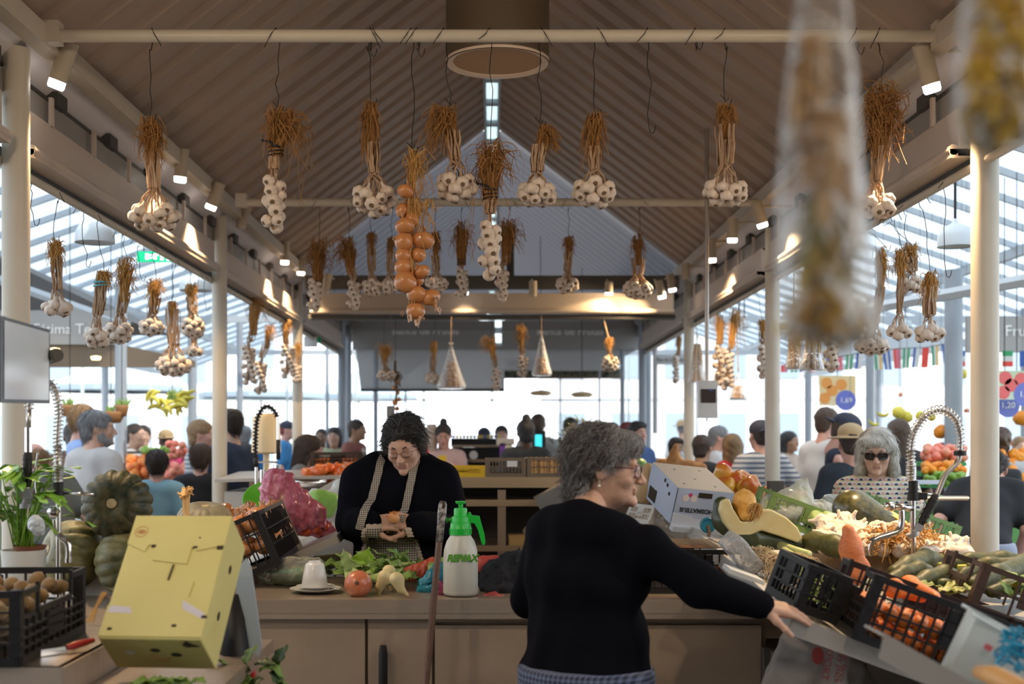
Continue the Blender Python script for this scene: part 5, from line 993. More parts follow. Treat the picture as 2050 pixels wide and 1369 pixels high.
# --- sprayer
b = on_counter(922, 1192); k = mpp(b.y); t = thing('sprayer_bottle', 'white pump sprayer bottle with a bright green top', 'sprayer', b); M_GRN = mat('green_plastic', (.012, .46, .045), .35)
L_ = lambda px, py, dy=0: Vector(((px - 922) * k, dy, (1192 - py) * k))
z = lambda py: (1192 - py) * k
mb = MB(); mb.lathe([(0, .001), (.055, .001), (.064, .006), (.067, .015), (.067, z(1120)), (.064, z(1100)), (.054, z(1083)), (.040, z(1072)), (.036, z(1066)), (0, z(1066))], 48, cap=False); mb.build('bottle', mat('milky_plastic', (.58, .57, .52), .35, sss=.1, col2=(.50, .49, .42), scale=9), t, True)
mb = MB(); mb.lathe([(.0425, z(1070)), (.0425, z(1058)), (.041, z(1057)), (.039, z(1046)), (.037, z(1045)), (.0335, z(1034)), (.0265, z(1033)), (.0255, z(1020)), (.0235, z(1017)), (0, z(1016))], 32, cap=False)
for i in range(24): a = 2 * PI * i / 24; mb.box((.042 * math.cos(a), .042 * math.sin(a), z(1063)), (.0015, .0015, .009), (0, 0, a))
mb.build('screw_cap', M_GRN, t, auto=35)
mb = MB(); mb.tube([L_(923, 1018), L_(923, 1010)], .0065, 14); mb.tube([L_(923, 1012), L_(923, 1010)], .004, 10); mb.tube([L_(923, 1022), L_(922, 1006)], [.008, .010], 14); mb.lathe([(0, z(1008)), (.017, z(1008)), (.020, z(1005)), (.020, z(1003)), (0, z(1003))], 24, cap=False); mb.build('pump_plunger', M_GRN, t, auto=40)
mb = MB(); mb.prism([((x - 922) * k, z(y)) for x, y in ((930, 1032), (930, 1045), (950, 1047), (957, 1060), (962, 1080), (965, 1089), (969, 1091), (972, 1086), (970, 1070), (963, 1045), (960, 1033), (944, 1031), (942, 1025), (938, 1025), (935, 1031))][::-1], Mx((0, 0, 0)), .016); mb.build('trigger_handle', M_GRN, t)
mb = MB(); mb.tube([L_(905, 1040), L_(896, 1041)], [.009, .007], 12); mb.tube([L_(896, 1041), L_(893, 1041)], .011, 12); mb.build('nozzle', mat('dark_green_plastic', (.01, .22, .03), .4), t, auto=40)
text('lettering', 'REIVAX', .036, L_(926, 1114.5, -.0672), (PI / 2, 0, 0), mat('print_green', (.10, .33, .03), .5), t, .0006, .25, .0022, sx=.96)
# --- broom handle
a = at(887, 1003, 4.50); b2 = at(848, 1420, 4.42); t = thing('broom_handle', 'worn wooden broom handle leaning on the worktop', 'broom', b2); mb = MB(); mb.tube([Vector((0, 0, -.75)) + (b2 - a) * .0, Vector((0, 0, 0)), (a - b2) * .8, (a - b2) * .86], [.0135, .0135, .0125, .0125], 14); mb.build('pole', mat('worn_wood', (.17, .09, .06), .5, col2=(.10, .05, .035), scale=20, stretch=(6, 6, 1)), t, True)
mb = MB(); mb.tube([(a - b2) * .80, (a - b2) * .90, (a - b2) * .94, (a - b2) * .985, (a - b2)], [.0135, .0145, .0165, .0155, .010], 14); mb.build('sleeve', mat('worn_sleeve', (.35, .31, .28), .45, col2=(.06, .05, .045), scale=60, var=.2), t, True)
mb = MB(); mb.tube([(a - b2) * .965 + Vector((.003, -.013, 0)), (a - b2) * .99 + Vector((.003, -.010, 0))], .006, 10); mb.build('hanging_slot', M_SLOT, t, True)
# --- carrot crate
cw, cd, ch = .56, .36, .19
cP = TR(1706, 1281); cM = fr(cP + UR * cw / 2 + VR * cd / 2 + NR * .002, RM)
crate('black crate of carrots in front of the old woman hand', cM, cw, cd, ch, cell=.030, rows=3)
def carrot_mesh(L_, r, seed):
    g = random.Random(seed); V, Q = soft([cap((0, 0, 0), (0, 0, L_), r, r * .62, .01), ell((0, 0, -.002), (r * 1.02, r * 1.02, r * .8))], .006, wav(.0018, 70, seed)); return fastmesh('carrot', V, Q, M_CARROT)
CRS = [carrot_mesh(.17, .021, 1), carrot_mesh(.14, .019, 2)]
g = random.Random(8)
for i in range(44):
    a = i % 11; b = (i // 11) % 2; c_ = i // 22; p = cM @ Vector((-.24 + a * .045, -.13 + b * .13, .04 + c_ * .055)); d = (cM.to_3x3() @ Vector((g.uniform(-.4, .4), 1, g.uniform(-.1, .1)))).normalized()
    link('carrot', CRS[i % 2], None, p, d.to_track_quat('Z', 'Y').to_euler(), 'orange carrot packed inside the black crate', 'carrot', 'carrots inside the black crate')
for i, (x0, y0, x1, y1, s, lab) in enumerate(((1790, 1178, 1850, 1197, 1.15, 'blunt orange carrot lying on the crate rim, lower of the two'), (1822, 1170, 1875, 1196, 1.2, 'blunt orange carrot lying on the crate rim, upper of the two'))):
    a = TR(x0, y0, .165); b = TR(x1, y1, .165 if i == 0 else .185); d = (b - a); o = link('carrot', CRS[0], None, a, d.to_track_quat('Z', 'Y').to_euler(), lab, 'carrot'); o.scale = (s, s, d.length / .17 * .92)
Pp = TR(1712, 1145, .14); sp = Vector(at(1697, 1055, Pp.y)) - Pp
V, Q = soft([cap((0, 0, 0), tuple(sp * .55), .038, .037, .02), cap(tuple(sp * .5), tuple(sp * .92), .036, .022, .02), ell(tuple(-sp * .1), (.035, .03, .03)), ell((.03, -.01, .01), (.018, .018, .03))], .005, wav(.0028, 110, 4)); V = smoothV(V, Q, 1)
t = link('sweet_potato', fastmesh('sweet_potato', V, Q, mat('sweet_skin', (.66, .22, .07), .55, col2=(.50, .13, .045), scale=26, stretch=(1, 1, 3), bump=.3, bscale=60)), None, Pp, label='giant orange root standing upright in the crate corner', cat='root vegetable')
# bean crate
bP = TR(1640, 1243, 0); bM = fr(bP + VR * .18 - UR * .02, RM @ Euler((0, 0, .12)).to_matrix()); crate('small black crate with green beans behind the carrot crate corner', bM, .13, .27, .14, cell=.03, rows=2)
mb = MB()
for i in range(24): p = bM @ Vector((g.uniform(-.06, .06), g.uniform(-.10, .10), .03 + g.uniform(0, .07))); d = bM.to_3x3() @ Vector((g.uniform(-.4, .4), 1, g.uniform(-.2, .2))); mb.tube([p - d * .04, p, p + d * .04], [.002, .005, .002], 6)
tag(mb.build('green_beans', mat('bean_green', (.22, .34, .06), .5), None, True, kind='stuff'), 'green beans in the small black crate', 'beans')
# --- zucchini
def zuc(x0, y0, x1, y1, r0, r1, h0, h1, lab, stem=True, bend=.01, name='zucchini'):
    a = TR(x0, y0, h0); b = TR(x1, y1, h1); t = thing(name, lab, 'zucchini', a, group='zucchini heap'); d = b - a; s = Vector((0, 0, 1)) * bend
    V, Q = soft([cap((0, 0, 0), tuple(d * .33 + s), r0 * .8, r0, .02), cap(tuple(d * .33 + s), tuple(d * .75 + s), r0, r1, .02), cap(tuple(d * .75 + s), tuple(d), r1, r1 * .75, .02)], .006, wav(.001, 60, int(x0))); link('body', fastmesh('body', V, Q, M_ZUC), t)
    if stem: e = d.normalized(); mb = MB(); mb.tube([d + e * r1 * .3, d + e * (r1 + .018)], [.012, .009], 5); [mb.tube([d + e * r1 * .5, d + e * (r1 + .012) + Vector((.008 * math.cos(q), 0, .008 * math.sin(q)))], [.004, .002], 4) for q in range(0, 6)]; mb.build('flower_stem', mat('zuc_stem', (.45, .42, .05), .6), t, auto=40)
zuc(1790, 1146, 1872, 1118, .030, .034, .06, .06, 'tapering zucchini with its thick end by the loose garlic')
zuc(1784, 1160, 1858, 1142, .026, .028, .045, .045, 'wrinkled darker zucchini lying in the middle of the heap', False)
zuc(1830, 1172, 1910, 1152, .028, .032, .05, .05, 'plump zucchini just above the two carrots', False)
zuc(2060, 1125, 1902, 1130, .030, .028, .07, .07, 'zucchini lying across the back with a yellow stem')
zuc(2090, 1140, 1944, 1136, .030, .027, .085, .085, 'second zucchini with a ragged yellow stem')
zuc(1948, 1170, 2090, 1128, .032, .040, .06, .09, 'largest pale zucchini pointing down to the crate', False)
zuc(1920, 1158, 1960, 1150, .022, .020, .02, .02, 'dark stub of zucchini in the gap below the others', False)
zuc(1985, 1185, 2080, 1178, .024, .026, .03, .03, 'zucchini nearest the brown slotted crate', False)
zuc(1700, 1105, 1610, 1085, .040, .036, .05, .05, 'dark long zucchini beside the pumpkin slice', False)
o = solid('avocado', [ell((0, 0, 0), (.03, .02, .018))], .005, mat('avo', (.07, .09, .03), .5, bump=.3), noise=wav(.002, 80), loc=TR(1890, 1168, .02), label='small dark green rough fruit among the leaves', cat='fruit')
its = [(TR(g.uniform(1850, 1940), g.uniform(1172, 1186), .02), (g.uniform(-1, 1), g.uniform(-.5, .5), .2), .06, .04, .4, 0) for i in range(16)]
leaves('turnip_greens', 'yellowish green leaves between the carrots and zucchini', 'leaves', its, [mat('yellow_leaf', (.36, .36, .08), .5, col2=(.22, .25, .05), scale=20)])
its = [(TR(g.uniform(2015, 2070), g.uniform(1165, 1195), .05), (g.uniform(-1, 1), g.uniform(-.5, .5), .7), .06, .035, .3, i % 2) for i in range(22)]
leaves('broccoli_greens', 'fresh green leaves beyond the brown slotted crate', 'leaves', its, [M_LGREEN, M_GREEN])
o = solid('celery_stalk', [cap((0, 0, 0), (.18, -.01, -.045), .012, .014)], .005, mat('celery', (.42, .52, .26), .45, col2=(.6, .62, .42), scale=9, stretch=(1, 6, 6)), loc=TR(1738, 1165, .06), label='pale green stalk lying behind the carrot crate', cat='celery')
dP = TR(1950, 1232); dM = fr(dP + UR * .26 + VR * .45 + NR * .0, RM); M_BRN = mat('brown_plastic', (.055, .03, .022), .4); crate('brown slotted crate beside the carrots', dM, .36, .34, .15, M_BRN, cell=.12, rows=1)
# --- leek bundle with roots and plastic tray
lt = thing('leek_bundle', 'bundle of leeks with shaggy pale roots', 'leeks', TR(1560, 1150, .04)); B0 = lt.location.copy(); mb = MB()
def Lk(px, py, h): return TR(px, py, h) - B0
for i, (x0, y0, x1, y1) in enumerate(((1520, 1098, 1560, 1125), (1570, 1102, 1625, 1135), (1590, 1120, 1665, 1160), (1560, 1090, 1620, 1110), (1545, 1110, 1600, 1140))):
    mb.tube([Lk(x0, y0, .06), Lk((x0 + x1) / 2, (y0 + y1) / 2, .065), Lk(x1, y1, .05)], [.015, .013, .014], 10)
mb.build('stems', mat('leek_stem', (.62, .62, .36), .4, col2=(.45, .52, .20), scale=8), lt, True)
mb = MB(); P = []
for (px, py, n) in ((1525, 1108, 90), (1545, 1120, 90), (1572, 1124, 160), (1595, 1122, 160), (1615, 1128, 120), (1580, 1140, 80)):
    P.append(curls(n, Lk(px, py, .05), .02, .055, (-.02, 0, -.01), .07, int(px), m=9, curl=.45))
P = np.concatenate(P); mb.strands(P, .0012, seed=5); mb.build('roots', mat('leek_roots', (.52, .38, .22), .8, col2=(.62, .48, .30), scale=30), lt)
o = solid('clear_tray', [rbox((0, 0, 0), (.075, .09, .035), RM @ Euler((0, .5, 0)).to_matrix(), .01)], .008, film('tray_film', (.75, .76, .78), .38, .1, .9, 60), noise=wav(.003, 80, 3), loc=TR(1484, 1108, .05), label='clear plastic tray wedged beside the leek roots', cat='tray')
mb = MB(); mb.box((0, 0, 0), (.06, .07, .008)); o = mb.build('white_carton', M_WGREY, None, loc=TR(1488, 1150, .004)); o.rotation_euler = RM.to_euler(); tag(o, 'white paper packet under the clear tray', 'packet')
# --- pumpkin slices
def slice_(lab, P, R, r, a0, a1, euler, m_out, name='pumpkin_slice', hollow=.55, pulp=True):
    """crescent of pumpkin: cut ring segment, rind outside, flesh inside"""
    t = thing(name, lab, 'pumpkin', P, euler); n = 22; V = []; ring = [(math.cos(q), math.sin(q)) for q in np.linspace(-1.35, 1.35, 11)]; mb = MB(); mo = len(ring)
    for i in range(n + 1):
        a = a0 + (a1 - a0) * i / n; tp = math.sin(PI * (i + .6) / (n + 1.2)) ** .35
        for cx, cs in ring: rr = R + r * cx * tp; V.append((rr * math.cos(a), r * 1.25 * cs * tp, rr * math.sin(a)))
    mb.add(V, [(i * mo + j, (i + 1) * mo + j, (i + 1) * mo + j + 1, i * mo + j + 1) for i in range(n) for j in range(mo - 1)]); mb.build('rind', m_out, t, True)
    V = []; m2 = 5
    for i in range(n + 1):
        a = a0 + (a1 - a0) * i / n; tp = math.sin(PI * (i + .6) / (n + 1.2)) ** .35
        e0 = (R + r * math.cos(1.35) * tp, -r * 1.25 * math.sin(1.35) * tp); e1 = (e0[0], -e0[1]); dp = R * (1 - hollow * .35)
        for rr, yy in ((e0[0], e0[1]), (dp + (e0[0] - dp) * .35, e0[1] * .9), (dp, 0), (dp + (e0[0] - dp) * .35, -e0[1] * .9), (e1[0], e1[1])): V.append((rr * math.cos(a), yy, rr * math.sin(a)))
    mb = MB(); mb.add(V, [(i * m2 + j, i * m2 + j + 1, (i + 1) * m2 + j + 1, (i + 1) * m2 + j) for i in range(n) for j in range(4)] + [tuple(range(m2)), tuple(n * m2 + j for j in range(m2 - 1, -1, -1))]); mb.build('flesh', M_CREAMV, t, True); return t
def poly_wedge(name, lab, pts, Y, th, m_face, m_rind, tilt=0.):
    t = thing(name, lab, 'pumpkin', at(pts[0][0], pts[0][1], Y)); B = t.location.copy(); V = [at(x, y, Y) - B for x, y in pts]; n = len(V); mb = MB()
    mb.add(V, [tuple(range(n))]); mb.build('flesh', m_face, t)
    W_ = [v + Vector((0, th, th * tilt)) for v in V]; mb = MB(); mb.add([v + Vector((0, .0005, 0)) for v in V] + W_, [(i, (i + 1) % n, (i + 1) % n + n, i + n) for i in range(n)] + [tuple(range(2 * n - 1, n - 1, -1))]); mb.build('rind', m_rind, t); return t
M_RD = mat('dark_rind', (.02, .035, .018), .35, col2=(.06, .07, .03), scale=14)
# big slice: pale cut faces, hollow with orange pulp, dark rind under it
Y = 4.55; t = thing('pumpkin_slice', 'big cut wedge of pumpkin with pale flesh and stringy hollow', 'pumpkin', at(1540, 1050, Y)); B0 = np.array(t.location); pz = lambda px, py, dy=0: np.array(at(px, py, Y + dy)) - B0
ol = [(1446, 1004), (1460, 998), (1468, 1018), (1484, 1044), (1506, 1044), (1524, 1022), (1545, 1020), (1575, 1036), (1597, 1056), (1607, 1078), (1598, 1087), (1562, 1074), (1524, 1062), (1492, 1078), (1466, 1070), (1448, 1046), (1441, 1022)]
V = [pz(x, y, .02 * (y - 1040) / 40 - .02) for x, y in ol]; n = len(V); mb = MB(); mb.add(V + [v + np.array((.004, .07, .0)) for v in V], [tuple(range(n - 1, -1, -1)), tuple(range(n, 2 * n))] + [(i, (i + 1) % n, (i + 1) % n + n, i + n) for i in range(n)]); o = mb.build('flesh', M_CREAMV, t, auto=50); bv = o.modifiers.new('b', 'BEVEL'); bv.width = .006; bv.segments = 3
pr = [cap(pz(1452, 1040, .06), pz(1490, 1074, .03), .045, .05, .03), cap(pz(1490, 1074, .04), pz(1600, 1090, .05), .045, .025, .03), cap(pz(1446, 1012, .07), pz(1452, 1040, .06), .035, .045, .03)]; V, Q = soft(pr, .008, None, 0., lambda X, Y_, Z: (-.005 - Y_)); link('rind', fastmesh('rind', V, Q, M_RD), t)
pr = [ell(pz(1490, 1008, .05), (.045, .05, .055)), ell(pz(1492, 1030, .0), (.028, .03, .026))]; V, Q = soft(pr, .006, wrinkle(.006, 90, 3)); link('pulp', fastmesh('pulp', V, Q, mat('pulp', (.75, .42, .10), .55, col2=(.6, .28, .05), scale=40, bump=.4)), t)
mb = MB(); mb.strands(curls(50, pz(1512, 1025, -.03), .03, .03, (0, 0, 0), .06, 4, m=7, curl=.4), .0012, seed=1); mb.build('strings', M_LEAFG, t)
# long marrow cut at one end
Y = 5.15; t = thing('cut_squash', 'long dark green squash cut open at its yellow end', 'squash', at(1740, 1040, Y)); B0 = np.array(t.location); pz = lambda px, py, dy=0: np.array(at(px, py, Y + dy)) - B0
V, Q = soft([cap(pz(1708, 1020), pz(1790, 1062), .085, .06, .03)], .008, wav(.003, 40, 7), clip=None); link('rind', fastmesh('rind', V, Q, mat('squash_rind', (.030, .032, .012), .3, col2=(.10, .09, .03), scale=45, var=.3, coat=.3)), t)
mb = MB(); mb.tube([pz(1788, 1058, -.02), pz(1806, 1066, -.03)], [.060, .050], 20); mb.slab(Vector(pz(1716, 990, -.045)), Vector(pz(1800, 1040, -.045)), Vector(pz(1806, 1034, -.0)), Vector(pz(1722, 985, -.0)), .01); mb.build('cut_face', mat('orange_flesh', (.75, .48, .08), .5, col2=(.85, .62, .2), scale=20), t, auto=30)
# --- loose garlic heap with dry tops
g = random.Random(12); lab = 'loose garlic bulb in the warm lit heap on the sloping tray'
for i in range(130):
    if i < 48: px, py = g.uniform(1640, 1705), g.uniform(1036, 1100)
    elif i < 104: px, py = g.uniform(1700, 1845), g.uniform(1056, 1102)
    else: px, py = g.uniform(1850, 1936), g.uniform(1085, 1112)
    h_ = .09 + g.uniform(-.03, .03) if px < 1840 else .05; p = TR(px, py, h_); d = Vector((g.gauss(0, 1), g.gauss(0, 1), g.gauss(0, 1))); o = link('garlic_bulb', BULBS[i % 4], None, p, d.to_track_quat('Z', 'Y').to_euler(), lab, 'garlic', 'loose garlic bulbs in the heap'); o.scale = (g.uniform(1.05, 1.45),) * 3
mb = MB(); P = np.concatenate([curls(14, TR(g.uniform(1745, 1850), g.uniform(1066, 1100), .12), .03, .09, (0, -.03, 0), .07, i, m=9, curl=.35) for i in range(20)]); mb.strands(P, .0035, flat=.4, seed=2)
tag(mb.build('dry_garlic_tops', M_LEAFG, None, kind='stuff'), 'tangle of dry golden garlic stalks on the heap', 'dry stalks')
DN = np.array((0, .06, -.055)); o = solid('garlic_mound', [cap(np.array(TR(1690, 1085)) + DN, np.array(TR(1820, 1095)) + DN, .065, .06, .04), cap(np.array(TR(1870, 1105)) + DN, np.array(TR(1930, 1108)) + DN, .05, .05, .03), ell(np.array(TR(1665, 1078)) + DN, (.07, .10, .07))], .014, mat('mound', (.55, .40, .26), .8, col2=(.35, .22, .12), scale=30, bump=.5), noise=wav(.012, 60, 2)); tag(o, 'dense mass of garlic skins beneath the loose bulbs', 'garlic', kind='stuff')
# green crates with salad and bags
M_GRC = mat('green_crate', (.16, .25, .07), .45); gM = fr(at(1600, 1062, 5.7), RM); crate('olive green crate full of salad', gM, .42, .36, .13, M_GRC, cell=.035, rows=1)
gM2 = fr(at(1800, 1085, 5.9), RM); crate('pale green crate behind the cut squash', gM2, .40, .3, .17, mat('green_crate2', (.22, .36, .14), .45), cell=.05, rows=1)
def bagged(lab, prims, contents, m_in, seed, film_m):
    V, Q = soft(prims, .010, wrinkle(.014, 36, seed)); V = smoothV(V, Q, 1); c0 = V.mean(0); t = thing('salad_bag', lab, 'bag', c0); link('bag_film', fastmesh('bag_film', V - c0, Q, film_m), t)
    V, Q = soft(contents, .010, wav(.02, 60, seed + 1)); link('salad', fastmesh('salad', V - c0, Q, m_in), t)
M_SALB = film('salad_film', (.85, .85, .80), .35, .15, .9, 25); P_ = lambda px, py, Y=5.6: np.array(at(px, py, Y))
bagged('white plastic bag of pale cabbage with a peaked top', [cap(P_(1545, 1015), P_(1595, 1010), .06, .08, .05), cap(P_(1590, 1005), P_(1612, 960), .06, .018, .05), ell(P_(1570, 1025), (.11, .1, .05))], [ell(P_(1560, 1015), (.08, .07, .045)), ell(P_(1595, 1012), (.05, .05, .04))], M_LGREEN, 3, M_SALB)
bagged('flat white plastic bag of lettuce behind the garlic heap', [cap(P_(1625, 1025), P_(1655, 1030), .05, .04, .05), ell(P_(1640, 1018), (.07, .06, .04))], [ell(P_(1645, 1040, 5.5), (.06, .05, .035)), ell(P_(1620, 1035), (.04, .04, .03))], M_LGREEN, 5, M_SALB)
bagged('plastic bag held by the woman in sunglasses', [ell(P_(1668, 1005, 5.95), (.06, .05, .04)), ell(P_(1655, 1020, 5.95), (.04, .04, .05))], [ell(P_(1668, 1010, 5.95), (.03, .03, .03))], M_LGREEN, 8, film('held_film', (.75, .78, .78), .5, .15, .9, 25))
mb = MB(); mb.box((1.29, 6.1, .95), (.46, .85, .02)); mb.box((1.29, 6.1, .47), (.40, .75, .46)); tag(mb.build('rear_display_stand', M_STEELD), 'steel stand under the salad crates and garlic carton', 'stand')
mb = MB(); c = at(1552, 985, 6.0); mb.box(c, (.035, .03, .055)); mb.cyl(c, (c.x, c.y, .95), .008, 8); tag(mb.build('small_scale_column', M_DARKP), 'small dark box beside the bell peppers', 'box')
# peppers / tomatoes
M_PEP = mat('pepper_red', (.60, .06, .02), .25, col2=(.75, .45, .05), scale=10, var=.35, coat=.4)
V, Q = soft([ell((.016, 0, 0), (.024, .026, .036)), ell((-.014, .014, 0), (.024, .024, .036)), ell((-.01, -.018, 0), (.024, .024, .034)), ell((0, 0, .042), (.012, .012, .016), op=-1, k=.02)], .005); PEP = fastmesh('pepper', V, Q, M_PEP)
mb = MB(); mb.lathe([(0, -.026), (.018, -.024), (.031, -.008), (.031, .008), (.018, .022), (.006, .020), (0, .018)], 18, cap=False); TOM = mb.mesh('tomato', mat('tomato_red', (.62, .07, .02), .25, coat=.4, col2=(.70, .22, .03), scale=6), True)
APO = TOM.copy(); APO.materials[0] = mat('orange_peach', (.80, .34, .06), .4, col2=(.75, .12, .04), scale=5, var=.5)
g = random.Random(5)
for i in range(30):
    px = g.uniform(1448, 1535); py = 960 + (px - 1448) * .42 + g.uniform(-16, 14); o = link('bell_pepper', PEP, None, at(px, py, 6.3 + g.uniform(-.1, .1)), (g.uniform(-1, 1), g.uniform(-1, 1), g.uniform(0, 6)), 'red and green bell pepper heaped beyond the garlic carton', 'pepper', 'bell peppers beyond the garlic carton'); o.scale = (1.35,) * 3
# --- garlic carton
w, d, h = .2883, .374, .1829; t = thing('garlic_carton', 'pale blue garlic carton upside down behind the old woman', 'box'); t.matrix_world = Matrix.Translation((.96, 5.9976, 1.2786)) @ Euler((.3045, .1033, .2432), 'XYZ').to_matrix().to_4x4()
M_BLB = mat('blue_white_card', (.46, .52, .66), .6, col2=(.40, .46, .60), scale=5); mb = MB(); mb.box((0, 0, 0), (w / 2, d / 2, h / 2)); mb.build('carton_body', M_BLB, t)
mb = MB(); mb.box((0, 0, h / 2 + .001), (w / 2 - .001, d / 2 - .001, .0015)); mb.build('bare_base', mat('bare_card', (.62, .52, .42), .7), t)
mb = MB(); mb.prism([(-w / 2, -h / 2), (w / 2, -h / 2), (w / 2, -h * .26), (-.03, -h * .30), (-.045, -h * .22), (-w / 2, -h * .18)], Mx((0, -d / 2 - .003, 0)), .004); mb.box((-.0, -d / 2 - .02, -h / 2 - .01), (w / 2, .02, .012)); mb.build('folded_flap', mat('white_card', (.60, .62, .68), .6), t)
mb = MB(); mb.box((.0, -d / 2 - .001, h * .36), (.034, .003, .012))
for (x, y) in ((-.09, -.12), (.07, -.12), (-.06, .1), (.08, .12), (0, -.03)): mb.box((x, y, h / 2 + .0022), (.006, .004, .001))
for (y, z_) in ((-.10, .03), (-.06, .06), (-.02, .07), (.06, -.02)): mb.box((-w / 2 - .001, y, z_), (.002, .008, .008))
for e_ in ((0, -d / 2, 0), ): mb.box((-w / 2, -d / 2, 0), (.0015, .0015, h / 2))
mb.box((-w / 2 - .001, .10, -.045), (.002, .05, .03)); mb.build('cutout', M_SLOT, t)
text('lettering', 'ALHOSMATEUS', .030, (-.012, -d / 2 - .003, -.012), (PI / 2, PI, 0), mat('print_black', (.03, .03, .04), .6), t, .0005, off=.001, sx=1.0)
mb = MB(); 
for x in (-.095, -.055): mb.lathe([(0, 0), (.017, 0)], 20, Mx((x, -d / 2 - .0015, .045), (PI / 2, 0, 0)), cap=False)
mb.build('printed_garlic', mat('printed_garlic', (.72, .62, .58), .6), t); mb = MB(); mb.lathe([(0, 0), (.010, 0)], 20, Mx((-.075, -d / 2 - .002, .062), (PI / 2, 0, 0)), cap=False); mb.lathe([(0, 0), (.014, 0)], 20, Mx((.115, -d / 2 - .0035, -.012), (PI / 2, 0, 0)), cap=False); mb.build('printed_emblem', mat('magenta_print', (.55, .05, .16), .6), t)
# brown roots / squash on top and beyond
o = solid('butternut_squash', [ell((0, 0, 0), (.055, .06, .06)), cap((0, 0, .04), (.02, 0, .12), .04, .03, .04)], .01, mat('butternut', (.55, .38, .20), .5), loc=at(1290, 985, 6.2) , label='tan butternut squash behind the old woman face', cat='squash')
o = solid('melon', [ell((0, 0, 0), (.05, .05, .042))], .01, mat('melon', (.05, .16, .03), .4, col2=(.2, .35, .1), scale=12, stretch=(1, 8, 1)), loc=at(1280, 930, 7.6), label='small green melon behind the old woman forehead', cat='melon')
o = solid('yam_root', [cap((-.1, 0, 0), (.12, 0, -.02), .045, .04, .03), cap((-.03, 0, .03), (-.02, 0, .11), .035, .02, .03)], .01, mat('yam', (.40, .20, .07), .7, col2=(.25, .11, .03), scale=20), noise=wav(.012, 50), loc=at(1360, 932, 7.2), label='brown knobbly roots lying beyond the garlic carton', cat='root')
mb = MB(); mb.box((.98, 6.95, 1.24), (.42, .3, .02)); mb.box((.98, 7.1, .62), (.38, .16, .62)); tag(mb.build('root_shelf', M_STEELD), 'steel ledge carrying the brown roots and melon', 'shelf')
crate('white plastic crate leaning below the garlic carton', fr(at(1306, 1062, 6.2), Euler((0, .42, .3)).to_matrix()), .20, .3, .10, mat('white_plastic', (.60, .58, .55), .45), cell=.03, rows=1)
t = thing('tape_roll', 'round blue cap with a brown plug hanging on the garlic carton', 'cap', at(1417, 1051, 5.55), (PI / 2, 0, 0)); mb = MB(); mb.lathe([(.022, -.02), (.034, -.02), (.036, .01), (.030, .014), (.022, .006)], 28); mb.build('ring', mat('teal_plastic', (.01, .16, .24), .3), t, auto=40); mb = MB(); mb.lathe([(0, 0), (.022, 0)], 18, cap=False); mb.tube([(0, 0, .0), (.004, -.03, .02), (-.004, -.07, .02)], .008, 6); mb.build('plug', mat('brown_plug', (.12, .07, .04), .7), t)
# black crate with wire lid behind the old woman arm
wM = fr(at(1410, 1175, 5.1), Euler((0, 0, 0)).to_matrix()); crate('black crate with a wire lid on the worktop beyond the old woman arm', Matrix.Translation((.80, 5.0, .952)), .46, .44, .17, cell=.028, rows=2)
mb = MB()
for i in range(9): mb.cyl((.60, 4.80 + i * .05, 1.128), (1.0, 4.80 + i * .05, 1.128), .0025, 5)
for x in (.68, .92): mb.cyl((x, 4.78, 1.130), (x, 5.22, 1.130), .003, 5)
tag(mb.build('wire_rack', M_CHROME), 'wire lid lying on the black crate', 'rack')
for i in range(7): o = link('tomato', TOM, None, (.62 + i * .055, 4.85, 1.02), (i, 0, 0), 'red tomato showing through the lidded black crate', 'tomato', 'tomatoes in the lidded crate')
# --- white tub, blue net and wooden handle close to the lens
a = at(1885, 1215, 2.7); t = thing('white_tub', 'milky white plastic tub standing on the slanting near tray', 'tub', P2 + U2 * .26 + Vector((0, .14, .0))); R2 = Matrix((U2, V2, N2)).transposed(); t.rotation_euler = R2.to_euler()
mb = MB(); w0 = .085
for z0, z1, s0, s1 in ((0, .125, .86, 1.0),):
    V = []
    for (zz, s) in ((0, .86), (.135, 1.0), (.14, 1.0), (.01, .84)):
        for q in range(24): an = 2 * PI * q / 24; c_, s_ = math.cos(an), math.sin(an); rr = 1 / max(abs(c_), abs(s_)) ** .75; V.append((w0 * s * c_ * rr, .06 * s * s_ * rr, zz))
    mb.add(V, [(r0 * 24 + j, r0 * 24 + (j + 1) % 24, (r0 + 1) * 24 + (j + 1) % 24, (r0 + 1) * 24 + j) for r0 in range(3) for j in range(24)] + [tuple(range(23, -1, -1)), tuple(72 + j for j in range(24))])
mb.build('tub_body', mat('milky_tub', (.60, .66, .66), .35, col2=(.50, .56, .56), scale=6, sss=.1), t, auto=50)
mb = MB(); mb.tube([(-.09, -.062, .135), (.09, -.062, .135)], .004, 6); mb.tube([(-.09, .062, .135), (.09, .062, .135)], .004, 6); mb.build('rim_edge', mat('tub_rim', (.7, .74, .74), .35), t, auto=40)
mb = MB(); mb.box((-.03, -.0655, .09), (.008, .001, .006)); mb.build('red_logo', mat('pale_red_print', (.6, .12, .14), .5), t); mb = MB(); mb.box((.0, -.0655, .085), (.009, .001, .005)); mb.build('blue_logo', mat('pale_blue_print', (.15, .22, .45), .5), t)
mb = MB(); g = random.Random(3); c = at(2040, 1290, 2.45)
for i in range(14): pts = arc([c + Vector((g.uniform(-.04, .04), g.uniform(-.03, .03), g.uniform(-.05, .04))) for _ in range(4)]); mb.tube(pts, .0028, 5)
mb.tube(arc([at(2020, 1300, 2.45), at(1995, 1325, 2.42), at(1982, 1370, 2.4)]), .0022, 5); tag(mb.build('blue_net', mat('blue_net', (.01, .30, .50), .4), None, True), 'bright blue tangled net bag at the frame edge', 'net bag')
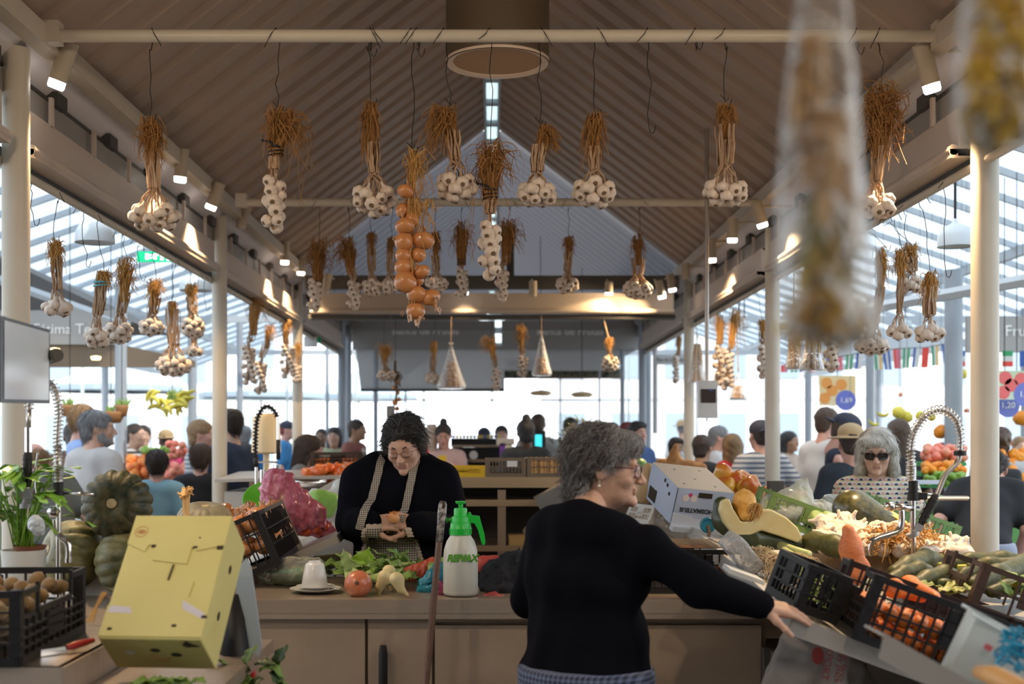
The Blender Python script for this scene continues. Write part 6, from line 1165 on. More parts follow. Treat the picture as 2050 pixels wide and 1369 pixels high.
mb = MB(); mb.tube([at(1958, 1345, 2.25), at(1990, 1352, 2.2), at(2100, 1410, 2.1)], [.012, .019, .019], 16); tag(mb.build('wooden_rod', mat('orange_wood', (.72, .38, .14), .45), None, True), 'orange wooden handle poking into the lower corner', 'handle')
crate('black crate at the frame edge behind the blue net', fr(P2 + U2 * .50 + Vector((.10, .22, .02)), R2), .26, .3, .17, cell=.05, rows=2)
# paper sack under the tray with red print
t = thing('paper_sack', 'crumpled white sack with red print hanging under the sloping tray', 'sack', at(1650, 1369, 3.75)); B0 = np.array(t.location); ps = lambda px, py, dy=0: np.array(at(px, py, 3.75 + dy)) - B0
V, Q = soft([cap(ps(1605, 1270), ps(1580, 1380), .05, .08, .06), cap(ps(1660, 1285), ps(1690, 1400), .06, .10, .08), ell(ps(1640, 1400), (.16, .08, .12), k=.06)], .010, wrinkle(.022, 22, 4)); V = smoothV(V, Q, 1); link('sack_body', fastmesh('sack_body', V, Q, mat('woven_sack', (.46, .41, .37), .75, col2=(.38, .33, .29), scale=12, bump=.2)), t)
M_RP = mat('sack_print', (.45, .07, .06), .7)
for s, x, y in (('EXPORT', 1657, 1322), ('Higher fancy', 1692, 1322), ('dry place', 1680, 1335)): o = text('lettering', s, .032 if s == 'EXPORT' else .026, Vector(ps(x, y, -.125)), (PI / 2, PI / 2 * 1.12, 0), M_RP, t, .0008)
mb = MB(); mb.lathe([(0, 0), (.018, 0)], 16, Mx(Vector(ps(1637, 1312, -.12)), (PI / 2, 0, 0)) @ Matrix.Scale(1.5, 4, (0, 1, 0)), cap=False); mb.build('printed_emblem', M_RP, t)
mb = MB(); mb.box(at(1534, 1360, 4.6), (.012, .02, .12)); tag(mb.build('hinge_post', M_DARKP), 'dark vertical bracket at the end of the cupboard', 'bracket')
mb = MB(); mb.box((1.43, 4.2, .38), (.37, .75, .37)); tag(mb.build('tray_cupboard', M_STEELD), 'steel cupboard beneath the sloping carrot tray', 'cabinet')
# --- scale with its pole
t = thing('hanging_scale', 'scale display unit on a vertical pole hanging from the roof', 'scale', at(1415, 835, 7.6)); B = t.location.copy(); mb = MB(); mb.cyl((0, 0, .10), (0, 0, hz(B.x) - B.z), .013, 12); mb.build('pole', mat('pole_steel', (.42, .38, .35), .35, .7), t, auto=40)
mb = MB(); mb.box((0, 0, .11), (.060, .035, .115)); mb.build('housing', M_WHITE, t); mb = MB(); mb.box((.003, -.037, .13), (.046, .003, .042)); mb.build('display_window', mat('screen_dark', (.05, .035, .03), .2), t)
mb = MB(); mb.box((.02, -.041, .165), (.015, .001, .003)); mb.build('indicator', mat('blue_led', (.05, .15, .5), .3), t); mb = MB(); mb.tube([(0, 0, 0), (0, .0, -.025)], .004, 6); mb.build('cable_stub', M_BLACK, t)
# ================================================================== people
SKIN = {}
def skin(c):
    if c not in SKIN:
        a = {'fair': (.62, .37, .27), 'rosy': (.66, .36, .28), 'tan': (.42, .23, .14), 'brown': (.25, .13, .075), 'dark': (.10, .05, .03), 'aged': (.58, .34, .24)}[c]
        SKIN[c] = mat('skin_' + c, a, .5, col2=tuple(v * .84 for v in a), scale=26, sss=.12, bump=.18 if c == 'aged' else .08, bscale=90)
    return SKIN[c]
M_EYE = mat('eye_dark', (.02, .012, .01), .15)
M_LIP = mat('lips', (.44, .22, .17), .5)
HAIRM = {k: mat('hair_' + k, v, .55, col2=tuple(q * .45 + .01 for q in v), scale=40, stretch=(4, 4, .8), bump=.5, bscale=120) for k, v in dict(black=(.024, .021, .024), brown=(.09, .045, .025), dkbrown=(.04, .022, .015), grey=(.30, .30, .32), white=(.74, .71, .66), blond=(.38, .22, .10), red=(.25, .03, .03), saltpep=(.20, .19, .19)).items()}
def head_prims(hero=False, eyes_down=False, female=True):
    P = [ell((0, .014, .028), (.077, .097, .088)), ell((0, -.018, -.030), (.061, .074, .080), k=.03), ell((0, -.036, -.078), (.043, .046, .036), k=.03),
         cap((-.034, -.082, .022), (.034, -.082, .022), .011, k=.02), ell((.038, -.062, -.028), (.024, .024, .022)), ell((-.038, -.062, -.028), (.024, .024, .022)),
         cap((0, -.088, .012), (0, -.112, -.030), .0085, .0125, .012), ell((.0105, -.102, -.035), (.0085, .010, .008), k=.006), ell((-.0105, -.102, -.035), (.0085, .010, .008), k=.006), ell((0, -.112, -.033), (.0105, .010, .009), k=.006),
         ell((.031, -.100, .001), (.017, .014, .011), k=.012, op=-1), ell((-.031, -.100, .001), (.017, .014, .011), k=.012, op=-1),
         ell((.031, -.078, .001), (.0135, .0125, .0115 if not eyes_down else .0125), k=.004), ell((-.031, -.078, .001), (.0135, .0125, .0115 if not eyes_down else .0125), k=.004),
         cap((-.019, -.092, -.0565), (.019, -.092, -.0565), .0062, k=.006), cap((-.015, -.0915, -.0665), (.015, -.0915, -.0665), .0068, k=.006), cap((-.022, -.1005, -.0612), (.022, -.1005, -.0612), .0022, k=.003, op=-1),
         ell((0, -.086, -.097), (.019, .017, .016), k=.02), cap((0, .018, -.05), (0, .045, -.165), .054, .060, .03)]
    for s in (-1, 1): P += [ell((s * .079, .012, -.004), (.007, .019, .031), (0, 0, s * -.35), k=.008), ell((s * .087, .008, .0), (.005, .010, .017), (0, 0, s * -.35), k=.004, op=-1)]
    if hero: P += [ell((s * .031, -.094, -.016), (.014, .006, .005), k=.01) for s in (-1, 1)] + [cap((s * .018, -.100, -.042), (s * .030, -.084, -.066), .0016, k=.006, op=-1) for s in (-1, 1)]
    return P
def hair_prims(style):
    cut = [ell((0, -.110, -.035), (.066, .070, .098), k=.012, op=-1)]
    cr = [ell((0, .018, .036), (.086, .104, .090))]
    nape = [ell((0, .062, -.045), (.064, .045, .055), k=.03)]
    ear = [ell((.088, .005, -.045), (.02, .035, .05), k=.01, op=-1), ell((-.088, .005, -.045), (.02, .035, .05), k=.01, op=-1)]
    if style == 'short': return cr + nape + cut + ear
    if style == 'crop': return [ell((0, .02, .036), (.081, .098, .087)), ell((0, .06, -.03), (.06, .042, .05), k=.03)] + cut + ear
    if style == 'thick': return [ell((0, .022, .040), (.087, .106, .090)), ell((0, .070, -.028), (.070, .044, .060), k=.03), ell((.068, .0, .01), (.020, .035, .04), k=.02), ell((-.068, .0, .01), (.020, .035, .04), k=.02), ell((.01, -.050, .082), (.062, .042, .028), k=.02)] + [ell((0, -.112, -.024), (.072, .074, .090), k=.012, op=-1), ell((.09, .0, -.075), (.04, .06, .05), k=.01, op=-1), ell((-.09, .0, -.075), (.04, .06, .05), k=.01, op=-1)]
    if style == 'curly': return [ell((0, .024, .046), (.092, .108, .092)), ell((0, .068, -.030), (.072, .048, .080), k=.03), ell((0, -.060, .078), (.072, .048, .034), k=.02)] + [ell((0, -.112, -.050), (.12, .108, .078), k=.012, op=-1)] + [ell((s * .092, .004, -.05), (.036, .036, .06), k=.008, op=-1) for s in (-1, 1)]
    if style == 'bob': return [ell((0, .015, .042), (.094, .108, .092)), cap((.074, .0, .02), (.088, .0, -.115), .036, .030, .03), cap((-.074, .0, .02), (-.088, .0, -.115), .036, .030, .03), cap((0, .06, .02), (0, .075, -.115), .07, .055, .03), cap((.06, .05, -.02), (.06, .06, -.115), .05, .04, .03), cap((-.06, .05, -.02), (-.06, .06, -.115), .05, .04, .03), ell((-.04, -.07, .07), (.05, .035, .03), k=.02)] + [ell((.004, -.125, -.045), (.060, .085, .105), k=.01, op=-1)]
    if style == 'long': return cr + [cap((0, .06, .02), (0, .075, -.30), .075, .05, .04), cap((.055, .04, .0), (.07, .04, -.26), .045, .03, .03), cap((-.055, .04, .0), (-.07, .04, -.26), .045, .03, .03)] + [ell((0, -.115, -.06), (.062, .075, .12), k=.01, op=-1)]
    if style == 'bun': return cr + nape + [ell((0, .05, .135), (.04, .04, .04), k=.02)] + cut + ear
    if style == 'tied': return [ell((0, .02, .036), (.082, .10, .088)), ell((0, .125, .02), (.035, .04, .045), k=.02)] + nape + cut + ear
    if style == 'balding': return [ell((0, .045, -.005), (.084, .078, .055))] + nape + cut + ear + [ell((0, -.01, .10), (.06, .09, .06), k=.02, op=-1)]
    if style == 'cap': return [ell((0, .012, .052), (.086, .104, .080)), ell((0, -.105, .045), (.062, .060, .010), (-.12, 0, 0), k=.01)] + [ell((0, .0, -.075), (.2, .2, .10), k=.004, op=-1)]
    if style == 'backcap': return [ell((0, .012, .052), (.086, .104, .080)), ell((0, .118, .040), (.058, .055, .010), (.15, 0, 0), k=.01)] + [ell((0, .0, -.075), (.2, .2, .10), k=.004, op=-1)]
    if style == 'hat': return [ell((0, .010, .085), (.088, .100, .070), k=.01), ell((0, .012, .050), (.165, .175, .010), k=.02)]
    return []
def hand_prims(w, d, back, side, curl=(.3, .35, .3), s=1., spread=.06, thumb=.3, curls=None):
    d = Vector(d).normalized(); b = Vector(back); b = (b - d * b.dot(d)).normalized(); y = b.cross(d) * side; M_ = Matrix((d, y, b)).transposed(); w = Vector(w); G = lambda v: np.array(w + M_ @ (Vector(v) * s))
    R = M_.to_4x4()
    P = [cap(G((-.03, 0, 0)), G((.012, 0, 0)), .026 * s, .024 * s, .012), rbox(G((.050, -.001, 0)), tuple(v * s for v in (.044, .039, .0135)), R, .012 * s, .01), cap(G((.02, .012, -.004)), G((.075, .020, 0)), .016 * s, .013 * s, .008), cap(G((.02, -.018, -.004)), G((.075, -.022, 0)), .016 * s, .011 * s, .008)]
    for i, (yy, L_, r) in enumerate(((.030, .072, .0092), (.010, .080, .0094), (-.011, .074, .0090), (-.030, .058, .0080))):
        a = 0; p = Vector((.086 - abs(i - 1.2) * .004, yy, .001)); sp = (1.5 - i) * spread; cc = curls[i] if curls else curl
        for j, (f, rr) in enumerate(((.46, 1), (.30, .92), (.24, .82))):
            a += cc[j]; q = p + Vector((math.cos(a) * math.cos(sp), math.sin(sp), -math.sin(a))) * L_ * f; P.append(cap(G(p), G(q), r * rr * s, r * rr * .92 * s, .003 if j else .006)); p = q
    p = Vector((.018, .026, -.006)); a = .75
    for j, (f, rr) in enumerate(((.042, .0135), (.032, .0108), (.026, .0092))): q = p + Vector((math.cos(a + .0), math.sin(a) * .9, -thumb - .12 * j)).normalized() * f; P.append(cap(G(p), G(q), rr * s, rr * .88 * s, .008)); p = q; a -= .28
    return P
def joinVQ(L_):
    n = 0; V = []; Q = []
    for v, q in L_: V.append(v); Q.append(q + n); n += len(v)
    return np.vstack(V), np.vstack(Q)
POSES = {'down': ((.235, .03, 1.10), (.245, -.05, .86)), 'fold': ((.24, -.03, 1.11), (.03, -.20, 1.12)), 'phone': ((.22, -.08, 1.13), (.07, -.25, 1.27)), 'front': ((.23, -.05, 1.12), (.13, -.29, 1.04)), 'hip': ((.31, .07, 1.13), (.18, -.04, .98)), 'chin': ((.17, -.15, 1.12), (.06, -.15, 1.40)), 'back': ((.24, .12, 1.12), (.10, .18, .95))}
def surf_y(prims, x, z, off, y0=-.6):
    """front of the blended trunk at (x, z), moved out by off"""
    for i in range(120):
        y = y0 + i * .005; p = np.array((x, y, z)); dm = 1e9
        for q in prims:
            if q[0] == 'c': ab = q[2] - q[1]; t = min(1, max(0, (p - q[1]) @ ab / (ab @ ab + 1e-9))); d = np.linalg.norm(p - q[1] - t * ab) - (q[3] + (q[4] - q[3]) * t)
            else: l = (p - q[1]) @ q[3]; k0 = np.linalg.norm(l / q[2]); k1 = np.linalg.norm(l / q[2] ** 2) + 1e-9; d = k0 * (k0 - 1) / k1
            dm = min(dm, d)
        if dm < off: return y
    return y0 + .5
def strands_on(V, N, n, L_, flow, seed, m=6, wob=.0, lift=.25, r=.0006, lw=.3, clump=0):
    g = np.random.default_rng(seed); idx = g.integers(0, len(V), n); p = V[idx].copy(); nn = N[idx]; ln = L_ * g.uniform(1 - lw, 1 + lw, (n, 1)); out = [p.copy()]
    base = g.uniform(0, 6.3, (n, 1)) if not clump else (np.sin(V[idx] @ np.array([[61.], [47.], [53.]])) * 6)
    for k in range(m - 1):
        f = flow(p) + g.normal(0, .10, p.shape); f -= nn * (f * nn).sum(1, keepdims=True) * .9; f /= np.linalg.norm(f, axis=1, keepdims=True) + 1e-9
        sd = np.cross(nn, f); ph = base + k * 1.5
        p = p + (f + nn * lift * math.cos(k * .9) * .5) * ln / (m - 1) + sd * np.sin(ph) * wob + nn * np.cos(ph) * wob * .6; out.append(p.copy())
    return np.stack(out, 1)
def vnorm(V, Q):
    fn = np.cross(V[Q[:, 2]] - V[Q[:, 0]], V[Q[:, 3]] - V[Q[:, 1]]); N_ = np.zeros_like(V)
    for k in range(4): np.add.at(N_, Q[:, k], fn)
    return N_ / (np.linalg.norm(N_, axis=1, keepdims=True) + 1e-12)
PN = [0]
def person(desc, px, yt, Y, yaw=0., hair=('short', 'dkbrown'), sk='fair', top=(.2, .2, .2), bottom=(.05, .06, .09), sleeve='short', arms=('down', 'down'), hyaw=0., pitch=0., roll=0., build=1., lean=0., s=None, x0=None, h=None, hs=1., hc=None, hero=False, topm=None, botm=None, worldarms=None, extra=None, cat='person', group=None, handd=None, noise=.006, hemx=0., skirt=False, beard=None, hem=.86, shw=.165, vneck=0., handcurl=None, collar=0.):
    PN[0] += 1; seed = PN[0]; yr = math.radians(yaw)
    zt = at(px, yt, Y).z; s = s or min(1.12, max(.55, zt / 1.715 / (1 if not lean else max(.8, math.cos(math.radians(lean)) * .42 + .58))))
    base = Vector(((px - HX) * Y / F if x0 is None else x0, Y, 0)); T = thing('person', desc, cat, base, (0, 0, yr), group); T.scale = (s,) * 3
    inv = Matrix.Rotation(-yr, 3, 'Z'); Lw = lambda p: inv @ (Vector(p) - base) / s
    h = h or (.012 if Y < 9 else .016); hh = h * (.5 if Y < 9 else .6); B = build
    bend = Matrix.Translation((0, 0, .95)) @ Matrix.Rotation(math.radians(lean), 4, 'X') @ Matrix.Translation((0, 0, -.95))
    torso = [ell((0, .0, 1.24), (.150 * B, .098 * B, .17), k=.04), cap((-shw + .03, .012, 1.372), (shw - .03, .012, 1.372), .056 * (.6 + .4 * B), k=.06), ell((0, .0, 1.06), (.135 * B, .10 * B, .15), k=.05), cap((-.09, .03, 1.40), (.09, .03, 1.40), .045, k=.05)]
    if collar: torso.append(ell((0, .055, 1.405), (.105, .07, .075), k=.05))
    if B > 1.15: torso.append(ell((0, -.045 * B, 1.06), (.125 * B, .10 * B, .14), k=.05))
    hips = [ell((0, .012, .93), (.155 * B, .112 * B, .12), k=.05)]
    arm_s, arm_u, hands = [], [], []
    for i, sd in enumerate((-1, 1)):                         # -1 = the person's right side
        sh = Vector((sd * shw, .012, 1.372))
        if worldarms and worldarms[i]:
            a = worldarms[i]; S_, E_, Wt = ([Lw(p) for p in a[:3]]); sh = S_ if a[0] is not None else sh; dd = inv @ Vector(a[3]); bk = inv @ Vector(a[4]); fromL = True
        else:
            e, w = POSES[arms[i]]; E_ = Vector((sd * e[0] * (.85 + .15 * B), e[1], e[2])); Wt = Vector((sd * w[0], w[1], w[2])); dd = (Wt - E_).normalized(); bk = Vector((sd * .9, -.2, .3)) if arms[i] in ('down', 'back') else Vector((0, -.4, .9)); fromL = False
            E_, Wt, sh = bend @ E_, bend @ Wt, bend @ sh; dd = bend.to_3x3() @ dd
        f = .9 + .1 * B
        arm_s += [cap(sh, E_, .046 * f, .038 * f, .02), cap(E_, Wt, .037 * f, .024, .02)]
        el = E_ if sleeve in ('short', 'long') else sh
        if sleeve == 'long': arm_u += [cap(sh, E_, .056 * f, .050 * f, .035), cap(E_, E_.lerp(Wt, .96), .050 * f, .034, .03)]
        elif sleeve == 'short': arm_u += [cap(sh, sh.lerp(E_, .72), .056 * f, .052 * f, .035)]
        hands += hand_prims(Wt, dd, bk, sd if not fromL else sd, curl=handcurl[i] if handcurl else (.35, .4, .3), s=1. / 1.0, thumb=.35)
    up = lambda L_: xf(L_, bend) if lean else L_
    hc0 = Vector(hc) if hc else Vector((0, -.025, 1.585)); HM = (bend if lean else Matrix()) @ Matrix.Translation(hc0) @ Matrix.Rotation(math.radians(hyaw), 4, 'Z') @ Matrix.Rotation(math.radians(pitch), 4, 'X') @ Matrix.Rotation(math.radians(roll), 4, 'Y') @ Matrix.Scale(hs, 4)
    hp = head_prims(hero, pitch > 15)
    L_ = [soft(xf(hp, HM), .0028 if hero else hh)]
    if not hero or True: L_[0] = (smoothV(*L_[0], 1), L_[0][1])
    nb = bend @ Vector((0, .03, 1.40)) if lean else Vector((0, .03, 1.40)); nh = HM @ Vector((0, .03, -.07))
    legs = []
    for sd in (-1, 1): legs += [cap((sd * .085, 0, .90), (sd * .095, -.01, .49), .082 * B, .058, .03), cap((sd * .095, -.01, .49), (sd * .10, .02, .09), .056, .038, .03)]
    body = [cap(nb, nh, .060 if B < 1.15 else .066, .050, .04)] + up([ell((0, 0, 1.24), (.13 * B, .085 * B, .16), k=.04), cap((-shw + .04, .012, 1.368), (shw - .04, .012, 1.368), .048, k=.05)]) + hips + arm_s + ([] if hero else legs)
    L_.append(soft(body, h)); L_.append(soft(hands, .0028 if hero else max(.0055, hh * .7)))
    L_[2] = (smoothV(*L_[2], 1), L_[2][1])
    V, Q = joinVQ(L_); me = fastmesh('body', V, Q, [skin(sk), M_LIP]); HI = HM.inverted(); n0 = len(L_[0][0])
    loc = (V[:n0] @ np.array(HI.to_3x3()).T + np.array(HI.translation)); lm = (np.abs(loc[:, 0]) < .021) & (loc[:, 1] < -.084) & (loc[:, 2] < -.0525) & (loc[:, 2] > -.0725)
    nq = len(L_[0][1]); mi = np.zeros(len(Q), np.int32); mi[:nq] = lm[L_[0][1]].all(1); me.polygons.foreach_set('material_index', mi); link('body', me, T)
    # clothes
    tm = topm or mat('cloth_%d' % seed, top, .85, col2=tuple(v * .8 for v in top), scale=5)
    neckcut = [cap(nb + Vector((0, -.01, .02)), nh, .062, .056, .008, -1)] if not collar else [cap(nb + Vector((0, -.01, .045)), nh, .060, .056, .008, -1)]
    if vneck: neckcut.append(cap(bend @ Vector((0, -.12, 1.42)), bend @ Vector((0, -.17, 1.42 - vneck)), .045, .008, .01, -1))
    if sleeve == 'none': neckcut += [cap(bend @ Vector((sd * (shw + .02), 0, 1.42)), bend @ Vector((sd * (shw + .03), 0, 1.25)), .05, .05, .01, -1) for sd in (-1, 1)]
    tp = up(torso) + hips + arm_u
    clip = (lambda X, Y_, Z: hem + hemx * X - Z)
    V, Q = soft(tp + neckcut, h * (.8 if not hero else .6), wav(noise, 22, seed), .012, clip); V = smoothV(V, Q, 1); link('sweater' if sleeve == 'long' else 'shirt', fastmesh('top', V, Q, tm), T)
    bm = botm or mat('cloth_b%d' % seed, bottom, .85)
    if skirt: lp = [cap((0, 0, .90), (0, 0, .45), .16 * B, .20 * B, .03)] + hips
    else: lp = legs + hips
    link('skirt' if skirt else 'trousers', fastmesh('bottom', *soft(lp, h, wav(.006, 20, seed), .002 if skirt else .012, lambda X, Y_, Z: Z - .97), bm), T)
    for sd in (-1, 1): o = link('shoe', fastmesh('shoe', *soft([ell((sd * .10, -.06, .045), (.042, .12, .038)), cap((sd * .10, .02, .05), (sd * .10, .02, .10), .038, .036)], .014), mat('shoe_leather', (.04, .03, .03), .5)), T)
    st, hcx = hair
    if st != 'bald':
        hatlike = st in ('cap', 'backcap', 'hat')
        if hatlike:
            V, Q = soft(xf(hair_prims('crop'), HM), hh, wav(.004, 90, seed)); link('hair', fastmesh('hair', V, Q, HAIRM['dkbrown' if hcx not in HAIRM else hcx]), T)
            V, Q = soft(xf(hair_prims(st), HM), hh * .8); link('hat' if st == 'hat' else 'cap', fastmesh('cap', V, Q, mat('hat_straw', (.45, .32, .18), .8) if st == 'hat' else mat('cap_navy', (.03, .035, .06), .8)), T)
        else:
            V, Q = soft(xf(hair_prims(st), HM), .004 if hero else hh, wav(.005, 75, seed) if not hero else wrinkle(.011 if st == 'curly' else .009, 75, seed)); V = smoothV(V, Q, 1); ho = link('hair', fastmesh('hair', V, Q, HAIRM[hcx]), T)
            if Y < 9.5 and not hero:
                NV = vnorm(V, Q); c_ = np.array(HM.translation); dn = np.array(HM.to_3x3() @ Vector((0, .3, -1)))
                P = strands_on(V, NV, 900, .06, lambda p: dn + (p - c_) * 2, seed, wob=.002); mb = MB(); mb.strands(P, np.linspace(.0011, .0003, 6)[None, :], seed=1); mb.build('hair_strands', HAIRM[hcx], ho, True)
    mb = MB()
    for sd in (-1, 1):
        ec = HM @ Vector((sd * .031, -.0825, .001)); mb.lathe([(0, -.0105), (.008, -.007), (.0105, 0), (.008, .007), (0, .0105)], 12, Matrix.Translation(ec), mi=0, cap=False)
        ic = HM @ Vector((sd * .031, -.0905, -.0005)); mb.lathe([(0, -.0048), (.0045, -.002), (.0048, 0), (.0045, .002), (0, .0048)], 10, Matrix.Translation(ic), mi=1, cap=False)
    if pitch <= 15: mb.build('eyes', [mat('eye_white', (.6, .57, .54), .2), M_EYE], T, True)
    mb = MB()
    for sd in (-1, 1): mb.tube([HM @ Vector((sd * x, y, z)) for x, y, z in ((.014, -.094, .020), (.028, -.094, .027), (.044, -.083, .022))], [.0028, .0036, .0016], 6)
    mb.build('eyebrows', HAIRM[hcx if hcx in HAIRM and hcx != 'white' else 'saltpep'], T, True)
    if beard: V, Q = soft(xf([ell((0, -.055, -.085), (.046, .040, .038)), ell((.052, -.02, -.06), (.016, .035, .04), k=.02), ell((-.052, -.02, -.06), (.016, .035, .04), k=.02), cap((-.018, -.098, -.051), (.018, -.098, -.051), .007, k=.006), ell((0, -.10, -.062), (.018, .02, .006), k=.004, op=-1)], HM), hh, wav(.004, 90, 4)); link('beard', fastmesh('beard', V, Q, HAIRM[beard]), T)
    if extra: extra(T, HM, bend, s, tp)
    return T, HM, tp
def glasses(T, HM, frame, lens=None, w=.024, hgt=.017, wire=.0012, name='glasses', tint=None):
    G = lambda x, y, z: HM @ Vector((x, y, z)); mb = MB()
    for sd in (-1, 1):
        pts = [G(sd * .031 + w * math.copysign(abs(math.cos(a)) ** .6, math.cos(a)), -.108 + abs(sd * .031 + w * math.cos(a)) ** 2 * 6, -.002 + hgt * math.copysign(abs(math.sin(a)) ** .6, math.sin(a))) for a in np.linspace(0, 2 * PI, 25)]; mb.tube(pts, wire, 6)
        mb.tube([G(sd * .053, -.094, .006), G(sd * .074, -.085, .008), G(sd * .081, -.03, .008), G(sd * .084, .008, .004), G(sd * .084, .02, -.012)], wire * 1.1, 6)
    mb.tube([G(-.008, -.107, .003), G(0, -.112, .006), G(.008, -.107, .003)], wire, 6); gl = mb.build(name, frame, T, True)
    if lens:
        mb = MB()
        for sd in (-1, 1):
            pts = [G(sd * .031 + w * math.copysign(abs(math.cos(a)) ** .6, math.cos(a)), -.107 + abs(sd * .031 + w * math.cos(a)) ** 2 * 6, -.002 + hgt * math.copysign(abs(math.sin(a)) ** .6, math.sin(a))) for a in np.linspace(0, 2 * PI, 25)[:-1]]; mb.add(pts, [tuple(range(24))])
        mb.build('lenses', lens, gl)
def ribbon(mb, pts, w, nrm, t=.002, mi=0):
    """flat strap through pts with width w, facing nrm"""
    P = [Vector(p) for p in pts]; V = []; N_ = Vector(nrm)
    for i, p in enumerate(P):
        d = (P[min(i + 1, len(P) - 1)] - P[max(i - 1, 0)]).normalized(); sdv = d.cross(N_).normalized(); V += [p - sdv * w / 2, p + sdv * w / 2, p + sdv * w / 2 - N_ * -t, p - sdv * w / 2 - N_ * -t]
    Fs = []
    for i in range(len(P) - 1):
        for j in range(4): Fs.append((i * 4 + j, i * 4 + (j + 1) % 4, (i + 1) * 4 + (j + 1) % 4, (i + 1) * 4 + j))
    mb.add(V, Fs + [(3, 2, 1, 0), tuple(len(V) - 4 + j for j in range(4))], mi)

# ---------------------------------------------------------------- the woman peeling behind the counter
M_NAVY = mat('black_knit', (.004, .004, .007), .95, bump=.15, bscale=300, spec=.06)
M_BLK = mat('black_top', (.003, .003, .005), .95, spec=.06)
M_APR = pattern('apron_check', 'check', (.42, .36, .28), (.035, .022, .018), 95, axis='XZ')
M_LACE = mat('lace', (.50, .40, .32), .85)
def peeler_extra(T, HM, bend, s, tp):
    # cardigan over the top, open in front
    trunk = tp
    op = [cap((0, -.17, 1.43), (0, -.24, 1.05), .060, .115, .01, -1), cap((0, -.24, 1.05), (0, -.24, .8), .115, .14, .01, -1)]
    nb = Vector((0, .03, 1.40)); nh = HM @ Vector((0, .03, -.07))
    V, Q = soft(tp + [cap((-.10, .035, 1.425), (.10, .035, 1.425), .035, k=.05)] + [cap(nb + Vector((0, -.015, .05)), nh, .064, .058, .006, -1)] + op, .0075, wav(.010, 17, 3), .026, lambda X, Y_, Z: .84 - Z); V = smoothV(V, Q, 1); link('cardigan', fastmesh('cardigan', V, Q, M_NAVY), T)
    # apron: bib and skirt front
    fy = lambda x, z, o=.034: surf_y(trunk, x, z, o)
    pts = []; nx, nz = 15, 16; V = []
    for j in range(nz):
        z = 1.175 - j * (1.175 - .86) / (nz - 1); w0, w1 = (-.115 - .012 * j * .3, .060 + .006 * j) if z > .9 else (-.17, .15)
        w0 -= max(0, (1.10 - z)) * .18
        for i in range(nx): x = w0 + (w1 - w0) * i / (nx - 1); V.append((x, fy(x, z, .036) + .004 * math.sin(x * 60 + z * 20), z))
    mb = MB(); mb.add(V, [(j * nx + i, j * nx + i + 1, (j + 1) * nx + i + 1, (j + 1) * nx + i) for j in range(nz - 1) for i in range(nx - 1)]); a = mb.build('apron', M_APR, T, True); md = a.modifiers.new('s', 'SOLIDIFY'); md.thickness = .003
    mb = MB()
    for col, sg in ((0, -1), (nx - 1, 1)):
        E = [Vector(V[j * nx + col]) for j in range(nz)]; W_ = []
        for j in range((nz - 1) * 4 + 1): t = j / 4; k = min(int(t), nz - 2); p = E[k].lerp(E[k + 1], t - k); W_ += [p + Vector((-sg * .012, -.003, 0)), p + Vector((sg * (.012 + .006 * abs(math.sin(j * 1.05))), -.004 + .004 * math.sin(j * 2.1), 0))]
        n = len(W_) // 2; mb.add(W_, [(2 * j, 2 * j + 1, 2 * j + 3, 2 * j + 2) for j in range(n - 1)])
    E = [Vector(V[i]) for i in range(nx)]; W_ = []
    for i in range(nx): W_ += [E[i] + Vector((0, -.004, -.004)), E[i] + Vector((0, -.006, .013 + .004 * (i % 2)))]
    mb.add(W_[:16], [(2 * j, 2 * j + 1, 2 * j + 3, 2 * j + 2) for j in range(7)]); mb.build('lace_trim', M_LACE, a, True)
    # checked belt of the apron
    mb = MB(); ribbon(mb, [(x, fy(x, .895, .040), .895 + .01 * math.sin(x * 9)) for x in np.linspace(-.2, .24, 14)], .04, (0, -1, 0), mi=0); mb.build('belt', M_APR, a)
    mb = MB()
    for (xa, za, xb, zb) in ((-.085, 1.425, -.145, 1.165), (.070, 1.425, .020, 1.165)):
        pts = []
        for t in np.linspace(0, 1, 14): x = xa + (xb - xa) * t ** 1.2; z = za + (zb - za) * t; pts.append((x, fy(x, z, .048), z))
        sg = -1 if xa < 0 else 1; pts = [(sg * .050, .055, 1.488), (sg * .072, -.01, 1.478), (sg * .080, -.055, 1.455)] + pts; ribbon(mb, pts, .034, (0, -1, .15), .003)
    mb.build('strap', pattern('strap_check', 'check', (.50, .44, .36), (.03, .022, .02), 120, axis='XZ'), a)
    glasses(T, HM, mat('brown_wire', (.09, .04, .03), .3, .5), film('lens_clear', (.8, .8, .8), .04, .05, .5, 1), .022, .0125, .0011)
    # hair: swept strands, grey at the sides
    V, Q = soft(xf(hair_prims('thick'), HM), .005, wrinkle(.009, 75, 1)); NV = vnorm(V, Q); HI = HM.inverted(); R3 = np.array(HM.to_3x3()); Ri = np.array(HI.to_3x3()); ti = np.array(HI.translation)
    def flow(p): l = p @ Ri.T + ti; f = np.stack([np.sign(l[:, 0]) * .5 + l[:, 0] * 4, .7 + 0 * l[:, 0], .35 - 1.2 * (l[:, 1] > -.02) - 1.0 * (np.abs(l[:, 0]) > .07)], 1); return f @ R3.T
    l = V @ Ri.T + ti; side = (np.abs(l[:, 0]) > .072) & (l[:, 2] < .05); out = (l[:, 1] > -.10)
    mb = MB(); P = strands_on(V[out], NV[out], 3600, .045, flow, 3, m=7, wob=.0024, lift=.35, clump=1); mb.strands(P, np.linspace(.0014, .0004, 7)[None, :], seed=2)
    g = np.random.default_rng(4); top = (l[:, 2] > .115); P = strands_on(V[top], NV[top], 14, .06, lambda p: np.tile(np.array([.3, 0, 1.]), (len(p), 1)), 9, m=7, wob=.012, lift=.6); mb.strands(P, .0007, seed=2)
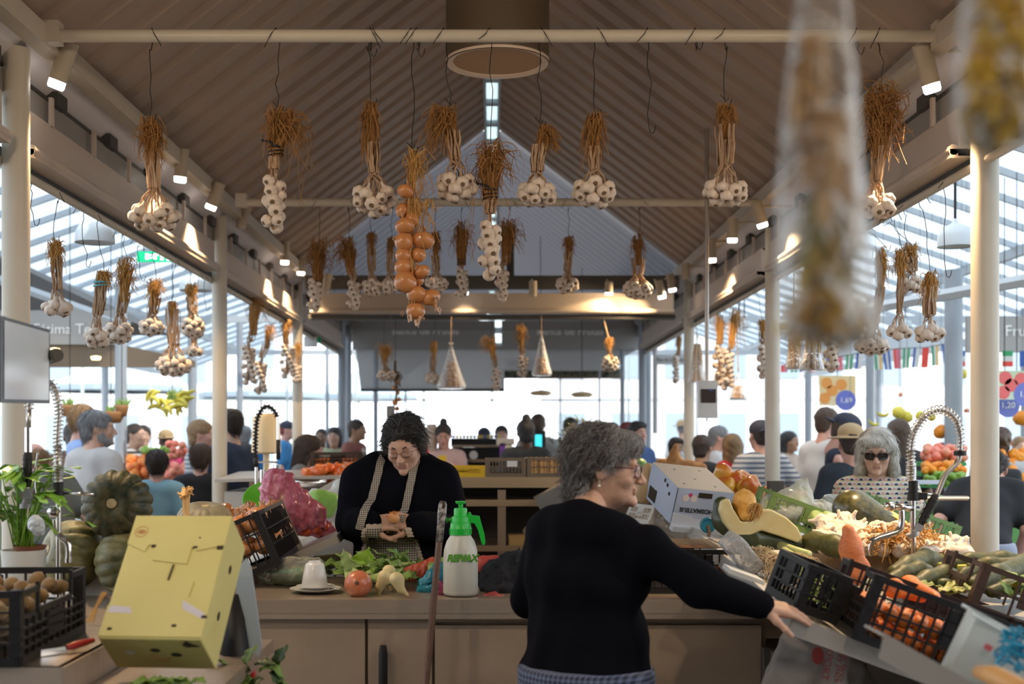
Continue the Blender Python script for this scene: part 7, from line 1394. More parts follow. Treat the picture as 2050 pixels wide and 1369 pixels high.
    ch = [c for c in T.children if c.name.startswith('hair')][0]; mb.build('hair_strands', HAIRM['black'], ch, True)
    mb = MB(); P = np.concatenate([strands_on(V[side], NV[side], 900, .05, flow, 6, m=7, wob=.0024, lift=.4, clump=1), strands_on(V[out], NV[out], 420, .05, flow, 8, m=7, wob=.003, lift=.5, clump=1)]); mb.strands(P, np.linspace(.0010, .0003, 7)[None, :], seed=3); mb.build('grey_strands', HAIRM['saltpep'], ch, True)
Yp = 5.62; bx = (800 - HX) * Yp / F; w = lambda px, py, Y: at(px, py, Y)
TP, HMP, _ = person('person in black cardigan and checked apron peeling an onion behind the worktop', 800, 832, Yp, 0, ('thick', 'black'), 'aged', sleeve='long', topm=M_BLK, hyaw=-8, pitch=25, roll=-4, build=1.3, s=1., hc=(.024, -.060, 1.530), hs=1.03, h=.011, hero=True, bottom=(.01, .01, .014), shw=.165, vneck=.10, extra=peeler_extra, noise=.004, skirt=True,
    worldarms=[(w(716, 962, 5.62), w(704, 1046, 5.55), w(742, 1050, 5.30), (.88, -.10, .12), (-.25, -.85, .45)), (w(884, 960, 5.62), w(908, 1060, 5.55), w(833, 1050, 5.30), (-.95, -.05, .22), (.25, -.80, .50))], handcurl=[(.45, .75, .5), (.5, .8, .6)])
o = solid('held_onion', [ell((0, 0, 0), (.024, .022, .026))], .005, mat('peeled_onion', (.65, .30, .12), .4), loc=w(789, 1037, 5.25), label='small onion being peeled between the two hands', cat='onion')
mb = MB(); mb.strands(curls(36, (0, 0, .0), .022, .022, (-.006, 0, 0), .02, 5, m=7, curl=.6), .0022, flat=.3, seed=1); mb.build('loose_skin', mat('orange_skin', (.60, .22, .05), .6), o)

# ---------------------------------------------------------------- the old woman in front
def old_extra(T, HM, bend, s, tp):
    glasses(T, HM, mat('burgundy_frame', (.10, .012, .025), .3), film('lens_clear', (.8, .8, .8), .04, .05, .5, 1), .024, .019, .0020)
    G = lambda x, y, z: HM @ Vector((x, y, z)); mb = MB(); mb.lathe([(0, -.0045), (.0035, -.0025), (.0045, 0), (.0035, .0025), (0, .0045)], 12, Matrix.Translation(G(-.086, .014, -.052)), cap=False); mb.tube([G(-.085, .014, -.036), G(-.086, .014, -.050)], .0008, 5); mb.build('earring', mat('pearl', (.8, .74, .66), .15), T, True)
    V, Q = soft(xf(hair_prims('curly'), HM), .005, wrinkle(.011, 75, 2)); NV = vnorm(V, Q); HI = HM.inverted(); R3 = np.array(HM.to_3x3()); Ri = np.array(HI.to_3x3()); ti = np.array(HI.translation); l = V @ Ri.T + ti
    def flow(p): l = p @ Ri.T + ti; f = np.stack([l[:, 0] * 3, .8 + 0 * l[:, 0], -.6 - 0 * l[:, 0]], 1); return f @ R3.T
    ch = [c for c in T.children if c.name.startswith('hair')][0]; dark = (l[:, 1] > -.02) & (l[:, 2] > -.03) | (l[:, 1] > .06); lt = ~dark
    for nm, msk, hm, n in (('dark_curls', dark, 'dksalt', 4200), ('grey_curls', lt, 'ltgrey', 2600), ('mixed_curls', dark, 'ltgrey', 1300)):
        if nm == 'mixed_curls': msk = dark
        if hm not in HAIRM: HAIRM[hm] = mat('hair_' + hm, {'dksalt': (.075, .068, .070), 'ltgrey': (.42, .41, .42)}[hm], .5, col2={'dksalt': (.17, .16, .165), 'ltgrey': (.22, .215, .22)}[hm], scale=30)
        mb = MB(); P = strands_on(V[msk], NV[msk], n, .048, flow, len(nm), m=9, wob=.0075, lift=.8, clump=1); mb.strands(P, np.linspace(.0009, .0003, 9)[None, :], seed=3); mb.build(nm, HAIRM[hm], ch, True)
HAIRM['dkgrey'] = mat('hair_dkgrey', (.10, .095, .10), .6, col2=(.20, .19, .20), scale=30, bump=.5)
X0, Y0 = .275, 3.60
TO, HMO, _ = person('person with curly grey hair and black sweater, back turned, hand on the tray', 1170, 858, Y0, 148, ('curly', 'dkgrey'), 'aged', sleeve='long', topm=M_NAVY, hyaw=-66, pitch=4, roll=0, build=1.34, s=.92, x0=X0, hc=(-.035, -.075, 1.592), hs=1.04, h=.011, hero=True, shw=.165, extra=old_extra, noise=.014, skirt=True, botm=pattern('blue_check', 'check', (.10, .13, .22), (.012, .016, .04), 60, axis='XZ'), hem=.915, hemx=.16, collar=1,
    worldarms=[(w(1300, 1100, 3.47), w(1408, 1172, 3.44), w(1522, 1211, 3.41), (.93, .06, -.20), (.10, -.30, .94)), (w(1095, 1072, 3.68), w(1062, 1190, 3.78), Vector((.22, 3.98, 1.02)), (.5, .8, 0), (0, 0, 1))], handcurl=[(.12, .18, .12), (.3, .3, .3)])
# ---------------------------------------------------------------- woman in sunglasses
def sun_extra(T, HM, bend, s, tp):
    glasses(T, HM, mat('dark_frame', (.05, .025, .02), .3), mat('dark_lens', (.02, .012, .012), .08), .027, .019, .0024, 'sunglasses')
person('person with white bob and sunglasses in a scallop print blouse', 1755, 856, 6.2, -12, ('bob', 'white'), 'fair', sleeve='long', topm=pattern('scallop_print', 'ogee', (.02, .035, .13), (.66, .62, .54), 42, c3=(.62, .32, .34)), hyaw=-8, pitch=12, build=1.0, vneck=.09, arms=('front', 'front'), h=.010, extra=sun_extra, handcurl=[(.5, .6, .4), (.5, .6, .4)])
# ---------------------------------------------------------------- the shoppers around the stall
st = lambda n, a, b, sc, ax='XZ', r=.5: pattern(n, 'stripe', a, b, sc, axis=ax, ratio=r)
def bag_extra(col, side=1):
    def f(T, HM, bend, s, tp): V, Q = soft([rbox((side * .20, .10, .98), (.09, .05, .12), None, .03)], .014, wav(.01, 30)); link('shoulder_bag', fastmesh('shoulder_bag', V, Q, mat('bag_%d' % int(col[0] * 999), col, .7)), T)
    return f
def mask_extra(T, HM, bend, s, tp):
    V, Q = soft(xf([ell((0, -.070, -.055), (.052, .045, .040))], HM), .007); link('face_mask', fastmesh('face_mask', V, Q, mat('mask_white', (.7, .7, .72), .7)), T)
def phone_extra(T, HM, bend, s, tp): mb = MB(); mb.box((0, -.30, 1.32), (.04, .01, .07)); mb.build('phone', mat('yellow_phone', (.7, .5, .05), .4), T)
def strap_extra(T, HM, bend, s, tp):
    V, Q = soft([rbox((0, .15, 1.18), (.13, .06, .19), None, .04)], .014, wav(.012, 20)); link('backpack', fastmesh('backpack', V, Q, mat('backpack_black', (.02, .022, .03), .8)), T)
def scarf_extra(T, HM, bend, s, tp): mb = MB(); ribbon(mb, [(-.07, -.13, 1.38), (-.06, -.16, 1.2), (-.05, -.15, .95)], .07, (0, -1, 0), .01); mb.build('scarf', mat('cream_scarf', (.6, .52, .45), .9), T)
# monitor side
person('man with shaved head and light blue shirt behind the bearded man', 164, 806, 9.1, 115, ('crop', 'blond'), 'rosy', (.30, .42, .72), sleeve='short')
person('bearded man with grey hair and pale grey t-shirt', 190, 818, 8.3, 150, ('short', 'grey'), 'fair', (.52, .50, .50), hyaw=-40, beard='grey', build=1.12)
person('dark haired person in brown leaning beside the bearded man', 150, 842, 9.5, 200, ('bun', 'black'), 'brown', (.12, .08, .06), lean=18)
person('person in dark olive top bending beside the spray faucet', 104, 905, 7.4, 215, ('balding', 'blond'), 'rosy', (.10, .10, .085), lean=38, s=.98, build=1.15)
person('woman in profile with dark hair and striped top by the fruit stall', 268, 846, 12.6, 75, ('tied', 'dkbrown'), 'fair', topm=st('stripe_black', (.02, .02, .02), (.5, .5, .5), 20))
person('person in black jacket resting chin on hand by the fruit stall', 286, 849, 13.2, 20, ('short', 'dkbrown'), 'fair', (.015, .015, .02), sleeve='long', arms=('chin', 'fold'))
person('person in bright pink top with white cap', 332, 863, 13.6, 190, ('hat', 'brown'), 'brown', (.75, .08, .22), sleeve='short')
person('woman with short ginger hair and striped white top facing the bananas', 398, 838, 9.8, 95, ('short', 'blond'), 'rosy', topm=st('stripe_fine', (.6, .6, .6), (.25, .27, .32), 30), sleeve='short')
person('child with brown curly hair and black t-shirt seen from behind', 401, 886, 9.0, 185, ('thick', 'brown'), 'rosy', (.012, .013, .018), build=1.05, cat='child')
person('child with dark bob and light blue t-shirt seen from behind', 314, 898, 8.7, 190, ('thick', 'dkbrown'), 'rosy', (.25, .45, .56), build=.95, cat='child')
person('tall man in navy t-shirt half hidden by the middle column', 462, 815, 9.4, 240, ('crop', 'dkbrown'), 'fair', (.03, .05, .10), extra=bag_extra((.25, .22, .35)))
person('man in bright blue shirt seen between the columns', 489, 850, 14.2, 200, ('short', 'grey'), 'rosy', (.03, .20, .55))
person('person with red cap and blue collar far behind the spray faucet', 572, 842, 17, 90, ('cap', 'red'), 'rosy', (.05, .25, .55))
person('woman with long brown hair bending over the tomatoes', 583, 868, 9.4, 100, ('long', 'brown'), 'rosy', (.28, .26, .24), lean=12, arms=('front', 'front'))
person('woman in maroon top under a dark cardigan', 643, 856, 16, 5, ('tied', 'black'), 'brown', (.25, .03, .06), arms=('fold', 'down'))
person('woman with long dark hair in a pale green blouse', 669, 853, 15, -5, ('long', 'black'), 'fair', (.42, .46, .30), arms=('fold', 'fold'))
person('person with dark shirt and cream scarf beside the grey column', 711, 838, 14.5, 70, ('short', 'dkbrown'), 'tan', (.30, .11, .09), extra=scarf_extra)
# centre
person('woman in pale pink cardigan looking at a yellow phone', 888, 847, 12.6, 0, ('bun', 'dkbrown'), 'rosy', (.66, .48, .47), sleeve='long', arms=('phone', 'phone'), pitch=15, extra=phone_extra)
person('person with flat dark hair behind the coffee machine', 969, 855, 16, 0, ('cap', 'black'), 'tan', (.05, .05, .06))
person('man in black t-shirt behind the coffee machine', 1004, 850, 15.2, 0, ('short', 'black'), 'rosy', (.02, .02, .025), build=1.1)
person('person in charcoal hoodie with a black top knot', 1053, 838, 11.4, 185, ('bun', 'black'), 'dark', (.055, .06, .065), sleeve='long', build=1.2)
person('tall man with cropped hair and light grey t-shirt seen from behind', 1077, 826, 14.2, 175, ('crop', 'brown'), 'tan', (.46, .46, .44))
person('person in olive shirt beside the tall plant', 1141, 834, 15.5, 20, ('short', 'black'), 'fair', (.10, .13, .07))
person('man with flat black hair in white shirt behind the old woman', 1226, 844, 14, 10, ('crop', 'black'), 'tan', (.6, .6, .6))
person('person with dyed red hair near the far post', 1256, 843, 13.2, 90, ('short', 'red'), 'rosy', (.55, .50, .5))
person('person in black face covering with blue shirt by the far post', 1274, 842, 12.6, 30, ('thick', 'black'), 'rosy', (.06, .12, .30))
# garlic side
person('woman in teal blouse wearing a white mask', 1353, 874, 12.2, 10, ('thick', 'dkbrown'), 'tan', (.10, .27, .30), extra=mask_extra)
person('very pale distant shopper in white by the glass', 1366, 842, 21, 180, ('hat', 'grey'), 'fair', (.75, .75, .75))
person('person in black tank top beside the thin column', 1404, 868, 10.4, 150, ('short', 'dkbrown'), 'tan', (.02, .025, .035), sleeve='none')
person('man in white t-shirt looking aside beyond the black tank top', 1436, 850, 12, 80, ('short', 'grey'), 'rosy', (.66, .66, .68))
person('woman with long blond streaked hair in a red top', 1466, 866, 10.6, 190, ('long', 'blond'), 'rosy', (.60, .03, .03), sleeve='none')
person('man in navy cap and striped t-shirt with a hand on his hip', 1524, 840, 9.6, 195, ('backcap', 'dkbrown'), 'rosy', topm=st('stripe_navy', (.50, .50, .50), (.12, .14, .20), 26, r=.55), arms=('hip', 'hip'), build=1.15)
person('woman with long dark hair holding a pink drink', 1578, 861, 13.5, 40, ('long', 'black'), 'tan', (.45, .36, .30), sleeve='none', arms=('phone', 'down'))
person('tall man in white t-shirt behind the person in navy top', 1653, 812, 9.7, 120, ('crop', 'brown'), 'rosy', (.62, .66, .72), build=1.15)
person('person in backwards black cap and navy tank top, hand at the chin', 1668, 826, 8.9, 75, ('backcap', 'brown'), 'rosy', (.02, .028, .05), sleeve='none', arms=('chin', 'down'), pitch=12, lean=6)
person('person in straw hat and dark shirt seen from behind', 1704, 853, 8.2, 180, ('hat', 'dkbrown'), 'rosy', (.025, .035, .05), build=1.2)
person('person with long brown hair under the hanging paper fruits', 1799, 836, 10.2, 190, ('long', 'brown'), 'brown', (.03, .03, .035), build=1.1)
person('person in black top behind the fruit crates with a white mask', 1884, 884, 11, 40, ('short', 'red'), 'brown', (.03, .015, .02), extra=mask_extra)
person('person in black t-shirt and grey apron bending behind the thick post', 1962, 925, 7.0, 150, ('short', 'dkbrown'), 'rosy', (.015, .016, .02), lean=48, s=1.0, build=1.1, bottom=(.30, .33, .42), arms=('front', 'down'))
person('person in white t-shirt with a black backpack', 2004, 852, 9.6, 165, ('tied', 'brown'), 'rosy', (.55, .56, .6), extra=strap_extra, build=1.1)
person('person in cream top far behind the oranges', 2040, 872, 13, 0, ('short', 'blond'), 'fair', (.6, .5, .4))
# ================================================================== rear of the stall, neighbouring stalls and the square outside
# rear shelving
t = thing('rear_shelving', 'steel shelving with crates on top at the back of the stall', 'shelf', (.25, 7.7, 0)); SH = mat('warm_shelf_steel', (.55, .42, .28), .35, .7)
mb = MB(); mb.box((0, .15, 1.30), (.85, .30, .018)); mb.box((0, -.14, 1.285), (.85, .008, .03)); mb.build('top_shelf', SH, t)
mb = MB(); mb.box((0, .15, 1.165), (.84, .28, .012)); mb.box((0, -.125, 1.16), (.84, .006, .02)); mb.build('shelf_board', SH, t)
mb = MB(); mb.box((0, .15, .885), (.84, .28, .012)); mb.box((0, -.125, .88), (.84, .006, .018)); mb.build('shelf_board', SH, t)
mb = MB(); mb.box((0, .42, .62), (.86, .01, .66)); mb.build('back_panel', mat('dark_back', (.05, .04, .035), .8), t)
for x in (-.55, -.19, .12, .84): mb = MB(); mb.box((x, -.10, .62), (.025, .02, .62)); mb.build('upright', M_STEELD, t)
mb = MB(); mb.box((.25, 7.5, .4), (.3, .1, .2)); 
crate('yellow crate on the rear shelving', Matrix.Translation((-.18, 7.80, 1.318)), .27, .3, .065, mat('yellow_plastic', (.70, .45, .02), .4), cell=.03, rows=1, notch=False)
M_TAUPE = mat('taupe_plastic', (.17, .125, .085), .5)
crate('taupe slotted crate with a white label on the rear shelving', Matrix.Translation((.085, 7.80, 1.318)), .25, .3, .115, M_TAUPE, cell=.02, rows=1, notch=False, solidc=False)
crate('taupe crate full of walnuts on the rear shelving', Matrix.Translation((.345, 7.80, 1.318)), .25, .3, .12, M_TAUPE, cell=.06, rows=1, notch=False, solidc=False)
crate('taupe crate partly hidden by the old woman hair', Matrix.Translation((.61, 7.80, 1.318)), .25, .3, .12, M_TAUPE, cell=.03, rows=1, notch=False)
for x in (.125, .56): mb = MB(); mb.box((x, 7.645, 1.40), (.032, .002, .018)); tag(mb.build('price_label', M_WHITE), 'white label clipped on the %s crate' % ('slotted taupe' if x < .3 else 'half hidden taupe'), 'label')
g = random.Random(31); mb = MB(); mb.lathe([(0, -.02), (.014, -.014), (.019, 0), (.014, .014), (0, .02)], 12, cap=False); WAL = mb.mesh('walnut', mat('walnut', (.60, .36, .15), .6), True)
for i in range(70): link('walnut', WAL, None, (.245 + (i % 7) * .032, 7.67 + ((i // 7) % 2) * .04, 1.345 + (i // 14) * .019), (i, i, 0), 'walnut in the taupe crate on the rear shelving', 'walnut', 'walnuts in the taupe crate')
for i, (x, z) in enumerate(((.17, .925), (.31, .925))): mb = MB(); mb.box((x, 7.66, z), (.065, .08, .028)); mb.box((x, 7.66, z + .03), (.068, .083, .006)); tag(mb.build('wooden_punnet', mat('punnet_wood', (.62, .38, .14), .7)), ('golden wooden punnet on the low rear shelf, under a pale shell', 'golden wooden punnet on the low rear shelf, nearest the old woman')[i], 'basket')
o = solid('pale_loaf', [ell((0, 0, 0), (.05, .05, .035))], .008, mat('loaf', (.66, .52, .32), .7), loc=(.24, 7.66, .98), label='pale rounded loaf above the wooden punnets', cat='bread')
mb = MB(); c = at(1112, 992, 7.3); mb.box(c, (.12, .10, .05), (0, -.5, 0)); tag(mb.build('wrapped_machine', mat('clear_lid', (.30, .29, .28), .15, .3)), 'angled plastic covered machine behind the old woman shoulder', 'machine')
mb = MB(); mb.box((.44, 7.3, .56), (.09, .10, .56)); tag(mb.build('machine_stand', M_DARKP), 'dark stand under the plastic covered machine', 'stand')
# tomatoes and dark crate beyond the onion tray
mb = MB(); mb.slab((-1.75, 7.75, 1.30), (-.70, 7.75, 1.33), (-.70, 8.5, 1.36), (-1.75, 8.5, 1.33), .02); mb.box((-1.25, 8.1, .6), (.45, .3, .62)); tag(mb.build('tomato_stand', M_EDGE), 'steel stand carrying the tomatoes near the third column', 'stand')
g = random.Random(17)
for i in range(70):
    px = g.uniform(612, 722); py = g.uniform(938, 962) - (px - 612) * .05; o = link('tomato', TOM if g.random() < .75 else APO, None, at(px, py, 7.95 + g.uniform(-.1, .1)), (g.uniform(-1, 1), 0, i), 'ripe tomato heaped on the steel stand near the third column', 'tomato', 'tomatoes on the steel stand'); o.scale = (1.15,) * 3
t = thing('metal_pan', 'shallow metal pan below the tomatoes', 'pan', at(612, 972, 7.5)); mb = MB(); mb.lathe([(0, 0), (.11, 0), (.13, .035), (.133, .035), (.112, -.004), (0, -.004)], 32, cap=False); mb.build('pan_body', M_CHROME, t, True)
crate('dark crate of orange roots on the ledge behind the tomatoes', Matrix.Translation(at(678, 938, 8.7)), .36, .3, .115, mat('dark_brown_plastic', (.05, .03, .02), .5), cell=.025, rows=3, notch=False)
for i in range(16): o = link('carrot', CRS[i % 2], None, at(640 + i * 5, 932 - (i % 3) * 5, 8.62), (PI / 2, 0, i), 'orange root in the dark crate behind the tomatoes', 'carrot', 'roots in the dark crate')
mb = MB(); mb.box((-1.2, 8.8, .66), (.5, .2, .66)); tag(mb.build('rear_ledge', M_STEELD), 'steel ledge under the dark crate of roots', 'ledge')
# coffee counter
t = thing('coffee_counter', 'dark coffee bar counter behind the rear shelving', 'counter', (-.1, 13.3, 0)); mb = MB(); mb.box((.35, 0, .66), (1.5, .35, .66)); mb.build('counter_body', M_BLACK, t); mb = MB(); mb.box((.35, 0, 1.335), (1.55, .4, .02)); mb.build('worktop', M_STEEL, t)
t = thing('coffee_machine', 'long black coffee machine with cups on top', 'coffee machine', at(955, 918, 13.0)); mb = MB(); mb.box((0, 0, .06), (.26, .16, .06)); mb.box((0, 0, .17), (.27, .18, .045)); mb.box((-.2, .05, .11), (.05, .1, .05)); mb.build('machine_body', M_BLACK, t)
mb = MB(); mb.box((0, -.185, .135), (.26, .004, .012)); mb.build('chrome_strip', M_CHROME, t)
for i in range(14): mb = MB(); mb.lathe([(.012, 0), (.02, .03), (.018, .03), (0, .004)], 10); tag(mb.build('coffee_cup', mat('cup_yellow', (.75, .60, .10), .4) if i % 3 else mat('cup_blue', (.12, .18, .5), .4), None, True), 'small cup on top of the coffee machine', 'cup', 'cups on the coffee machine').location = at(908 + i * 7, 877, 12.95)
mb = MB(); mb.lathe([(.010, -.02), (.045, -.02), (.045, .02), (.010, .02)], 24, Mx(at(948, 911, 12.7), (PI / 2, 0, 0))); tag(mb.build('white_reel', M_WHITE, None, auto=40), 'round white reel in front of the coffee machine', 'reel')
mb = MB(); c = at(864, 915, 12.6); mb.lathe([(.05, 0), (.06, .10), (.075, .30), (.05, .31), (.05, .34), (0, .34)], 16, Mx(c)); mb.cyl(c - Vector((0, 0, .12)), c, .07, 12); tag(mb.build('blender_jug', mat('jug', (.62, .5, .42), .25), None, auto=40), 'tall blender jug beside the pink cardigan', 'blender')
mb = MB(); mb.tube([at(848, 870, 8.4), at(858, 920, 8.4)], .012, 8); tag(mb.build('red_straw', mat('red_stick_far', (.7, .03, .03), .4), None, True), 'red diagonal stick behind the peeling woman', 'stick')
for nm, px, py, w_, h_, c, lab in (('purple_can', 1006, 905, .028, .09, (.18, .06, .35), 'purple can beside the coffee machine'), ('milk_carton', 1018, 905, .035, .08, (.7, .68, .5), 'cream carton beside the purple can'), ('white_box', 1012, 884, .09, .035, (.6, .55, .5), 'white boxes above the purple can'), ('tablet', 1078, 888, .07, .13, (.01, .01, .012), 'black framed tablet with a bright blue screen')):
    mb = MB(); mb.box(at(px, py, 12.3), (w_, .03, h_)); o = mb.build(nm, mat(nm + '_m', c, .5)); tag(o, lab, nm.split('_')[-1])
    if nm == 'tablet': mb = MB(); mb.box(at(1078, 886, 12.26), (.035, .003, .08)); mb.build('screen', mat('blue_screen', (.1, .7, .8), .3, emit=(.05, .75, .85), estr=1.0), o)
mb = MB(); mb.box((.35, 12.4, .66), (.5, .25, .62)); tag(mb.build('till_counter', M_DARKP), 'dark counter under the blue tablet', 'counter')
# tall plant and baubles
t = thing('bushy_plant', 'olive green bushy plant behind the old woman head', 'plant', at(1155, 940, 11)); mb = MB(); g = random.Random(6)
for i in range(140): d = Vector((g.gauss(0, 1), g.gauss(0, .6), g.gauss(.3, 1))).normalized(); leaf(mb, Vector((g.gauss(0, .09), g.gauss(0, .05), .12 + g.uniform(0, .30))), d, (0, 0, 1), .09, .03, .3, i, 0, .05, 5, 3)
mb.build('foliage', mat('olive_leaf', (.10, .13, .04), .5, col2=(.22, .25, .10), scale=9), t, True); mb = MB(); mb.lathe([(.08, -.12), (.11, .12), (0, .12)], 16); mb.tube([(0, 0, -.1), (0, 0, -1.28)], .07, 10); mb.build('pot', mat('terracotta', (.25, .10, .05), .7), t)
for i in range(5): mb = MB(); mb.lathe([(0, -.022), (.018, -.012), (.022, 0), (.018, .012), (0, .022)], 12, Mx(at(1128 + (i % 2) * 4, 868 + i * 6, 10.5)), cap=False); tag(mb.build('glass_bauble', mat('bauble', (.7, .75, .72), .1, .3), None, True), 'shiny clear bauble strung in front of the bushy plant', 'bauble', 'baubles by the plant')
# neighbour stall straight behind
FY = 15.9; t = thing('fruit_stall_canopy', 'grey stall sign band reading Banca de Frutas twice', 'stall sign', at(995, 700, FY)); B = t.location.copy(); L_ = lambda px, py, dy=0: at(px, py, FY) + Vector((0, dy, 0)) - B
mb = MB(); a, b = L_(706, 643), L_(1285, 700); mb.box(((a.x + b.x) / 2, 0, (a.z + b.z) / 2), ((b.x - a.x) / 2, .04, (a.z - b.z) / 2)); mb.build('fascia', M_FASC, t)
M_TX = mat('sign_white', (.95, .95, .95), .5)
text('lettering', 'Banca de Frutas', .135, L_(852, 663, -.05), (PI / 2, 0, 0), M_TX, t, off=.003); text('lettering', 'Banca de Frutas', .135, L_(1141, 664, -.05), (PI / 2, 0, 0), M_TX, t, off=.003)
mb = MB(); V = [L_(712, 700), L_(1275, 700), L_(1225, 728), L_(1225, 742), L_(1010, 742), L_(1010, 780), L_(722, 780)]; n = 7; mb.add(V + [v + Vector((0, .03, 0)) for v in V], [tuple(range(n)), tuple(range(2 * n - 1, n - 1, -1))] + [(i, (i + 1) % n, (i + 1) % n + n, i + n) for i in range(n)]); mb.build('vinyl_curtain', frost('grey_vinyl', (.62, .62, .62), .9), t)
mb = MB(); mb.box(L_(866, 781), (.93, .03, .018)); mb.build('curtain_rail', M_DARKP, t)
for px in (697, 752, 812, 1200, 1246, 1297): mb = MB(); p0 = at(px, 700, FY + (.3 if px in (812, 1200) else 0)); mb.cyl((p0.x, p0.y, 0), (p0.x, p0.y, 3.1), (.045 if px in (697, 1297) else .03 if px in (752, 1246) else .012), 12); struct('far_column', mb, M_BLUEG, auto=40)
mb = MB(); mb.box(at(1125, 748, 17.5), (.85, .03, .07)); mb.box(at(1125, 728, 17.5), (.8, .5, .02)); struct('far_stall_beam', mb, M_TAUPE)
t = thing('leaf_garland', 'dark leafy garland strung across the far stall opening', 'garland', at(1125, 742, 17)); mb = MB()
for i in range(150): c = Vector((g.uniform(-.85, .85), g.uniform(-.03, .03), g.uniform(-.05, .03))); leaf(mb, c, (g.gauss(0, 1), g.gauss(0, 1), g.gauss(0, 1)), (0, 0, 1), .07, .04, .3, i, 0, .05, 4, 3)
mb.build('foliage', mat('garland_leaf', (.02, .06, .03), .5), t, True)
for i, (px, py) in enumerate(((1082, 787), (1165, 790))): t = thing('pendant_lamp', ('oval wooden pendant lamp, nearer the strip of squares', 'oval wooden pendant lamp beside the thin white pole')[i], 'lamp', at(px, py, 15)); mb = MB(); mb.lathe([(0, -.03), (.10, -.028), (.145, 0), (.10, .028), (0, .04)], 24, cap=False); mb.build('lamp_shade', mat('pale_wood', (.68, .50, .28), .6), t, True); mb = MB(); mb.cyl((0, 0, .03), (0, 0, hz(t.location.x) - t.location.z), .005, 6); mb.build('cord', M_WIRE, t)
# strip of bright squares hanging under the far blind
t = thing('light_strip', 'vertical strip of bright glass squares below the far blind', 'lamp', at(998, 686, 12.2)); B = t.location.copy()
for y0, y1 in ((605, 626), (630, 655), (668, 686)): mb = MB(); a = at(991, y0, 12.2) - B; b = at(1004, y1, 12.2) - B; mb.box(((a.x + b.x) / 2, 0, (a.z + b.z) / 2), ((b.x - a.x) / 2, .012, (a.z - b.z) / 2)); mb.build('lit_panel', mat('lit_square', (.8, .95, .95), .3, emit=(.85, 1, 1), estr=1.4), t)
mb = MB(); mb.box((0, .015, .27), (.034, .008, .30)); mb.cyl((0, .015, .5), (0, .015, 1.9), .006, 6); mb.build('frame', M_BLUEG, t)
# --- stalls of the monitor side
t = thing('neighbour_stall_sign', 'grey sign band reading Fatima Teixeira with a dark gable above', 'stall sign', at(170, 690, 12)); B = t.location.copy(); L_ = lambda px, py, dy=0: at(px, py, 12) + Vector((0, dy, 0)) - B
mb = MB(); a, b = L_(-300, 622), L_(245, 690); mb.box(((a.x + b.x) / 2, 0, (a.z + b.z) / 2), ((b.x - a.x) / 2, .04, (a.z - b.z) / 2)); mb.build('fascia', M_FASC, t)
text('lettering', 'Fátima Teixeira', .14, L_(160, 660, -.05), (PI / 2, 0, 0), M_TX, t)
mb = MB(); V = [L_(-300, 380, .3), L_(55, 545, .3), L_(250, 640, .3), L_(-300, 640, .3)]; mb.add(V + [v + Vector((0, 1.5, 0)) for v in V], [(0, 1, 2, 3), (7, 6, 5, 4), (0, 4, 5, 1), (1, 5, 6, 2), (2, 6, 7, 3), (3, 7, 4, 0)]); mb.build('gable', mat('gable_shade', (.13, .12, .115), .7), t)
mb = MB(); a = L_(-300, 455, .0); b = L_(258, 652, .0); mb.tube([a, b], .05, 6); mb.build('eave_bar', M_RIBB, t)
mb = MB(); V = [L_(245, 690), L_(390, 722), L_(390, 735), L_(-300, 735), L_(-300, 690)]; n = 5; mb.add(V + [v + Vector((0, .03, 0)) for v in V], [tuple(range(n)), tuple(range(2 * n - 1, n - 1, -1))] + [(i, (i + 1) % n, (i + 1) % n + n, i + n) for i in range(n)]); mb.build('underside_beam', M_TAUPE, t)
for i, (px, py) in enumerate(((109, 700), (192, 716))): mb = MB(); mb.lathe([(0, -.02), (.04, -.02), (.05, .01), (0, .02)], 12, Mx(at(px, py, 11.8)), cap=False); tag(mb.build('downlight', mat('warm_glow', (1, .8, .5), .3, emit=(1, .72, .35), estr=4)), ('small warm lamp under the neighbour sign beside the monitor', 'small warm lamp under the neighbour sign beside its column')[i], 'lamp')
t = thing('street_sign', 'white street plate reading Rua da Liberdade on the blue grey column', 'sign', at(290, 720, 12.4)); mb = MB(); mb.box((0, 0, 0), (.21, .012, .055)); mb.build('plate', M_WHITE, t); text('lettering', 'Rua da Liberdade', .062, (0, -.016, 0), (PI / 2, 0, 0), M_DARKP, t, sx=.9)
t = thing('street_sign', 'white street plate with grey letters beside the leaning braid', 'sign', at(1345, 720, 15)); mb = MB(); mb.box((0, 0, 0), (.22, .012, .06)); mb.cyl((-.2, .03, -.9), (-.2, .03, .3), .03, 8); mb.build('plate', mat('plate_grey', (.45, .45, .46), .5), t); text('lettering', 'Rua da Liberdade', .06, (0, -.016, 0), (PI / 2, 0, 0), M_DARKP, t, sx=.9)
for px, Y, r, z in ((242, 11.5, .055, 3.0), (385, 13.5, .05, 3), (480, 15, .04, 3), (1618, 14, .04, 3), (1742, 12.5, .045, 3), (1909, 10.5, .075, 3.0), (655, 19, .03, 3)): mb = MB(); x = (px - HX) * Y / F; mb.cyl((x, Y, 0), (x, Y, z), r, 16); struct('aisle_column', mb, M_BLUEG, auto=40)
t = thing('exit_sign', 'green lit exit sign with white running figures', 'sign', at(311, 514, 8.6)); mb = MB(); mb.box((0, 0, 0), (.125, .012, .036)); mb.build('housing', mat('exit_green', (.0, .35, .15), .4, emit=(0, .55, .25), estr=.9), t)
mb = MB(); W_ = lambda x, z, a, b: mb.box((x, -.014, z), (a, .002, b))
for x, z, a, b in ((-.055, 0, .012, .022), (-.030, .010, .010, .006), (-.035, -.010, .014, .005), (.0, .0, .014, .020), (.02, .012, .008, .006), (.050, 0, .012, .026), (.095, 0, .014, .030)): W_(x, z, a, b)
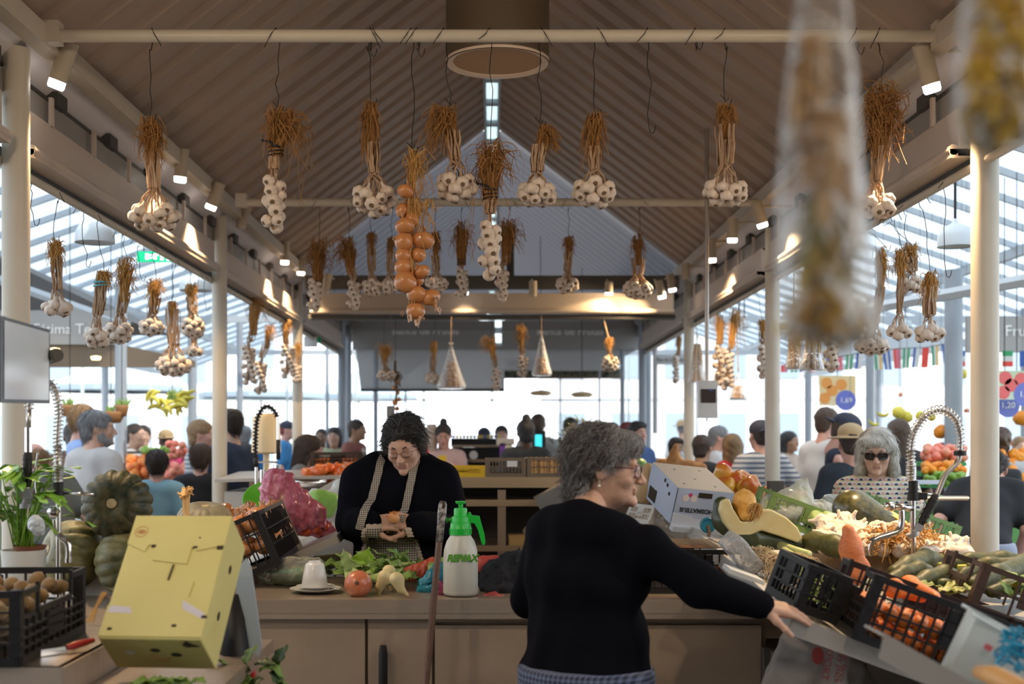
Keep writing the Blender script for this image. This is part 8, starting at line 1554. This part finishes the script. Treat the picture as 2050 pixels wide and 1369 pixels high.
mb.build('pictogram', mat('exit_white', (.8, .95, .9), .4, emit=(.8, 1, .9), estr=1), t); mb = MB(); mb.cyl((-.08, 0, .03), (-.08, 0, 1.38), .004, 6); mb.cyl((.08, 0, .03), (.08, 0, 1.38), .004, 6); mb.build('suspension', M_WIRE, t)
t = thing('exit_sign', 'small green exit sign box beside the third column', 'sign', at(622, 684, 13)); mb = MB(); mb.box((0, 0, 0), (.07, .02, .055)); mb.build('housing', M_WHITE, t); mb = MB(); mb.box((.08, -.0, .02), (.03, .01, .03)); mb.build('green_face', mat('exit_green2', (.0, .35, .15), .4), t)
def dome(px, pyb, Y, r, lab, hgt=None, zt=4.2):
    t = thing('dome_lamp', lab, 'lamp', at(px, pyb, Y)); h_ = hgt or r * 1.1; mb = MB(); mb.lathe([(r, 0), (r * .97, h_ * .45), (r * .75, h_ * .82), (r * .2, h_), (.02, h_ * 1.05), (0, h_ * 1.3)], 28, cap=False); mb.lathe([(r * .95, .005), (0, .02)], 28, cap=False); mb.build('lamp_shade', mat('lamp_bluewhite', (.60, .66, .70), .45), t, True); mb = MB(); mb.cyl((0, 0, h_), (0, 0, hz(t.location.x) - t.location.z), .008, 6); mb.build('cord', M_WIRE, t)
dome(190, 486, 6.9, .11, 'pale dome lamp above the aisle near the first rail bunches', .125); dome(392, 582, 9.4, .125, 'pale dome lamp half lost behind the double garlic bunch', .12); dome(1912, 494, 7.4, .105, 'white barrel lamp beside the thick post', .14); dome(660, 694, 16, .085, 'small cone lamp between the third column and the far post', .10); dome(1812, 655, 14, .08, 'small pale lamp far behind the hanging garlic'); dome(1490, 656, 14, .08, 'pale globe lamp behind the forked braid')
dome(1480, 660, 13.2, .03, 'tiny lamp above the scale')
# fruit stall on the monitor side
mb = MB(); mb.box((-3.8, 11.9, .58), (1.7, .35, .60)); tag(mb.build('fruit_counter', mat('green_skirt', (.10, .12, .08), .7)), 'fruit counter in the aisle beyond the children', 'counter'); g = random.Random(23)
def heap(px0, px1, py0, py1, Y, me, n, lab, cat, grp, sc=1., jit=.15):
    for i in range(n): o = link(cat.replace(' ', '_'), me, None, at(g.uniform(px0, px1), g.uniform(py0, py1), Y + g.uniform(-jit, jit)), (g.uniform(0, 6), g.uniform(0, 6), 0), lab, cat, grp); o.scale = (sc,) * 3
def recol(me, nm, c, c2): q = me.copy(); q.materials[0] = mat(nm, c, .4, col2=c2, scale=6); return q
ORA = recol(TOM, 'orange_peel', (.90, .36, .02), (.85, .25, .02)); LEM = recol(TOM, 'lemon_peel', (.85, .68, .05), (.7, .6, .1)); GRN = recol(TOM, 'green_fruit', (.25, .42, .05), (.15, .3, .04)); PNK = recol(TOM, 'pink_fruit', (.80, .18, .16), (.75, .35, .2))
heap(252, 292, 915, 960, 11.5, APO, 40, 'red orange peach heaped on the aisle fruit counter', 'peach', 'peaches on the aisle counter', 1.5)
heap(330, 372, 930, 965, 11.4, PNK, 26, 'pink fruit heaped between the two children', 'plum', 'pink fruit between the children', 1.3)
heap(285, 335, 896, 904, 11.6, GRN, 22, 'green grape cluster fruit above the blue child', 'grape', 'green grapes on the aisle counter', .9)
heap(335, 380, 885, 915, 12.2, PNK, 20, 'packed pink fruit beyond the curly child', 'plum', 'pink fruit on the rear aisle shelf', 1.2)
# hanging bananas and baskets
def banana_mesh():
    mb = MB(); P = [Vector((.075 * math.sin(a), 0, -.075 * math.cos(a))) for a in np.linspace(-1.1, 1.1, 9)]; mb.tube(P, [.004, .012, .017, .019, .0195, .019, .017, .011, .004], 8); return mb.mesh('banana', mat('banana_yellow', (.80, .62, .06), .45, col2=(.55, .50, .08), scale=8), True)
BAN = banana_mesh()
t = thing('banana_bunch', 'hanging bunch of yellow bananas over the curly child', 'bananas', at(345, 800, 11.2))
for i in range(20): o = link('banana', BAN, t, (-.17 + (i % 7) * .06, g.uniform(-.05, .05), -.02 - (i // 7) * .06 + .02 * math.cos(i)), (0, PI + g.uniform(-1, 1), g.uniform(-.6, .6))); o.scale = (1.1,) * 3
mb = MB(); [leaf(mb, (-.05 + i * .01, 0, .0), (g.uniform(-.6, .6), g.uniform(-.5, .5), 1), (0, -1, .1), .12, .02, .2, i, 0, .02, 5, 3) for i in range(12)]; mb.build('leaf_crown', M_GREEN, t, True); mb = MB(); mb.cyl((0, 0, 0), (0, 0, hz(t.location.x) - t.location.z), .004, 6); mb.build('hanging_twine', M_WIRE, t)
for i, (px, py, w_, lab) in enumerate(((140, 815, .10, 'brown hanging basket beside the spray faucet spring'), (222, 828, .12, 'brown hanging basket beside the blue grey column'), (244, 815, .06, 'small round brown basket just past the blue grey column'))):
    t = thing('hanging_basket', lab, 'basket', at(px, py, 11)); mb = MB(); mb.lathe([(0, -.09), (w_ * .7, -.08), (w_, .0), (w_ * .95, .02), (w_ * .9, 0), (0, -.06)], 20, lobes=20, lamp=.03, cap=False); mb.build('wicker_bowl', mat('wicker', (.30, .14, .05), .7), t, True)
    mb = MB(); [leaf(mb, (g.uniform(-.04, .04), 0, .0), (g.uniform(-.8, .8), g.uniform(-.5, .5), 1), (0, -1, .1), .10, .025, .3, k, 0, .02, 5, 3) for k in range(9)]; mb.build('greenery', M_GREEN, t, True); mb = MB(); mb.cyl((0, 0, 0), (0, 0, hz(t.location.x) - t.location.z), .004, 6); mb.build('hanging_twine', M_WIRE, t)
# --- garlic side stalls
t = thing('neighbour_stall_sign', 'grey sign band reading Frutas behind the thick post', 'stall sign', at(2050, 700, 11)); B = t.location.copy(); mb = MB(); a, b = at(1935, 634, 11) - B, at(2500, 705, 11) - B; mb.box(((a.x + b.x) / 2, 0, (a.z + b.z) / 2), ((b.x - a.x) / 2, .04, (a.z - b.z) / 2)); mb.build('fascia', M_FASC, t); text('lettering', 'Frutas Silva', .14, at(2078, 664, 11) - B + Vector((0, -.05, 0)), (PI / 2, 0, 0), M_TX, t)
mb = MB(); mb.tube([at(1560, 650, 12) - B, at(2060, 560, 9) - B], .05, 6); mb.build('eave_bar', M_RIBB, t)
mb = MB(); V = [at(1600, 690, 14), at(1915, 640, 14), at(1915, 700, 14), at(1600, 730, 14)]; mb.add([v for v in V] + [v + Vector((0, .05, 0)) for v in V], [(0, 1, 2, 3), (7, 6, 5, 4), (0, 4, 5, 1), (1, 5, 6, 2), (2, 6, 7, 3), (3, 7, 4, 0)]); struct('aisle_far_beam', mb, mat('pale_canopy', (.60, .65, .70), .6))
FC = [(.75, .08, .06), (.65, .65, .65), (.05, .35, .15), (.7, .2, .25), (.05, .12, .4), (.75, .45, .1)]
fp = [(1570, 738), (1590, 737), (1608, 736), (1626, 734), (1645, 730), (1662, 728), (1680, 727), (1700, 725), (1720, 723), (1740, 722), (1758, 721), (1776, 720), (1796, 718), (1814, 717), (1834, 716), (1852, 716), (1872, 712), (1894, 708)]
t = thing('flag_bunting', 'string of small national flags across the garlic side aisle', 'bunting', at(1740, 700, 13))
B = t.location.copy(); mb = MB(); mb.tube([at(x, y - 20 * min(1, .35 + (x - 1570) / 320), 13) - B for x, y in fp], .004, 4); mb.build('string', M_WIRE, t)
for i, (x, y) in enumerate(fp):
    k = mpp(13); hgt = 40 * min(1, .35 + (x - 1570) / 320) * k; w_ = .036; c = at(x, y, 13) - B; mb = MB()
    for q in range(3): mb.box((c.x + (q - 1) * w_ * .66, c.y, c.z), (w_ * .33, .002, hgt / 2), (0, .12 * math.sin(i), 0), mi=q)
    mb.build('pennant', [mat('flag%d' % j, FC[j], .8) for j in ((i * 2) % 6, 1 if i % 3 else (i + 3) % 6, (i * 5 + 3) % 6)], t)
t = thing('flag_row', 'larger flags strung under the Frutas sign', 'bunting', at(2030, 700, 10.5)); B = t.location.copy()
for i, (x, cs) in enumerate(((1925, (4, 1, 0)), (2017, (2, 1, 0)), (2052, (4, 4, 4)))):
    mb = MB(); c = at(x, 718, 10.5) - B
    for q in range(3): mb.box((c.x, c.y, c.z + (1 - q) * .045), (.045 if i else .03, .003, .022), mi=q)
    mb.build('flag', [mat('flag%d' % j, FC[j], .8) for j in cs], t)
def poster(px0, px1, py0, py1, Y, lab, c1, c2, badge, price, fig):
    a, b = at(px0, py0, Y), at(px1, py1, Y); t = thing('price_poster', lab, 'poster', ((a.x + b.x) / 2, Y, (a.z + b.z) / 2)); w_, h_ = (b.x - a.x) / 2, (a.z - b.z) / 2; mb = MB(); mb.box((0, 0, 0), (w_, .006, h_)); mb.build('sheet', mat('poster_%d' % px0, c1, .6, col2=c2, scale=3.5, var=.5), t)
    mb = MB(); mb.lathe([(0, 0), (.10, 0)], 20, Mx((w_ * .45, -.009, -h_ * .65), (PI / 2, 0, 0)), cap=False); mb.build('badge', mat('badge_blue', badge, .5), t); text('price', price, .07, (w_ * .45, -.013, -h_ * .65), (PI / 2, 0, 0), M_TX, t)
    for x, z in ((-.6, .5), (-.3, .0), (.2, .4), (-.7, -.5)): mb = MB(); mb.lathe([(0, 0), (.055, 0)], 16, Mx((x * w_, -.008, z * h_), (PI / 2, 0, 0)), cap=False); mb.build('printed_fruit', mat('pf_%d' % px0, fig, .5), t)
    mb = MB(); mb.cyl((0, 0, h_), (0, 0, hz(t.location.x) - t.location.z), .004, 5); mb.build('hanging_twine', M_WIRE, t)
poster(1640, 1713, 752, 812, 12, 'orange and yellow fruit poster with a blue price badge', (.85, .60, .22), (.85, .72, .5), (.16, .2, .6), '1,69', (.85, .35, .08)); poster(1996, 2075, 742, 800, 10, 'poster with red fruit and blue badge under the flags', (.55, .65, .30), (.6, .72, .7), (.05, .2, .65), '1,50', (.8, .15, .15)); poster(1998, 2024, 790, 816, 10.2, 'small pink poster below the red fruit poster', (.75, .55, .5), (.8, .7, .7), (.35, .4, .8), '1,20', (.8, .4, .4))
for i, (px, py, me, sc, lab) in enumerate(((1768, 818, BAN, .8, 'paper banana hanging above the straw hat'), (1752, 838, BAN, .7, 'second paper banana hanging next to the hat'), (1800, 826, LEM, 2.0, 'big paper lemon hanging over the long brown hair'), (1816, 834, LEM, 1.7, 'smaller paper lemon beside the big one'), (1718, 835, BAN, .9, 'green paper banana beside the cap'), (1702, 846, GRN, 1.6, 'green paper fruit above the straw hat'), (1842, 832, LEM, 1.4, 'paper lemon behind the faucet spring'), (1866, 835, LEM, 1.2, 'flat paper lemon inside the spring arch'), (1884, 864, ORA, 2.2, 'orange paper pear inside the faucet arch'), (1803, 790, PNK, .7, 'tiny red paper cherries hanging high'), (1935, 822, PNK, .8, 'red paper heart beside the thick post'), (2047, 838, ORA, 2.6, 'red orange paper star at the frame edge'), (1916, 680, PNK, 1.6, 'red flower ball under the neighbour canopy'), (1925, 748, LEM, 1.6, 'yellow paper garland behind the thick post'))):
    t = thing('paper_fruit', lab, 'decoration', at(px, py, 10.6)); o = link('paper_shape', me, t, (0, 0, 0), (0, .3 * i, 0)); o.scale = (sc,) * 3; mb = MB(); mb.cyl((0, 0, 0), (0, 0, hz(t.location.x) - t.location.z), .0015, 4); mb.build('thread', M_WIRE, t)
mb = MB(); mb.box((4.0, 9.5, .5), (.9, .5, .6)); tag(mb.build('fruit_counter', mat('green_skirt2', (.10, .28, .08), .7)), 'green skirted fruit counter beyond the spray faucet', 'counter')
heap(1850, 1930, 895, 925, 9.4, PNK, 36, 'pink and cream fruit heaped beyond the faucet arch', 'peach', 'pink fruit beyond the faucet', 1.2); heap(1850, 1930, 928, 945, 9.2, ORA, 34, 'orange fruit in the green tray beyond the faucet', 'orange', 'oranges beyond the faucet', 1.0); heap(1850, 1930, 948, 968, 9.0, GRN, 34, 'green fruit in the lower tray beyond the faucet', 'lime', 'limes beyond the faucet', 1.0)
heap(2000, 2060, 905, 962, 9.6, ORA, 50, 'orange in the heap at the frame edge beyond the post', 'orange', 'oranges beyond the thick post', 1.3); heap(2005, 2060, 972, 990, 9.2, LEM, 24, 'yellow lemon in the tray at the frame edge', 'lemon', 'lemons beyond the thick post', 1.1)
mb = MB(); 
for py, Y in ((945, 9.15), (925, 9.35), (968, 8.95)): a = at(1845, py, Y); b = at(1935, py, Y); mb.slab(a, b, b + Vector((0, .25, .0)), a + Vector((0, .25, .0)), .03)
tag(mb.build('tray_rack', mat('tray_green', (.03, .28, .08), .5)), 'green stepped trays of fruit beyond the faucet', 'rack')
mb = MB(); mb.box(at(1855, 965, 8.3), (.10, .05, .012)); tag(mb.build('steel_scale', mat('scale_white', (.6, .66, .75), .3)), 'white scale plate beside the spray faucet riser', 'scale')
# --- glass front of the hall, square outside
mb = MB(); 
for i in range(27): x = -19.5 + i * 1.5; mb.box((x, 27, 2.4), (.022, .05, 2.4))
for z in (1.0, 2.42, 4.8): mb.box((0, 27, z), (20, .04, .022))
struct('hall_front_window_frame', mb, mat('mullion', (.45, .52, .54), .5))
mb = MB(); mb.box((0, 60, -.04), (60, 33, .04)); struct('square_ground', mb, mat('pale_paving', (.62, .62, .60), .8))
def house(x0, x1, z, Y, c, nw, nr, lab):
    t = thing('townhouse', lab, 'building', ((x0 + x1) / 2, Y, 0)); w_ = (x1 - x0) / 2; mb = MB(); mb.box((0, 2, z / 2), (w_, 2, z / 2)); mb.build('wall', mat('house_%d' % int(Y + x0), c, .8), t)
    for r in range(nr):
        for k in range(nw): mb = MB(); mb.box((-w_ + 2 * w_ * (k + .5) / nw, -.02, 1.6 + r * 3.2), (.5, .05, .95)); mb.build('window', mat('house_glass', (.30, .38, .45), .2), t)
    mb = MB(); mb.prism([(-w_ - .3, z), (w_ + .3, z), (w_ - 1, z + 1.2), (-w_ + 1, z + 1.2)][::-1], Mx((0, 2, 0)), 4.4); mb.build('roof', mat('house_roof', (.5, .3, .22), .8), t)
house(2.0, 12, 9.5, 46, (.72, .72, .74), 5, 3, 'pale townhouse far outside beyond the coffee bar'); house(-30, -8, 8.5, 50, (.78, .78, .76), 8, 2, 'long pale building far outside on the monitor side'); house(13, 34, 9, 52, (.78, .76, .72), 8, 2, 'cream building far outside on the garlic side')
for i, (x, Y, z) in enumerate(((-6.2, 33, 3.2), (-9.5, 31, 3.3), (-3.9, 36, 3.25))):
    t = thing('parasol', ('pale blue parasol outside, middle one of three', 'pale blue parasol outside, widest and nearest the hall', 'pale blue parasol outside, most distant')[i], 'parasol', (x, Y, 0)); mb = MB(); mb.lathe([(1.7, z - .55), (1.72, z - .40), (.05, z + .3), (0, z + .32)], 8, cap=False); mb.build('canopy', mat('parasol_cloth', (.42, .52, .60), .8), t); mb = MB(); mb.cyl((0, 0, 0), (0, 0, z + .3), .03, 10); mb.cyl((0, 0, 0), (0, 0, .1), .3, 16); mb.build('pole', M_BLUEG, t)
spot((1.2, -.1, 3.30), (1.15, .0, 3.14), None, 'added cylinder spotlight out of the picture, brightening the hanging herb bags', energy=38, aim=(.40, 1.0, 1.75), warm=(1, .86, .66), size=60, blend=.6)  # unseen lamp added to brighten the near herb bags
# unseen fill lamps added over and behind the camera to brighten the front
for i, (x, y, tx, ty, tz, e) in enumerate(((-1.66, 2.6, .9, 4.9, 1.6, 60), (1.66, 2.6, -.9, 4.9, 1.6, 60), (-1.66, .9, .6, 4.6, 2.0, 45), (1.66, .9, -.4, 4.6, 2.0, 45))):
    spot((x, y, 3.14), (x * .985, y + .05, 2.97), 1.88 if x > 0 else -1.88, 'added fill spotlight out of the picture, %s' % ('first on the monitor side', 'first on the garlic side', 'second on the monitor side', 'second on the garlic side')[i], energy=e, aim=(tx, ty, tz), warm=(1, .78, .54), size=125, blend=.8)
